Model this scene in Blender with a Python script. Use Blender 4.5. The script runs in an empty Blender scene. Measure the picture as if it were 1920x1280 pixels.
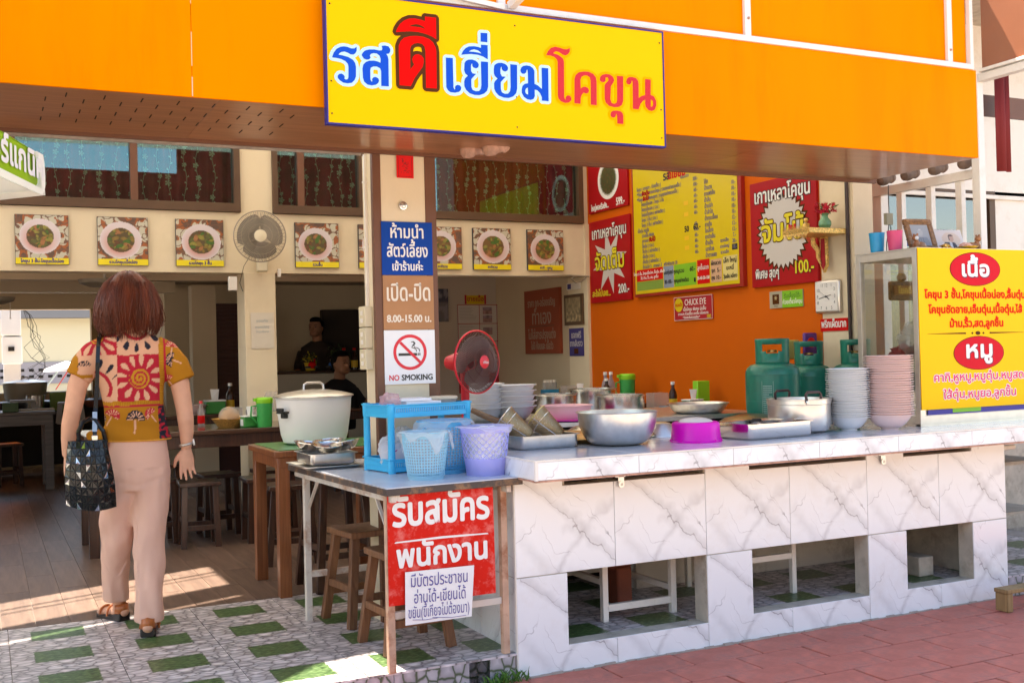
import bpy, bmesh, math, random
from mathutils import Vector, Matrix, noise
R_ = math.radians
C = bpy.context.scene.collection
sc = bpy.context.scene
# ---------------------------------------------------------------- camera
YAW, PITCH, ROLL, FPX, CAMH = 0.450051, 0.0106723, -0.0245436, 2054.93, 1.30
def cam_matrix():
    cy, sy, cp, sp, cr, sr = math.cos(YAW), math.sin(YAW), math.cos(PITCH), math.sin(PITCH), math.cos(ROLL), math.sin(ROLL)
    fwd = Vector((sy*cp, cy*cp, sp)); right = Vector((cy, -sy, 0)); up = right.cross(fwd)
    r2 = right*cr + up*sr; u2 = right*(-sr) + up*cr
    m = Matrix((r2, u2, -fwd)).transposed().to_4x4(); m.translation = (0, 0, CAMH)
    return m
cd = bpy.data.cameras.new('camera'); cam = bpy.data.objects.new('camera', cd); C.objects.link(cam)
cam.matrix_world = cam_matrix(); cd.sensor_width = 36; cd.lens = FPX/1920*36; cd.clip_end = 500; cd.clip_start = .05
sc.camera = cam
# ---------------------------------------------------------------- light
SUN_EL, SUN_AZ = 62.0, -18.0      # the sun stands behind the shop; azimuth from +Y towards -X
w = bpy.data.worlds.new('World'); sc.world = w; w.use_nodes = True
nt = w.node_tree; bg = nt.nodes['Background']; sky = nt.nodes.new('ShaderNodeTexSky'); sky.sky_type = 'NISHITA'
sky.sun_disc = False; sky.sun_elevation = R_(SUN_EL); sky.sun_rotation = R_(SUN_AZ); sky.air_density = 1.1; sky.dust_density = 1.0; sky.ozone_density = 1.0
nt.links.new(sky.outputs[0], bg.inputs[0]); bg.inputs[1].default_value = 0.13
sd = bpy.data.lights.new('sun', 'SUN'); sd.energy = 5.0; sd.angle = R_(.6); sd.color = (1, .955, .88)
so = bpy.data.objects.new('sun', sd); C.objects.link(so)
sdir = Vector((math.sin(R_(SUN_AZ))*math.cos(R_(SUN_EL)), math.cos(R_(SUN_AZ))*math.cos(R_(SUN_EL)), math.sin(R_(SUN_EL))))
so.rotation_euler = sdir.to_track_quat('Z', 'Y').to_euler(); so.location = (0, 0, 12)
sc.view_settings.view_transform = 'Standard'; sc.view_settings.look = 'None'; sc.view_settings.gamma = 1
sc.view_settings.use_curve_mapping = False; sc.view_settings.exposure = 2.05
sc.view_settings.use_white_balance = True; sc.view_settings.white_balance_temperature = 7250; sc.view_settings.white_balance_tint = 12
sc.cycles.max_bounces = 10; sc.cycles.diffuse_bounces = 6; sc.cycles.glossy_bounces = 4; sc.cycles.transparent_max_bounces = 24
sc.cycles.transmission_bounces = 8; sc.cycles.use_denoising = True; sc.cycles.sample_clamp_indirect = 6; sc.cycles.caustics_reflective = False; sc.cycles.caustics_refractive = False
# ---------------------------------------------------------------- materials
MATS = {}
def mat(name, col, rough=.5, metal=0., var=0., vscale=6., bump=0., bscale=40., spec=.5, alpha=1., trans=0., transl=0., dirt=None, dscale=3., damt=.5, coat=0., ior=1.45, stretch=None, emit=0.):
    if name in MATS: return MATS[name]
    m = bpy.data.materials.new(name); m.use_nodes = True; n = m.node_tree; L = n.links.new
    b = n.nodes['Principled BSDF']; b.inputs['Roughness'].default_value = rough; b.inputs['Metallic'].default_value = metal
    b.inputs['Specular IOR Level'].default_value = spec; b.inputs['IOR'].default_value = ior
    b.inputs['Coat Weight'].default_value = coat; b.inputs['Alpha'].default_value = alpha; b.inputs['Transmission Weight'].default_value = trans
    b.inputs['Base Color'].default_value = (*col, 1)
    tc = n.nodes.new('ShaderNodeTexCoord'); co = tc.outputs['Object']
    if stretch:
        mp = n.nodes.new('ShaderNodeMapping'); mp.inputs['Scale'].default_value = stretch; L(co, mp.inputs[0]); co = mp.outputs[0]
    src = None
    if var > 0:
        t = n.nodes.new('ShaderNodeTexNoise'); t.inputs['Scale'].default_value = vscale; t.inputs['Detail'].default_value = 5; L(co, t.inputs[0])
        r = n.nodes.new('ShaderNodeMapRange'); r.inputs[1].default_value = .3; r.inputs[2].default_value = .7; r.inputs[3].default_value = 1-var; r.inputs[4].default_value = 1+var; L(t.outputs[0], r.inputs[0])
        x = n.nodes.new('ShaderNodeVectorMath'); x.operation = 'SCALE'; x.inputs[0].default_value = col; L(r.outputs[0], x.inputs['Scale']); src = x.outputs[0]
    if dirt:
        t = n.nodes.new('ShaderNodeTexNoise'); t.inputs['Scale'].default_value = dscale; t.inputs['Detail'].default_value = 8; t.inputs['Roughness'].default_value = .7; L(co, t.inputs[0])
        r = n.nodes.new('ShaderNodeMapRange'); r.inputs[1].default_value = .5; r.inputs[2].default_value = .68; r.inputs[4].default_value = damt; L(t.outputs[0], r.inputs[0])
        x = n.nodes.new('ShaderNodeMix'); x.data_type = 'RGBA'; L(r.outputs[0], x.inputs[0]); x.inputs[6].default_value = (*col, 1); x.inputs[7].default_value = (*dirt, 1)
        if src: L(src, x.inputs[6])
        src = x.outputs[2]
    if src: L(src, b.inputs['Base Color'])
    if bump > 0:
        t = n.nodes.new('ShaderNodeTexNoise'); t.inputs['Scale'].default_value = bscale; t.inputs['Detail'].default_value = 4; L(co, t.inputs[0])
        u = n.nodes.new('ShaderNodeBump'); u.inputs['Strength'].default_value = bump; u.inputs['Distance'].default_value = .004; L(t.outputs[0], u.inputs['Height']); L(u.outputs[0], b.inputs['Normal'])
    if transl > 0:
        o = n.nodes['Material Output']; tl = n.nodes.new('ShaderNodeBsdfTranslucent'); tl.inputs[0].default_value = (*col, 1)
        mx = n.nodes.new('ShaderNodeMixShader'); mx.inputs[0].default_value = transl; L(b.outputs[0], mx.inputs[1]); L(tl.outputs[0], mx.inputs[2]); L(mx.outputs[0], o.inputs[0])
    if emit > 0:
        b.inputs['Emission Color'].default_value = (*col, 1); b.inputs['Emission Strength'].default_value = emit
    MATS[name] = m
    return m
def s2l(r, g, b):
    f = lambda c: ((c/255+.055)/1.055)**2.4 if c > 10 else c/255/12.92
    return (f(r), f(g), f(b))
def glass(name, tint=(1, 1, 1), rough=0., mixf=.1, refl=(1, 1, 1)):
    if name in MATS: return MATS[name]
    m = bpy.data.materials.new(name); m.use_nodes = True; n = m.node_tree; L = n.links.new
    n.nodes.remove(n.nodes['Principled BSDF']); o = n.nodes['Material Output']
    t = n.nodes.new('ShaderNodeBsdfTransparent'); t.inputs[0].default_value = (*tint, 1)
    g = n.nodes.new('ShaderNodeBsdfGlossy'); g.inputs['Roughness'].default_value = rough; g.inputs[0].default_value = (*refl, 1)
    f = n.nodes.new('ShaderNodeFresnel'); ge = n.nodes.new('ShaderNodeNewGeometry'); ir = n.nodes.new('ShaderNodeMapRange'); ir.inputs[3].default_value = 1.5; ir.inputs[4].default_value = 1/1.5; L(ge.outputs['Backfacing'], ir.inputs[0]); L(ir.outputs[0], f.inputs[0])
    a = n.nodes.new('ShaderNodeMath'); a.operation = 'ADD'; a.use_clamp = True; L(f.outputs[0], a.inputs[0]); a.inputs[1].default_value = mixf
    mx = n.nodes.new('ShaderNodeMixShader'); L(a.outputs[0], mx.inputs[0]); L(t.outputs[0], mx.inputs[1]); L(g.outputs[0], mx.inputs[2]); L(mx.outputs[0], o.inputs[0])
    MATS[name] = m; return m
def film(name, col=(.9, .9, .9), op=.35):
    # thin plastic film: see-through, wrinkled, partly glossy
    if name in MATS: return MATS[name]
    m = bpy.data.materials.new(name); m.use_nodes = True; n = m.node_tree; L = n.links.new
    b = n.nodes['Principled BSDF']; o = n.nodes['Material Output']; b.inputs['Base Color'].default_value = (*col, 1); b.inputs['Roughness'].default_value = .25
    tl = n.nodes.new('ShaderNodeBsdfTranslucent'); tl.inputs[0].default_value = (*col, 1)
    m1 = n.nodes.new('ShaderNodeMixShader'); m1.inputs[0].default_value = .5; L(b.outputs[0], m1.inputs[1]); L(tl.outputs[0], m1.inputs[2])
    t = n.nodes.new('ShaderNodeBsdfTransparent'); mx = n.nodes.new('ShaderNodeMixShader'); mx.inputs[0].default_value = op
    L(t.outputs[0], mx.inputs[1]); L(m1.outputs[0], mx.inputs[2]); L(mx.outputs[0], o.inputs[0])
    MATS[name] = m; return m
def vcol(name, rough=.5, bump=0., bscale=300, spec=.5, coat=0.):
    if name in MATS: return MATS[name]
    m = bpy.data.materials.new(name); m.use_nodes = True; n = m.node_tree; L = n.links.new
    b = n.nodes['Principled BSDF']; b.inputs['Roughness'].default_value = rough; b.inputs['Specular IOR Level'].default_value = spec; b.inputs['Coat Weight'].default_value = coat
    a = n.nodes.new('ShaderNodeVertexColor'); a.layer_name = 'print'; L(a.outputs[0], b.inputs['Base Color'])
    if bump > 0:
        tc = n.nodes.new('ShaderNodeTexCoord'); t = n.nodes.new('ShaderNodeTexNoise'); t.inputs['Scale'].default_value = bscale; L(tc.outputs['Object'], t.inputs[0])
        u = n.nodes.new('ShaderNodeBump'); u.inputs['Strength'].default_value = bump; u.inputs['Distance'].default_value = .002; L(t.outputs[0], u.inputs['Height']); L(u.outputs[0], b.inputs['Normal'])
    MATS[name] = m; return m
# ---------------------------------------------------------------- mesh builder
def frame_for(d):
    d = Vector(d).normalized(); a = Vector((0, 0, 1)) if abs(d.z) < .9 else Vector((1, 0, 0))
    x = a.cross(d).normalized(); y = d.cross(x); return x, y, d
class MB:
    def __init__(s): s.v = []; s.f = []; s.mi = []; s.m = 0
    def add(s, vs, fs, M=None):
        o = len(s.v)
        s.v += [tuple(M @ Vector(v)) if M else tuple(v) for v in vs]
        s.f += [tuple(i+o for i in f) for f in fs]; s.mi += [s.m]*len(fs); return s
    def box(s, a, b, M=None):
        x0, y0, z0 = a; x1, y1, z1 = b
        vs = [(x0, y0, z0), (x1, y0, z0), (x1, y1, z0), (x0, y1, z0), (x0, y0, z1), (x1, y0, z1), (x1, y1, z1), (x0, y1, z1)]
        return s.add(vs, [(0, 3, 2, 1), (4, 5, 6, 7), (0, 1, 5, 4), (1, 2, 6, 5), (2, 3, 7, 6), (3, 0, 4, 7)], M)
    def bar(s, p, q, w, h=None, up=None):
        # rectangular bar from p to q
        h = h or w; p = Vector(p); q = Vector(q); d = (q-p).normalized()
        u = Vector(up) if up else (Vector((0, 0, 1)) if abs(d.z) < .9 else Vector((0, 1, 0)))
        x = d.cross(u).normalized()*w/2; y = x.cross(d).normalized()*h/2
        vs = [p-x-y, p+x-y, p+x+y, p-x+y, q-x-y, q+x-y, q+x+y, q-x+y]
        return s.add(vs, [(0, 1, 2, 3), (7, 6, 5, 4), (4, 5, 1, 0), (5, 6, 2, 1), (6, 7, 3, 2), (7, 4, 0, 3)])
    def tube(s, pts, r, n=8, cap=True, closed=False):
        pts = [Vector(p) for p in pts]; N = len(pts); o = len(s.v); vs = []; x0 = None
        for i, p in enumerate(pts):
            if closed: d = pts[(i+1) % N]-pts[i-1]
            else: d = pts[min(i+1, N-1)]-pts[max(i-1, 0)]
            x, y, d = frame_for(d)
            if x0 is not None:
                xx = (x0-d*x0.dot(d))
                if xx.length > 1e-6: x = xx.normalized(); y = d.cross(x)
            x0 = x; rr = r[i] if isinstance(r, (list, tuple)) else r
            for k in range(n):
                a = 2*math.pi*k/n; vs.append(p+x*math.cos(a)*rr+y*math.sin(a)*rr)
        fs = []
        for i in range(N if closed else N-1):
            j = (i+1) % N
            for k in range(n): fs.append((i*n+k, i*n+(k+1) % n, j*n+(k+1) % n, j*n+k))
        if cap and not closed: fs.append(tuple(range(n))[::-1]); fs.append(tuple((N-1)*n+k for k in range(n)))
        return s.add(vs, fs)
    def lathe(s, prof, n=32, c=(0, 0, 0), M=None, cap=(False, False)):
        vs = []; fs = []
        for r, z in prof:
            for k in range(n):
                a = 2*math.pi*k/n; vs.append((c[0]+r*math.cos(a), c[1]+r*math.sin(a), c[2]+z))
        for i in range(len(prof)-1):
            for k in range(n): fs.append((i*n+k, i*n+(k+1) % n, (i+1)*n+(k+1) % n, (i+1)*n+k))
        if cap[0]: fs.append(tuple(range(n))[::-1])
        if cap[1]: fs.append(tuple((len(prof)-1)*n+k for k in range(n)))
        return s.add(vs, fs, M)
    def cyl(s, c, r, h, n=24, r2=None, M=None):
        return s.lathe([(r, 0), (r if r2 is None else r2, h)], n, c, M, (True, True))
    def rings(s, rings, closed=True, cap=(True, True)):
        n = len(rings[0]); vs = [p for r in rings for p in r]; fs = []
        for i in range(len(rings)-1):
            for k in range(n if closed else n-1): fs.append((i*n+k, i*n+(k+1) % n, (i+1)*n+(k+1) % n, (i+1)*n+k))
        if cap[0]: fs.append(tuple(range(n))[::-1])
        if cap[1]: fs.append(tuple((len(rings)-1)*n+k for k in range(n)))
        return s.add(vs, fs)
    def sphere(s, c, r, n=12, sc=(1, 1, 1)):
        vs = [(c[0], c[1], c[2]-r*sc[2])]; fs = []; m = n//2
        for i in range(1, m):
            a = math.pi*i/m
            for k in range(n):
                b = 2*math.pi*k/n; vs.append((c[0]+r*sc[0]*math.sin(a)*math.cos(b), c[1]+r*sc[1]*math.sin(a)*math.sin(b), c[2]-r*sc[2]*math.cos(a)))
        vs.append((c[0], c[1], c[2]+r*sc[2])); T = len(vs)-1
        for k in range(n):
            fs.append((0, 1+(k+1) % n, 1+k)); fs.append((T, T-n+k, T-n+(k+1) % n))
        for i in range(m-2):
            for k in range(n): fs.append((1+i*n+k, 1+i*n+(k+1) % n, 1+(i+1)*n+(k+1) % n, 1+(i+1)*n+k))
        return s.add(vs, fs)
    def prism(s, poly, y0, y1, M=None):
        # polygon in XZ, pushed along Y (front face at y0)
        n = len(poly); vs = [(x, y0, z) for x, z in poly]+[(x, y1, z) for x, z in poly]
        fs = [tuple(range(n)), tuple(range(n, 2*n))[::-1]]+[(k, k+n, (k+1) % n+n, (k+1) % n) for k in range(n)]
        return s.add(vs, fs, M)
    def mesh(s, name, mats, smooth=30):
        me = bpy.data.meshes.new(name); me.from_pydata(s.v, [], s.f)
        for m in (mats if isinstance(mats, (list, tuple)) else [mats]): me.materials.append(m)
        me.polygons.foreach_set('material_index', s.mi)
        bm = bmesh.new(); bm.from_mesh(me); bmesh.ops.recalc_face_normals(bm, faces=bm.faces); bm.to_mesh(me); bm.free()
        if smooth:
            me.shade_smooth(); me.set_sharp_from_angle(angle=R_(smooth))
        return me
def obj(name, mb, mats=None, parent=None, loc=(0, 0, 0), rz=0., bevel=0., smooth=30, kind=None, label=None, solid=0., sub=0):
    me = mb.mesh(name, mats, smooth) if isinstance(mb, MB) else mb
    o = bpy.data.objects.new(name, me); C.objects.link(o); o.location = loc; o.rotation_euler = (0, 0, rz)
    if parent: o.parent = parent
    if solid: m = o.modifiers.new('s', 'SOLIDIFY'); m.thickness = solid; m.offset = 0
    if sub: m = o.modifiers.new('u', 'SUBSURF'); m.levels = m.render_levels = sub
    if bevel: m = o.modifiers.new('b', 'BEVEL'); m.width = bevel; m.segments = 2; m.limit_method = 'ANGLE'; m.angle_limit = R_(40)
    if kind: o['kind'] = kind
    if label: o['label'] = label
    return o
def thing(name, label, cat, loc=(0, 0, 0), rz=0., group=None, parent=None):
    o = bpy.data.objects.new(name, None); C.objects.link(o); o.location = loc; o.rotation_euler = (0, 0, rz); o.empty_display_size = .1
    return tag(o, label, cat, group)
def tag(o, label, cat, group=None):
    o['label'] = label; o['category'] = cat
    if group: o['group'] = group
    return o
def copy_tree(o, loc=None, rz=None, label=None, parent=None):
    c = o.copy(); C.objects.link(c)
    if parent: c.parent = parent
    for ch in list(o.children): copy_tree(ch, parent=c)
    if loc is not None: c.location = loc
    if rz is not None: c.rotation_euler = (0, 0, rz)
    if label: c['label'] = label
    return c
# ---------------------------------------------------------------- lettering
TONES = '่้๊๋์'; UPV = 'ิีึืั็'
FONTDIR = None
def text_mesh(s, size, stroke=0., wide=1., space=1., lift=.16, align='CENTER'):
    c = bpy.data.curves.new('lettering', 'FONT'); c.body = s; c.size = size; c.align_x = align; c.space_character = space; c.resolution_u = 3
    c.materials.append(None); c.materials.append(None)
    for i, ch in enumerate(s):
        if ch in TONES and i > 0 and s[i-1] in UPV: c.body_format[i].material_index = 1
    o = bpy.data.objects.new('lettering', c); C.objects.link(o)
    dg = bpy.context.evaluated_depsgraph_get(); me = bpy.data.meshes.new_from_object(o.evaluated_get(dg))
    vs = [Vector((v.co.x*wide, v.co.y)) for v in me.vertices]; fs = [tuple(p.vertices) for p in me.polygons]
    up = set(i for p in me.polygons if p.material_index == 1 for i in p.vertices)
    for i in up: vs[i].y += size*lift
    bpy.data.objects.remove(o); bpy.data.meshes.remove(me)
    return vs, fs
def lettering(mb, s, x, z, size, y=0., stroke=0., wide=1., space=1., align='CENTER', n=6, hgt=1., step=-.00006, slope=0., lift=.16, fit=None):
    # flat letters in the XZ plane facing -Y; stroke thickens them by stacked shifted copies
    vs, fs = text_mesh(s, size, wide=wide, space=space, align=align, lift=lift)
    if fit and vs:
        a, b = min(v.x for v in vs), max(v.x for v in vs); k = fit/(b-a); c0 = (a+b)/2 if align == 'CENTER' else 0
        for v in vs: v.x = (v.x-c0)*k
    sh = [(0, 0)]+([(math.cos(2*math.pi*k/n)*stroke, math.sin(2*math.pi*k/n)*stroke) for k in range(n)] if stroke else [])
    if any(ch in s for ch in 'สศตชซ'):      # these glyphs overlap themselves: give each face its own hair of depth
        v2, f2, dp = [], [], []
        for i, f in enumerate(fs):
            f2.append(tuple(range(len(v2), len(v2)+len(f)))); v2 += [vs[j] for j in f]; dp += [(i*5 % 11)*4e-6]*len(f)
        vs, fs = v2, f2
    else: dp = [0]*len(vs)
    for k, (dx, dz) in enumerate(sh):
        mb.add([(x+v.x+dx, y+step*(k+1)-d_, z+v.y*hgt+dz+slope*v.x) for v, d_ in zip(vs, dp)], fs)
    return mb
def flat_poly(mb, pts, y, holes=()):
    c = bpy.data.curves.new('c', 'CURVE'); c.dimensions = '2D'; c.fill_mode = 'BOTH'
    for P in [pts]+list(holes):
        sp = c.splines.new('POLY'); sp.points.add(len(P)-1); sp.use_cyclic_u = True
        for i, (a, b) in enumerate(P): sp.points[i].co = (a, b, 0, 1)
    return c
def curve_to(mb, c, y, off=0.):
    c.offset = off; o = bpy.data.objects.new('c', c); C.objects.link(o); dg = bpy.context.evaluated_depsgraph_get()
    me = bpy.data.meshes.new_from_object(o.evaluated_get(dg))
    mb.add([(v.co.x, y, v.co.y) for v in me.vertices], [tuple(p.vertices) for p in me.polygons])
    bpy.data.objects.remove(o); bpy.data.meshes.remove(me); return mb
def disc(mb, cx, cz, rx, rz, y, n=40):
    return mb.add([(cx+rx*math.cos(2*math.pi*k/n), y, cz+rz*math.sin(2*math.pi*k/n)) for k in range(n)], [tuple(range(n))])
def quad(mb, x0, z0, x1, z1, y): return mb.add([(x0, y, z0), (x1, y, z0), (x1, y, z1), (x0, y, z1)], [(0, 1, 2, 3)])
def grid_print(name, w, h, nx, nz, fn, m, parent, y=0., x0=0., z0=0.):
    # a flat print: a fine grid whose vertices carry the printed colours
    vs = [(x0+w*i/nx, y, z0+h*j/nz) for j in range(nz+1) for i in range(nx+1)]
    fs = [(j*(nx+1)+i, j*(nx+1)+i+1, (j+1)*(nx+1)+i+1, (j+1)*(nx+1)+i) for j in range(nz) for i in range(nx)]
    me = bpy.data.meshes.new(name); me.from_pydata(vs, [], fs); me.materials.append(m)
    ca = me.color_attributes.new('print', 'FLOAT_COLOR', 'POINT'); buf = []
    for j in range(nz+1):
        for i in range(nx+1): buf += [*fn(i/nx, j/nz), 1.]
    ca.data.foreach_set('color', buf)
    o = bpy.data.objects.new(name, me); C.objects.link(o); o.parent = parent; return o
ZF = .103   # level of the tiled platform
# ================================================================ procedural surface materials
def marble(name, seed=0., base=(.82, .83, .84), rough=.18, amt=1.):
    # printed marble: a few long wandering diagonal veins, the same on every tile as the print is
    m = bpy.data.materials.new(name); m.use_nodes = True; n = m.node_tree; L = n.links.new; b = n.nodes['Principled BSDF']
    b.inputs['Roughness'].default_value = rough; b.inputs['Coat Weight'].default_value = .2
    tc = n.nodes.new('ShaderNodeTexCoord')
    def mth(op, a, c=None, d=None, clamp=False):
        q = n.nodes.new('ShaderNodeMath'); q.operation = op; q.use_clamp = clamp
        for i, v in enumerate((a, c, d)):
            if v is None: continue
            if isinstance(v, (int, float)): q.inputs[i].default_value = v
            else: L(v, q.inputs[i])
        return q.outputs[0]
    mp = n.nodes.new('ShaderNodeMapping'); mp.inputs['Location'].default_value = (seed, seed, seed); L(tc.outputs['Object'], mp.inputs[0])
    sp = n.nodes.new('ShaderNodeSeparateXYZ'); L(tc.outputs['Object'], sp.inputs[0])
    X, Y, Z = sp.outputs; H = mth('ADD', X, Y) ; V = mth('ADD', Z, mth('MULTIPLY', Y, .6))
    def nz(scale, det, rough_=.6, dim=0):
        t = n.nodes.new('ShaderNodeTexNoise'); t.inputs['Scale'].default_value = scale; t.inputs['Detail'].default_value = det; t.inputs['Roughness'].default_value = rough_; L(mp.outputs[0], t.inputs[0]); return mth('SUBTRACT', t.outputs[0], .5)
    n1 = nz(7, 4, .55); n2 = nz(4.3, 3); n3 = nz(26, 3); nb = nz(6.5, 2)
    wob = mth('ADD', mth('MULTIPLY', n1, .12), mth('MULTIPLY', n3, .016))
    acc = None
    for (sx, sz, c, w, s, lo) in ((.80, 1., .02, .0042, .62, -.10), (.85, 1., -.10, .0030, .45, -.02), (1.1, 1., .17, .0030, .50, .0), (-.9, 1., .14, .0034, .50, .02), (.8, 1., .03, .045, .26, -.25), (-1.0, 1., -.12, .035, .26, -.08), (.7, 1., -.2, .06, .18, -.1), (.75, 1., .10, .0026, .45, .0), (1.6, 1., -.22, .0026, .40, .03)):
        d = mth('ABSOLUTE', mth('SUBTRACT', mth('ADD', mth('ADD', mth('MULTIPLY', H, sx), mth('MULTIPLY', V, sz)), mth('ADD', wob, mth('MULTIPLY', n2, .22))), c))
        r = n.nodes.new('ShaderNodeMapRange'); L(d, r.inputs[0]); r.inputs[1].default_value = 0; r.inputs[2].default_value = w; r.inputs[3].default_value = s*amt; r.inputs[4].default_value = 0
        k = n.nodes.new('ShaderNodeMapRange'); L(mth('ADD', nb, mth('MULTIPLY', H, .35 if sx > 0 else -.4)), k.inputs[0]); k.inputs[1].default_value = lo-.06; k.inputs[2].default_value = lo+.10
        q = mth('MULTIPLY', r.outputs[0], k.outputs[0]); acc = q if acc is None else mth('ADD', acc, q, clamp=True)
    x = n.nodes.new('ShaderNodeMix'); x.data_type = 'RGBA'; L(acc, x.inputs[0]); x.inputs[6].default_value = (*base, 1); x.inputs[7].default_value = (.20, .18, .19, 1)
    # faint yellowish stains and specks
    st = n.nodes.new('ShaderNodeTexNoise'); st.inputs['Scale'].default_value = 2.6; st.inputs['Detail'].default_value = 9; st.inputs['Roughness'].default_value = .72
    oi = n.nodes.new('ShaderNodeObjectInfo'); av = n.nodes.new('ShaderNodeVectorMath'); av.operation = 'ADD'; L(tc.outputs['Object'], av.inputs[0]); L(oi.outputs['Location'], av.inputs[1]); L(av.outputs[0], st.inputs[0])
    sr = n.nodes.new('ShaderNodeMapRange'); L(st.outputs[0], sr.inputs[0]); sr.inputs[1].default_value = .52; sr.inputs[2].default_value = .74; sr.inputs[4].default_value = .30
    x2 = n.nodes.new('ShaderNodeMix'); x2.data_type = 'RGBA'; L(sr.outputs[0], x2.inputs[0]); L(x.outputs[2], x2.inputs[6]); x2.inputs[7].default_value = (.60, .51, .42, 1)
    L(x2.outputs[2], b.inputs['Base Color']); MATS[name] = m; return m
def pebble(name, sx, sy, axis='XY', grass=False, stone=(.40, .38, .40), gap=(.10, .09, .10), rough=.35):
    m = bpy.data.materials.new(name); m.use_nodes = True; n = m.node_tree; L = n.links.new; b = n.nodes['Principled BSDF']; b.inputs['Roughness'].default_value = rough
    tc = n.nodes.new('ShaderNodeTexCoord'); mp = n.nodes.new('ShaderNodeMapping'); L(tc.outputs['Object'], mp.inputs[0])
    mp.inputs['Scale'].default_value = (sx, sy, 1) if axis == 'XY' else (sx, 1, sy)
    nz = n.nodes.new('ShaderNodeTexNoise'); nz.inputs['Scale'].default_value = 1.1; L(mp.outputs[0], nz.inputs[0])
    ad = n.nodes.new('ShaderNodeVectorMath'); ad.operation = 'ADD'; L(mp.outputs[0], ad.inputs[0])
    sc_ = n.nodes.new('ShaderNodeVectorMath'); sc_.operation = 'SCALE'; L(nz.outputs[1], sc_.inputs[0]); sc_.inputs['Scale'].default_value = .35; L(sc_.outputs[0], ad.inputs[1])
    v = n.nodes.new('ShaderNodeTexVoronoi'); v.feature = 'DISTANCE_TO_EDGE'; v.inputs['Scale'].default_value = 1; v.inputs['Randomness'].default_value = .78; L(ad.outputs[0], v.inputs[0])
    v2 = n.nodes.new('ShaderNodeTexVoronoi'); v2.inputs['Scale'].default_value = 1; v2.inputs['Randomness'].default_value = .78; L(ad.outputs[0], v2.inputs[0])
    r = n.nodes.new('ShaderNodeMapRange'); r.inputs[1].default_value = .01; r.inputs[2].default_value = .10; L(v.outputs['Distance'], r.inputs[0]); r.interpolation_type = 'SMOOTHSTEP'
    hs = n.nodes.new('ShaderNodeMapRange'); L(v2.outputs['Color'], hs.inputs[0]); hs.inputs[3].default_value = .66; hs.inputs[4].default_value = 1.2
    cs = n.nodes.new('ShaderNodeVectorMath'); cs.operation = 'SCALE'; cs.inputs[0].default_value = stone; L(hs.outputs[0], cs.inputs['Scale'])
    rd = n.nodes.new('ShaderNodeMapRange'); L(v.outputs['Distance'], rd.inputs[0]); rd.inputs[1].default_value = .05; rd.inputs[2].default_value = .38; rd.inputs[3].default_value = .70; rd.inputs[4].default_value = 1.12
    cs2 = n.nodes.new('ShaderNodeVectorMath'); cs2.operation = 'SCALE'; L(cs.outputs[0], cs2.inputs[0]); L(rd.outputs[0], cs2.inputs['Scale'])
    x = n.nodes.new('ShaderNodeMix'); x.data_type = 'RGBA'; L(r.outputs[0], x.inputs[0]); x.inputs[6].default_value = (*gap, 1); L(cs2.outputs[0], x.inputs[7]); out = x.outputs[2]
    if grass:
        sp = n.nodes.new('ShaderNodeSeparateXYZ'); L(tc.outputs['Object'], sp.inputs[0])
        # a square of printed lawn in the middle of each tile, with a ragged edge
        gn = n.nodes.new('ShaderNodeTexNoise'); gn.inputs['Scale'].default_value = 110; L(tc.outputs['Object'], gn.inputs[0])
        def mask(o, h, off=0.):
            s = n.nodes.new('ShaderNodeMath'); s.operation = 'ADD'; L(o, s.inputs[0]); s.inputs[1].default_value = off
            a = n.nodes.new('ShaderNodeMath'); a.operation = 'ABSOLUTE'; L(s.outputs[0], a.inputs[0])
            j = n.nodes.new('ShaderNodeMath'); j.operation = 'MULTIPLY_ADD'; L(gn.outputs[0], j.inputs[0]); j.inputs[1].default_value = .018; L(a.outputs[0], j.inputs[2])
            c = n.nodes.new('ShaderNodeMath'); c.operation = 'LESS_THAN'; L(j.outputs[0], c.inputs[0]); c.inputs[1].default_value = h+.009; return c.outputs[0]
        mm = n.nodes.new('ShaderNodeMath'); mm.operation = 'MULTIPLY'; L(mask(sp.outputs[0], .11), mm.inputs[0]); L(mask(sp.outputs[1], .094), mm.inputs[1])
        mg = n.nodes.new('ShaderNodeMapping'); mg.inputs['Scale'].default_value = (38, 120, 1); mg.inputs['Rotation'].default_value = (0, 0, .25); L(tc.outputs['Object'], mg.inputs[0])
        g2 = n.nodes.new('ShaderNodeTexNoise'); g2.inputs['Scale'].default_value = 1; g2.inputs['Detail'].default_value = 3; L(mg.outputs[0], g2.inputs[0])
        rp = n.nodes.new('ShaderNodeValToRGB'); L(g2.outputs[0], rp.inputs[0]); e = rp.color_ramp.elements
        e[0].position = .35; e[0].color = (.012, .035, .008, 1); e[1].position = .68; e[1].color = (.19, .27, .12, 1); q = e.new(.5); q.color = (.05, .11, .028, 1)
        x2 = n.nodes.new('ShaderNodeMix'); x2.data_type = 'RGBA'; L(mm.outputs[0], x2.inputs[0]); L(out, x2.inputs[6]); L(rp.outputs[0], x2.inputs[7]); out = x2.outputs[2]
    L(out, b.inputs['Base Color']); MATS[name] = m; return m
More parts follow.
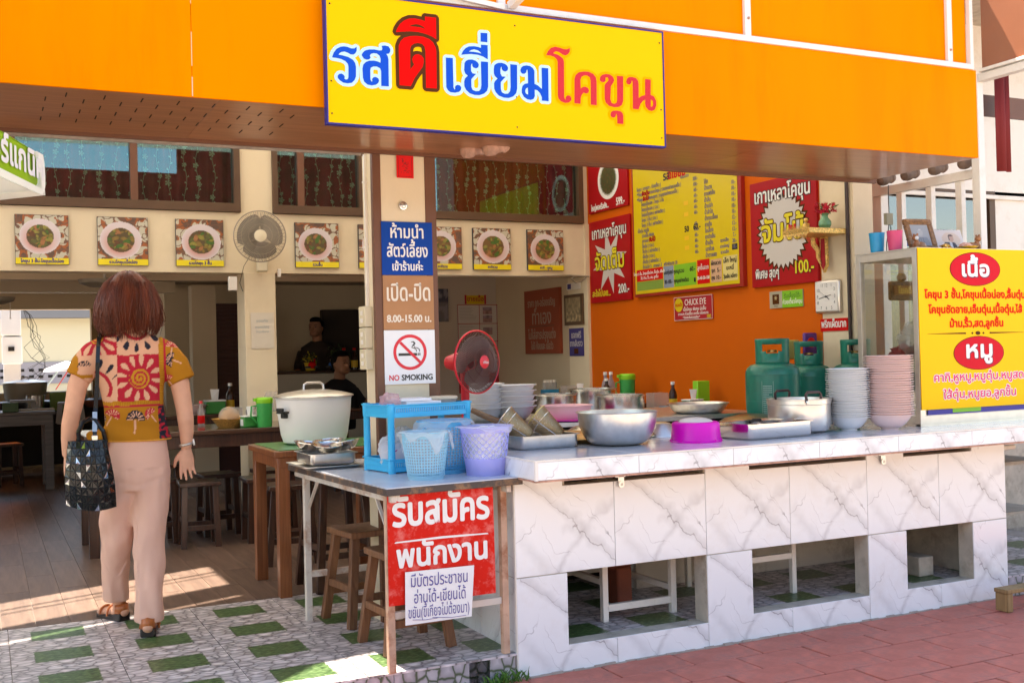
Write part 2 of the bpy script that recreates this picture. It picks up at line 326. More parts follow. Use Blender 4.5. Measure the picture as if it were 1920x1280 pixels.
def wood(name, col, col2, rough=.4, ring=14., along='X', spec=.5, bump=.15, coat=0., scl=1.):
    if name in MATS: return MATS[name]
    m = bpy.data.materials.new(name); m.use_nodes = True; n = m.node_tree; L = n.links.new; b = n.nodes['Principled BSDF']; b.inputs['Roughness'].default_value = rough; b.inputs['Specular IOR Level'].default_value = spec; b.inputs['Coat Weight'].default_value = coat; b.inputs['Coat Roughness'].default_value = .15
    tc = n.nodes.new('ShaderNodeTexCoord'); mp = n.nodes.new('ShaderNodeMapping'); L(tc.outputs['Object'], mp.inputs[0])
    mp.inputs['Scale'].default_value = {'X': (1.2*scl, ring*scl, ring*scl), 'Y': (ring*scl, 1.2*scl, ring*scl), 'Z': (ring*scl, ring*scl, 1.2*scl)}[along]
    t = n.nodes.new('ShaderNodeTexNoise'); t.inputs['Scale'].default_value = 1.6; t.inputs['Detail'].default_value = 8; t.inputs['Distortion'].default_value = 1.2; L(mp.outputs[0], t.inputs[0])
    oi = n.nodes.new('ShaderNodeObjectInfo')
    r = n.nodes.new('ShaderNodeMapRange'); r.inputs[1].default_value = .3; r.inputs[2].default_value = .7; L(t.outputs[0], r.inputs[0])
    x = n.nodes.new('ShaderNodeMix'); x.data_type = 'RGBA'; L(r.outputs[0], x.inputs[0]); x.inputs[6].default_value = (*col, 1); x.inputs[7].default_value = (*col2, 1)
    h = n.nodes.new('ShaderNodeMapRange'); L(oi.outputs['Random'], h.inputs[0]); h.inputs[3].default_value = .85; h.inputs[4].default_value = 1.15
    s = n.nodes.new('ShaderNodeVectorMath'); s.operation = 'SCALE'; L(x.outputs[2], s.inputs[0]); L(h.outputs[0], s.inputs['Scale']); L(s.outputs[0], b.inputs['Base Color'])
    if bump:
        u = n.nodes.new('ShaderNodeBump'); u.inputs['Strength'].default_value = bump; u.inputs['Distance'].default_value = .002; L(t.outputs[0], u.inputs['Height']); L(u.outputs[0], b.inputs['Normal'])
    MATS[name] = m; return m
M_marble = marble('marble tile'); M_marbtop = marble('marble top', 3., base=(.70, .69, .71), rough=.12, amt=.35)
M_floortile = pebble('pebble print tile', 17, 29, grass=True, stone=(.64, .58, .58), gap=(.20, .175, .175))
M_riser = pebble('pebble riser print', 20, 14, axis='XZ', stone=(.5, .47, .49), gap=(.07, .10, .05))
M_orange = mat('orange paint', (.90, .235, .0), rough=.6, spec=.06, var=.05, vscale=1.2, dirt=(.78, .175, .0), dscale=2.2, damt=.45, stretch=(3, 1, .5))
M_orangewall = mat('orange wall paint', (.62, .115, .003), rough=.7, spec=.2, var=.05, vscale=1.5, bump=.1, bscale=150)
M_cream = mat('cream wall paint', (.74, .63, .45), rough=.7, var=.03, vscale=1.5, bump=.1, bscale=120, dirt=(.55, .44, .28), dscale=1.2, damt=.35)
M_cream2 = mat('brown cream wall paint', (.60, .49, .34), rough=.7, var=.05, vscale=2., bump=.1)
M_white = mat('white gloss paint', (.80, .76, .70), rough=.35, var=.03, dirt=(.55, .48, .38), dscale=6, damt=.4)
M_brownp = mat('brown paint', (.155, .062, .032), rough=.45, var=.08, vscale=9)
M_brownw = mat('brown window frame', (.10, .052, .026), rough=.45, var=.1)
M_soffit = wood('varnished soffit wood', (.28, .11, .045), (.42, .18, .075), rough=.36, ring=22, along='X', bump=.25, coat=.35)
M_grout = mat('cement', (.36, .31, .27), rough=.9, var=.15, vscale=20, bump=.4)
M_conc = mat('rough cement render', (.50, .44, .36), rough=.9, var=.15, vscale=12, bump=.5, dirt=(.25, .2, .15), dscale=9, damt=.6)
M_dark = mat('soot and slot dark', (.02, .015, .012), rough=.9)  # near black for sooty parts and for the painted dark of slots and holes
M_rust = mat('rust edge', (.52, .28, .20), rough=.75, var=.2, vscale=30, dirt=(.2, .09, .05), dscale=25, damt=.8)
M_alu = mat('aluminium', (.72, .68, .62), rough=.32, metal=.85, var=.05, vscale=20)
M_steel = mat('stainless steel', (.63, .61, .58), rough=.22, metal=1., var=.05, vscale=8, bump=.05, bscale=60)
M_steelb = mat('brushed steel', (.66, .64, .61), rough=.33, metal=1., var=.08, vscale=30, bump=.08, bscale=200)
M_paver = mat('red paving clay', (.50, .15, .105), rough=.7, var=.22, vscale=7, bump=.5, bscale=60, dirt=(.27, .13, .105), dscale=5, damt=.75)
M_plank = wood('grey brown plank tile', (.105, .062, .044), (.18, .112, .08), rough=.42, spec=.35, ring=16, along='Y', bump=.08)
M_dwood = wood('dark red wood', (.028, .012, .008), (.075, .03, .016), rough=.3, ring=26, along='Z', coat=.3)
M_rwood = wood('red brown wood', (.16, .045, .014), (.30, .105, .035), rough=.33, ring=26, along='Z', coat=.3)
M_swood = wood('worn stool wood', (.12, .045, .018), (.24, .105, .045), rough=.5, ring=26, along='Z')
M_black = mat('black plastic', (.012, .012, .012), rough=.4)
# ================================================================ ground
def big_ground():
    m = bpy.data.materials.new('paving beyond'); m.use_nodes = True; n = m.node_tree; L = n.links.new; b = n.nodes['Principled BSDF']; b.inputs['Roughness'].default_value = .75
    tc = n.nodes.new('ShaderNodeTexCoord'); br = n.nodes.new('ShaderNodeTexBrick'); L(tc.outputs['Object'], br.inputs[0]); br.inputs['Scale'].default_value = 1
    br.inputs['Brick Width'].default_value = .35; br.inputs['Row Height'].default_value = .183; br.inputs['Mortar Size'].default_value = .004
    br.inputs['Color1'].default_value = (.44, .36, .29, 1); br.inputs['Color2'].default_value = (.40, .32, .26, 1); br.inputs['Mortar'].default_value = (.25, .22, .19, 1); L(br.outputs[0], b.inputs['Base Color'])
    return obj('pavement', MB().box((-40, -11, -.2), (40, 3.94, -.012)), m, kind='structure')
pav = big_ground()
rnd = random.Random(3)
pvm = [MB().box((-.1718, -.0888, -.03), (.1718, .0888, 0)).mesh('paver', M_paver) for _ in range(1)]
for r in range(9):
    y = 3.86 - r*.1835
    for k in range(18):
        x = .35 + k*.35 + (.175 if r % 2 else 0)+.03*math.sin(r*1.3)
        if x < .9 - 0 and r > 3: continue
        if x > 1.2 or True:
            o = obj('paver', pvm[0], parent=pav, loc=(x, y, rnd.uniform(-.0025, .0015)), rz=rnd.uniform(-.006, .006), bevel=.003)
            o.rotation_euler.x = rnd.uniform(-.006, .006)
# ================================================================ floor
floor = obj('floor', MB().box((-4, 3.963, -.19), (5.9, 5.494, ZF-.009)), M_grout, kind='structure')
TX, TY = .40, .386
tm = MB().box((-TX/2+.0015, -TY/2+.0015, -.008), (TX/2-.0015, TY/2-.0015, 0)).mesh('floor_tile', M_floortile)
for j in range(4):
    for i in range(-6, 14):
        x = .08+TX*(i+.5)
        obj('floor_tile', tm, parent=floor, loc=(x, 3.952+TY*(j+.5), ZF))
rt = MB().box((-TX/2+.0015, 0, 0), (TX/2-.0015, .008, .095)).mesh('riser_tile', M_riser)
for i in range(-6, 4): obj('riser_tile', rt, parent=floor, loc=(.08+TX*(i+.5)+.10, 3.954, 0))
obj('riser_tile', MB().box((-.10, 0, 0), (.10, .008, .095)), M_riser, parent=floor, loc=(1.79, 3.954, 0))
for i in range(11, 14): obj('riser_tile', rt, parent=floor, loc=(.08+TX*(i+.5)+.02, 3.954, 0))
wf = obj('wooden_floor', MB().box((-6, 5.5, -.19), (9, 16, ZF-.007)), M_grout, kind='structure')
pm = MB().box((-.0715, -.434, -.006), (.0715, .434, 0)).mesh('plank', M_plank)
for i in range(-8, 20):
    for j in range(9):
        x = .127+.145*i; y = 5.5+.434+.87*j+(.435 if i % 2 else 0)
        if i % 2 and j == 0: obj('plank', MB().box((-.0715, -.215, -.006), (.0715, .215, 0)), M_plank, parent=wf, loc=(x, 5.5+.216, ZF))
        if i > 9 and j > 4: continue
        obj('plank', pm, parent=wf, loc=(x, y, ZF))
obj('far_boards', MB().box((3.0, 5.5, ZF-.007), (9, 16, ZF-.001)).box((-6, 5.5, ZF-.007), (-1.13, 16, ZF-.001)), M_plank, parent=wf)
# ================================================================ counter
ct = thing('marble_counter', 'long food counter clad in white marble tiles with three square openings near the ground', 'counter', (0, 0, 0))
Y0 = 3.952; YT = Y0+.007
OPS = [(2.134, 2.826, .106), (3.072, 3.755, .115), (3.997, 4.446, .117)]; SLT = [(2.121, 2.826), (3.068, 3.753), (3.99, 4.448)]
core = MB(); YB = Y0+.095
edges = [1.905, 2.134, 2.826, 3.072, 3.755, 3.997, 4.446, 4.683]
for a, b in ((1.905, 2.134), (2.826, 3.072), (3.755, 3.997), (4.446, 4.683)): core.box((a, YT, -.05), (b, YB, .80))
for k, (a, b, zb) in enumerate(OPS): core.box((a, YT, -.05), (b, YB, zb-.002)).box((a, YT, .402), (b, YB, .755))
core.box((1.908, YB, -.05), (2.0, 4.95, .80)).box((4.60, YB, -.05), (4.68, 5.05, .80))
obj('wall_core', core, M_conc, parent=ct)
GX = [1.903, 2.365, 2.828, 3.292, 3.755, 4.219, 4.683]; g = .0012
def tile_poly(polyfn, cx, cz, nm='marble_tile', y=Y0, m=None):
    return obj(nm, MB().prism([(x-cx, z-cz) for x, z in polyfn], 0, .007), m or M_marble, parent=ct, loc=(cx, y, cz), bevel=.0012)
for k in range(6):
    a, b = GX[k]+g, GX[k+1]-g; cx = (GX[k]+GX[k+1])/2
    # upper row with the slot notches
    s = SLT[k//2]; P = [(a, .402)]
    P.append((b, .402))
    if k % 2 == 0: P += [(b, .755), (s[0], .755), (s[0], .80), (a, .80)] if s[0] > a+.01 else [(b, .755), (a, .755)]
    else:
        if s[1] < b-.01: P += [(b, .80), (s[1], .80), (s[1], .755), (a, .755)]
        else: P += [(b, .755), (a, .755)]
    tile_poly(P, cx, .60)
    o0, o1, zb = OPS[k//2]
    if k % 2 == 0: P = [(a, 0), (b, 0), (b, zb), (o0, zb), (o0, .398), (a, .398)]
    else: P = [(a, 0), (b, 0), (b, .398), (o1, .398), (o1, zb), (a, zb)] if o1 < b-.01 else [(a, 0), (b, 0), (b, zb), (a, zb)]
    tile_poly(P, cx, .20)
for j in range(3):
    for z0, z1 in ((ZF, .40), (.402, .80)):
        y = 3.965+.34*j; o = obj('marble_tile', MB().box((0, -.168, 0), (.007, .168, z1-z0-.002)), M_marble, parent=ct, loc=(1.900, y+.168, z0), bevel=.001)
obj('corner_trim', MB().box((1.8985, Y0-.002, .0), (1.9025, Y0+.012, .80)), M_white, parent=ct)
# slab
SY, SZ0, SZ = 3.758, .806, .883
slab = obj('slab', MB().box((1.908, SY+.008, SZ0), (5.62, 5.05, SZ-.008)), M_conc, parent=ct)
obj('edge_angle', MB().box((1.902, SY+.001, SZ0-.007), (5.62, SY+.03, SZ0)).box((1.902, SY+.03, SZ0-.006), (1.93, 4.95, SZ0)), M_rust, parent=ct)
sgx = [1.912, 2.370, 2.838, 3.304, 3.769, 4.237, 4.705, 5.17, 5.62]
em = None
for k in range(8):
    a, b = sgx[k]+g, sgx[k+1]-g; cx = (a+b)/2
    obj('edge_tile', MB().box((a-cx, 0, -.036), (b-cx, .008, .034)), M_marble, parent=ct, loc=(cx, SY, .8435), bevel=.001)
    for j in range(3):
        obj('top_tile', MB().box((a-cx, -.2145, -.008), (b-cx, .2145, 0)), M_marbtop, parent=ct, loc=(cx, SY+.010+.2155+.4308*j, SZ), bevel=.0012)
for j in range(3): obj('edge_tile', MB().box((0, -.213, -.036), (.008, .213, .034)), M_marble, parent=ct, loc=(1.902, SY+.005+.2155+.4308*j, .8435), bevel=.001)
obj('edge_bead', MB().box((1.900, SY-.0015, .8785), (5.62, SY+.0075, .8845)).box((1.900, SY+.0075, .8785), (1.909, 5.04, .8845)), M_white, parent=ct)
obj('corner_trim', MB().box((1.900, SY-.002, SZ0), (1.912, SY+.01, .878)), M_white, parent=ct)
for x in (2.395, 3.851):
    b = obj('bracket', MB().box((-.028, 0, .03), (.02, .004, .05)).box((-.014, 0, 0), (.014, .004, .04)).lathe([(.006, -.002), (.014, -.002), (.014, .003), (.006, .003)], 16, (0, 0, 0), Matrix.Translation((0, .0, 0)) @ Matrix.Rotation(R_(90), 4, 'X')), M_steelb, parent=ct, loc=(x, Y0-.012, .742))
mo = MB(); rm = random.Random(1)
for k in range(56): x = 1.90+k*.05; mo.box((x, Y0-.006-rm.uniform(0, .008), -.004), (x+.0495, Y0-.0005, rm.uniform(.002, .009)))
obj('mortar_seam', mo, M_grout, parent=ct, kind='stuff')
# things behind the openings
st = thing('metal_stand', 'low white painted steel stand under the counter, behind its left opening', 'stand', (0, 0, ZF))
lm = MB()
for x, y in ((2.46, 4.217), (2.815, 4.209), (2.40, 4.75), (2.815, 4.75)): obj('leg', MB().box((-.014, -.014, 0), (.014, .014, .68)), M_white, parent=st, loc=(x, y, 0), bevel=.002)
obj('stretcher', MB().box((2.474, 4.202, .045), (2.80, 4.224, .075)).box((2.45, 4.23, .16), (2.474, 4.74, .185)).box((2.805, 4.23, .10), (2.825, 4.74, .125)).box((2.42, 4.742, .10), (2.80, 4.76, .125)), M_white, parent=st)
st2 = thing('metal_stand', 'low white painted steel stand under the counter, behind its middle opening', 'stand', (0, 0, ZF))
for x, y in ((3.53, 4.23), (3.10, 4.23), (3.187, 4.62)): obj('leg', MB().box((-.013, -.013, 0), (.013, .013, .68)), M_white, parent=st2, loc=(x, y, 0), bevel=.002)
obj('stretcher', MB().box((3.11, 4.22, .17), (3.52, 4.242, .197)).box((3.18, 4.245, .2), (3.2, 4.6, .225)), M_white, parent=st2)
sv = thing('clay_stove', 'red brown clay stove bucket under the counter, between the white stand legs', 'stove', (2.70, 4.52, ZF))
obj('body', MB().lathe([(.075, .17), (.12, .27), (.15, .42), (.155, .44), (.135, .44), (.12, .35)], 28, cap=(True, False)), mat('clay', (.25, .07, .04), rough=.8, var=.15), parent=sv)
obj('foot', MB().box((-.04, -.09, 0), (.04, .03, .18)), MATS['clay'], parent=sv, bevel=.01)
lw = obj('low_wall', MB().box((2.93, 4.70, ZF), (5.0, 4.78, .78)), mat('peeling whitewash', (.66, .60, .53), rough=.85, var=.06, bump=.3, dirt=(.30, .22, .16), dscale=4, damt=.8), bevel=.004)
tag(lw, 'peeling whitewashed low wall seen through the openings under the counter', 'wall')
bl = obj('cement_block', MB().box((4.30, 4.17, ZF), (4.40, 4.30, ZF+.10)), M_conc, bevel=.006); tag(bl, 'small pale cement block behind the right opening of the counter', 'block')
# little bench at the right edge
bn = thing('low_bench', 'small worn yellowish wooden bench on the red paving beside the counter', 'bench', (4.40, 3.755, 0))
wy = wood('yellow worn wood', (.20, .12, .045), (.36, .22, .09), rough=.6, ring=26, along='Z')
obj('seat', MB().box((-.005, -.04, .088), (.75, .04, .108)), wy, parent=bn, bevel=.003)
for x in (0, .70): obj('leg', MB().box((x, -.037, 0), (x+.035, .037, .088)), wy, parent=bn, bevel=.003)
# grass tuft by the step
gm = MB(); rr = random.Random(5)
for k in range(60):
    x = 1.83+rr.gauss(0, .045); y = 3.93+rr.uniform(-.02, .015); a = rr.uniform(0, 6.28); h = rr.uniform(.02, .06); dx = math.cos(a)*.02; dy = math.sin(a)*.02
    gm.add([(x-.003*math.sin(a), y+.003*math.cos(a), 0), (x+.003*math.sin(a), y-.003*math.cos(a), 0), (x+dx*.6, y+dy*.6, h*.7), (x+dx*1.6, y+dy*1.6, h)], [(0, 1, 2), (0, 2, 3)])
for k in range(25):
    x = 1.80+rr.gauss(0, .03); y = 3.93+rr.uniform(-.02, .01); z = rr.uniform(.005, .03); gm.sphere((x, y, z), .006, 6, (1.2, 1, .5))
tag(obj('grass_tuft', gm, mat('fresh grass', (.06, .16, .02), rough=.6, var=.3, vscale=40), smooth=0), 'small tuft of green weeds at the foot of the step beside the marble counter', 'weeds'); bpy.context.scene.collection.objects['grass_tuft']['kind'] = 'stuff'
# ================================================================ canopy, signboard wall, frames
cn = thing('canopy', 'orange fascia canopy with a varnished brown wooden soffit over the shop front', 'canopy', (0, 0, 0))
CL = -3.0
seam = [CL, .682, 4.559]
for a, b in zip(seam[:-1], seam[1:]): obj('fascia_panel', MB().box((a+.0008, 3.952, 2.23), (b-.0008, 3.966, 2.673)), M_orange, parent=cn, bevel=.001)
obj('seam_filler', MB().box((.6805, 3.9505, 2.232), (.6835, 3.953, 2.30)).box((.681, 3.951, 2.34), (.683, 3.953, 2.46)).box((.6812, 3.951, 2.56), (.6828, 3.953, 2.66)), mat('pale filler', (.75, .55, .35), rough=.9), parent=cn)
sf = MB().box((CL, 3.967, 2.232), (4.555, 4.70, 2.252))
for k in range(6):
    a = CL+k*1.26; b = min(a+1.26, 4.555); obj('soffit_panel', MB().box((a+.001, 3.967, 2.230), (b-.001, 4.70, 2.242)), M_soffit, parent=cn)
sl = MB(); k = 0
for i in range(-40, 130):
    x = -.6+i*.0625*1.0
    if x > 1.12 or x < -.6: continue
    if i % 22 in (11, 12): continue
    row = (4.03, 4.20, 4.37)
    for j, y in enumerate(row):
        yy = y+(.085 if i % 2 else 0); sl.box((x-.0022, yy, 2.2285), (x+.0022, yy+.062, 2.2296))
obj('vent_slot', sl, M_dark, parent=cn, kind='stuff')  # dark bars painted where open slots would lie in shade
obj('back_trim', MB().box((CL, 4.70, 2.215), (4.60, 4.72, 2.26)), M_brownp, parent=cn)
obj('gutter_pipe', MB().tube([(CL, 4.735, 2.215), (1.0, 4.735, 2.222), (1.55, 4.735, 2.224)], .017, 10), mat('grey pipe', (.30, .25, .21), rough=.7, var=.2, vscale=30), parent=cn)
sb = thing('signboard_wall', 'tall orange panelled board with white steel rails above the canopy', 'billboard', (0, 0, 0))
obj('rail', MB().box((CL, 3.942, 2.674), (4.535, 3.975, 2.700)), M_white, parent=sb, bevel=.002)
for a, b in ((1.9, 3.127), (3.127, 4.38), (4.38, 4.52)): obj('panel', MB().box((a+.012, 3.968, 2.702), (b-.012, 3.975, 3.9)), M_orange, parent=sb)
obj('panel', MB().box((CL, 3.968, 2.702), (1.9-.012, 3.975, 3.30)), M_orange, parent=sb)
for x in (1.9, 3.127, 4.38): obj('post', MB().box((x-.016, 3.950, 2.702), (x+.016, 3.967, 3.9 if x > 2 else 3.3)), M_white, parent=sb)
obj('post', MB().box((4.513, 3.944, 2.70), (4.535, 3.967, 3.9)), M_white, parent=sb)
obj('backing', MB().box((CL, 3.977, 2.26), (1.9, 4.0, 3.30)).box((1.9, 3.977, 2.26), (4.52, 4.0, 3.9)), M_brownp, parent=sb)
bolt = MB().sphere((0, 0, 0), .007, 8)
for x, z in ((3.127, 2.78), (4.38, 2.76)): obj('bolt', bolt, M_rust, parent=sb, loc=(x+.002, 3.948, z))
obj('strut', MB().bar((1.93, 3.93, 2.69), (2.03, 3.40, 2.86), .03).bar((1.90, 3.935, 2.68), (1.5, 3.935, 2.72), .02), M_white, parent=sb)
# -- right hand white frame, on the side of the shop
fr = thing('white_railing', 'white painted wooden railing and posts closing the right side of the shop front', 'railing', (0, 0, 0))
X6 = 4.60
def RP(x, y, z, k=1.13): return (x*k, y*k, 1.3+(z-1.3)*k)     # the railing stands a little behind the counter end
def rbox(nm, a, b, m=None, bev=.003): return obj(nm, MB().box(RP(*a), RP(*b)), m or M_white, parent=fr, bevel=bev)
rbox('post', (4.562, 3.952, .60), (4.605, 4.00, 2.66)); rbox('top_rail', (4.585, 4.001, 2.138), (4.62, 4.90, 2.185))
for y in (4.525, 4.315, 4.115): rbox('baluster', (4.59, y-.02, .60), (4.622, y+.02, 2.137))
rbox('beam', (4.568, 2.9, 2.615), (4.61, 3.951, 2.655)); rbox('post', (4.568, 3.60, -.1), (4.61, 3.645, 2.614)); rbox('side_post', (4.60, 4.67, .60), (4.66, 4.88, 2.5))
rbox('panel_above', (4.575, 2.9, 2.68), (4.59, 3.93, 3.9), mat('brown panel', (.30, .10, .045), rough=.4, var=.05)); rbox('beam_strip', (4.560, 2.9, 2.66), (4.60, 3.94, 2.678))
# roof tile ends
rtm = MB().lathe([(.0, -.0), (.012, 0), (.03, .01), (.036, .03), (.036, .055), (.03, .06), (.03, .09), (.036, .1), (.03, .12)], 14, M=Matrix.Rotation(R_(75), 4, 'Y'))
rtl = mat('dusty roof tile', (.17, .115, .085), rough=.8, var=.2, vscale=30)
for i, (x, y) in enumerate(((5.13, 5.22), (5.13, 5.02), (5.13, 4.80), (5.13, 4.58))):
    o = obj('roof_tile_end', rtm, rtl, loc=(x, y, 2.33)); o.data.materials.clear() if not o.data.materials else None
    tag(o, ['innermost', 'second', 'third', 'outermost'][i]+' of four round grey roof tile ends along the white top rail', 'roof tile', 'roof tile ends under the soffit at the white railing')
rtm.mesh('x', rtl)
pink = mat('pale pink roof tile', (.45, .27, .20), rough=.7, var=.25, vscale=30)
for i, x in enumerate((1.985, 2.06)):
    o = obj('roof_tile_end', rtm, pink, loc=(x-.02, 4.55-.08*i-.0, 2.215)); tag(o, ['left', 'right'][i]+' one of two pale round roof tile ends showing below the yellow sign', 'roof tile', 'pale roof tile ends under the yellow sign')
# ================================================================ pillar
pl = thing('front_pillar', 'cream square pillar with brown painted corners carrying three notices', 'pillar', (0, 0, 0))
obj('shaft', MB().box((1.603, 4.722, ZF), (1.90, 4.875, 2.23)), M_cream, parent=pl)
obj('corner_strip', MB().box((1.600, 4.718, ZF), (1.638, 4.752, 2.23)), M_brownp, parent=pl, bevel=.002)
obj('corner_strip', MB().box((1.852, 4.718, ZF), (1.906, 4.878, 2.23)), M_brownp, parent=pl, bevel=.002)
obj('conduit', MB().box((1.592, 4.81, 1.52), (1.6025, 4.83, 2.23)).box((1.589, 4.80, 2.10), (1.6025, 4.84, 2.108)).box((1.589, 4.80, 1.80), (1.6025, 4.84, 1.808)), M_white, parent=pl)
swb = mat('aged cream plastic', (.66, .58, .40), rough=.45, var=.05)
for k in range(3): s = obj('switch_box', MB().box((1.565, 4.77, 1.436-.0975*k), (1.6025, 4.86, 1.530-.0975*k)), swb, parent=pl, bevel=.004); obj('switch', MB().box((1.5625, 4.80, 1.455-.0975*k), (1.565, 4.83, 1.475-.0975*k)).box((1.5625, 4.80, 1.49-.0975*k), (1.565, 4.83, 1.51-.0975*k)), M_white, parent=s)
# ================================================================ hall: beam wall, windows, columns
bw = thing('beam_wall', 'cream wall beam above the inner opening with a row of tinted windows', 'wall', (0, 0, 0))
obj('beam', MB().box((-4, 8.0, 1.93), (4.60, 8.2, 2.365)).box((-4, 8.2, 2.1), (4.6, 9.8, 2.2)), M_cream, parent=bw)
obj('upper_wall', MB().box((-4, 8.0, 2.98), (4.6, 8.2, 3.0)).box((1.70, 8.0, 2.366), (1.935, 8.2, 2.98)).box((2.64, 8.0, 2.366), (3.1, 8.2, 2.98)).box((4.55, 8.0, 2.366), (4.6, 8.2, 2.98)).box((-4, 8, 2.366), (-1.2, 8.2, 2.98)), M_cream, parent=bw)
M_curt = mat('dark red curtain', (.26, .02, .028), rough=.8, var=.3, vscale=9)
wglass = glass('tinted window glass', (.80, .84, .80), 0., .12, refl=(.30, .56, .60))
vine = mat('pale curtain vine', (.42, .44, .32), rough=.8)
def window(x0, x1, mull):
    z0, z1 = 2.368, 2.978
    o = obj('window', MB().box((x0, 7.97, z0), (x1, 8.06, z0+.062)).box((x0, 7.972, z0+.062), (x0+.04, 8.06, z1)).box((x1-.045, 7.972, z0+.062), (x1, 8.06, z1)).box((x0+.04, 7.98, z1-.04), (x1-.045, 8.06, z1)), M_brownw, parent=bw, bevel=.002)
    for m in mull: obj('mullion', MB().box((m-.025, 7.982, z0+.062), (m+.025, 8.05, z1-.04)), M_brownp, parent=o)
    obj('pane', MB().box((x0+.04, 8.02, z0+.06), (x1-.045, 8.025, z1-.04)), wglass, parent=o)
    pts0 = []; N = int((x1-x0)*160)
    for i in range(N+1):
        x = x0+.03+(x1-x0-.06)*i/N; pts0.append((x, 8.13+.018*math.sin(x*62)+.012*math.sin(x*23+1)))
    cm = MB(); vs = [(x, y, z0+.05) for x, y in pts0]+[(x, y, z1) for x, y in pts0]; n = len(pts0)
    cm.add(vs, [(i, i+1, n+i+1, n+i) for i in range(n-1)]); obj('curtain', cm, M_curt, parent=o)
    vm = MB(); rv = random.Random(int(x0*100)+7); x = x0+.08
    while x < x1-.06:
        ph = rv.uniform(0, 6); pz = [(x+.012*math.sin(q*.9+ph), 8.088, z0+.07+q*.045) for q in range(13)]
        vm.tube(pz, .0016, 4, cap=False)
        for q in range(12):
            p = pz[q]; sgn = -1 if q % 2 else 1; vm.add([(p[0], 8.087, p[2]), (p[0]+sgn*.016, 8.087, p[2]+.006), (p[0]+sgn*.012, 8.087, p[2]+.02)], [(0, 1, 2)])
            if rv.random() < .28:
                r0 = rv.uniform(.012, .02)
                for a in range(5): a2 = a*1.257; vm.add([(p[0], 8.086, p[2]), (p[0]+r0*math.cos(a2-.45), 8.086, p[2]+r0*math.sin(a2-.45)), (p[0]+r0*1.25*math.cos(a2), 8.086, p[2]+r0*1.25*math.sin(a2)), (p[0]+r0*math.cos(a2+.45), 8.086, p[2]+r0*math.sin(a2+.45))], [(0, 1, 2, 3)])
        x += rv.uniform(.07, .12)
    obj('curtain_flowers', vm, vine, parent=o, kind='stuff', smooth=0)
window(-1.2, 1.70, (-.1, .19, .97)); window(1.935, 2.64, (2.15,)); window(3.10, 4.55, ())
col1 = obj('column', MB().box((1.716, 7.985, ZF), (1.942, 8.25, 1.93)), M_cream, bevel=.003); tag(col1, 'cream column under the beam behind the grey wall fan', 'column')
# ---- side wall: orange part with cream end strip
swl = thing('side_wall', 'right side wall of the shop, orange with a cream strip at its front end', 'wall', (0, 0, 0))
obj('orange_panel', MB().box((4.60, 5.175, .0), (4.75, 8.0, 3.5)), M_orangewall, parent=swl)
obj('cream_strip', MB().box((4.601, 4.89, .0), (4.75, 5.174, 2.6)), M_cream, parent=swl)
obj('drain_pipe', MB().tube([(4.585, 4.925, .883), (4.585, 4.925, 2.55)], .011, 8), mat('dark brown pipe', (.05, .03, .025), rough=.5), parent=swl)
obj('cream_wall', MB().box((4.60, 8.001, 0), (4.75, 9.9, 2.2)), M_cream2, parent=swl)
obj('corner_pier', MB().box((4.575, 7.99, 0), (4.60, 8.33, 2.0)).box((4.56, 7.985, 1.93), (4.60, 8.02, 2.365)), M_cream, parent=swl)
# ---- rooms behind
bk = thing('back_room', 'dim back room with brown cream walls, a dark shutter door and a wide opening to the yard', 'room', (0, 0, 0))
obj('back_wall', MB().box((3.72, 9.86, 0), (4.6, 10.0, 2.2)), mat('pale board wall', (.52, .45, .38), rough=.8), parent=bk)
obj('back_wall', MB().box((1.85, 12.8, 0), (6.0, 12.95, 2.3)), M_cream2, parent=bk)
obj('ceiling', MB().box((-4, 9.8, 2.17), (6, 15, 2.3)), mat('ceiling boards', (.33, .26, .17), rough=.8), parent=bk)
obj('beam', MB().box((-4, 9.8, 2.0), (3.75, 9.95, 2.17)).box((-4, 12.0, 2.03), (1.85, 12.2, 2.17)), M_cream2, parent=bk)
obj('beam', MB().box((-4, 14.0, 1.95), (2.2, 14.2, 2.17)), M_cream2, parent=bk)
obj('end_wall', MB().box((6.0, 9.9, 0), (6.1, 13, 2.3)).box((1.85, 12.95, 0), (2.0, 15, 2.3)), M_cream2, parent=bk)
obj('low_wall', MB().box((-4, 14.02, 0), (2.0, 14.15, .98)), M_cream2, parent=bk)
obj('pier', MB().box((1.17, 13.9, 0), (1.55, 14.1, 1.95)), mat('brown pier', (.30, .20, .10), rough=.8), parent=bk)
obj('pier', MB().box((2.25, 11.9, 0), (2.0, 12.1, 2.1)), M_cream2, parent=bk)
dr = obj('shutter_door', MB().box((2.17, 11.95, .1), (2.56, 12.0, 1.91)), mat('dark red brown', (.05, .012, .008), rough=.5), parent=bk)
for k in range(40): obj('slat', MB().box((2.18, 11.938, .2+k*.042), (2.55, 11.950, .232+k*.042)), MATS['dark red brown'], parent=dr, bevel=.003) if .2+k*.042 > .7 and k*.042+.24 < 1.9 else None
obj('alcove_shade_panel', MB().box((3.64, 12.70, .9), (4.35, 12.79, 1.87)), mat('painted alcove shade', (.035, .02, .014), rough=.7), parent=bk)  # dark slab on the wall: painted shade in place of a recess
obj('roof', MB().box((-4, 8.201, 2.99), (6.2, 15, 3.04)), M_conc, parent=bk)
obj('left_wall', MB().box((-4.1, 8.2, 0), (-4, 15, 3.4)), M_cream2, parent=bk)
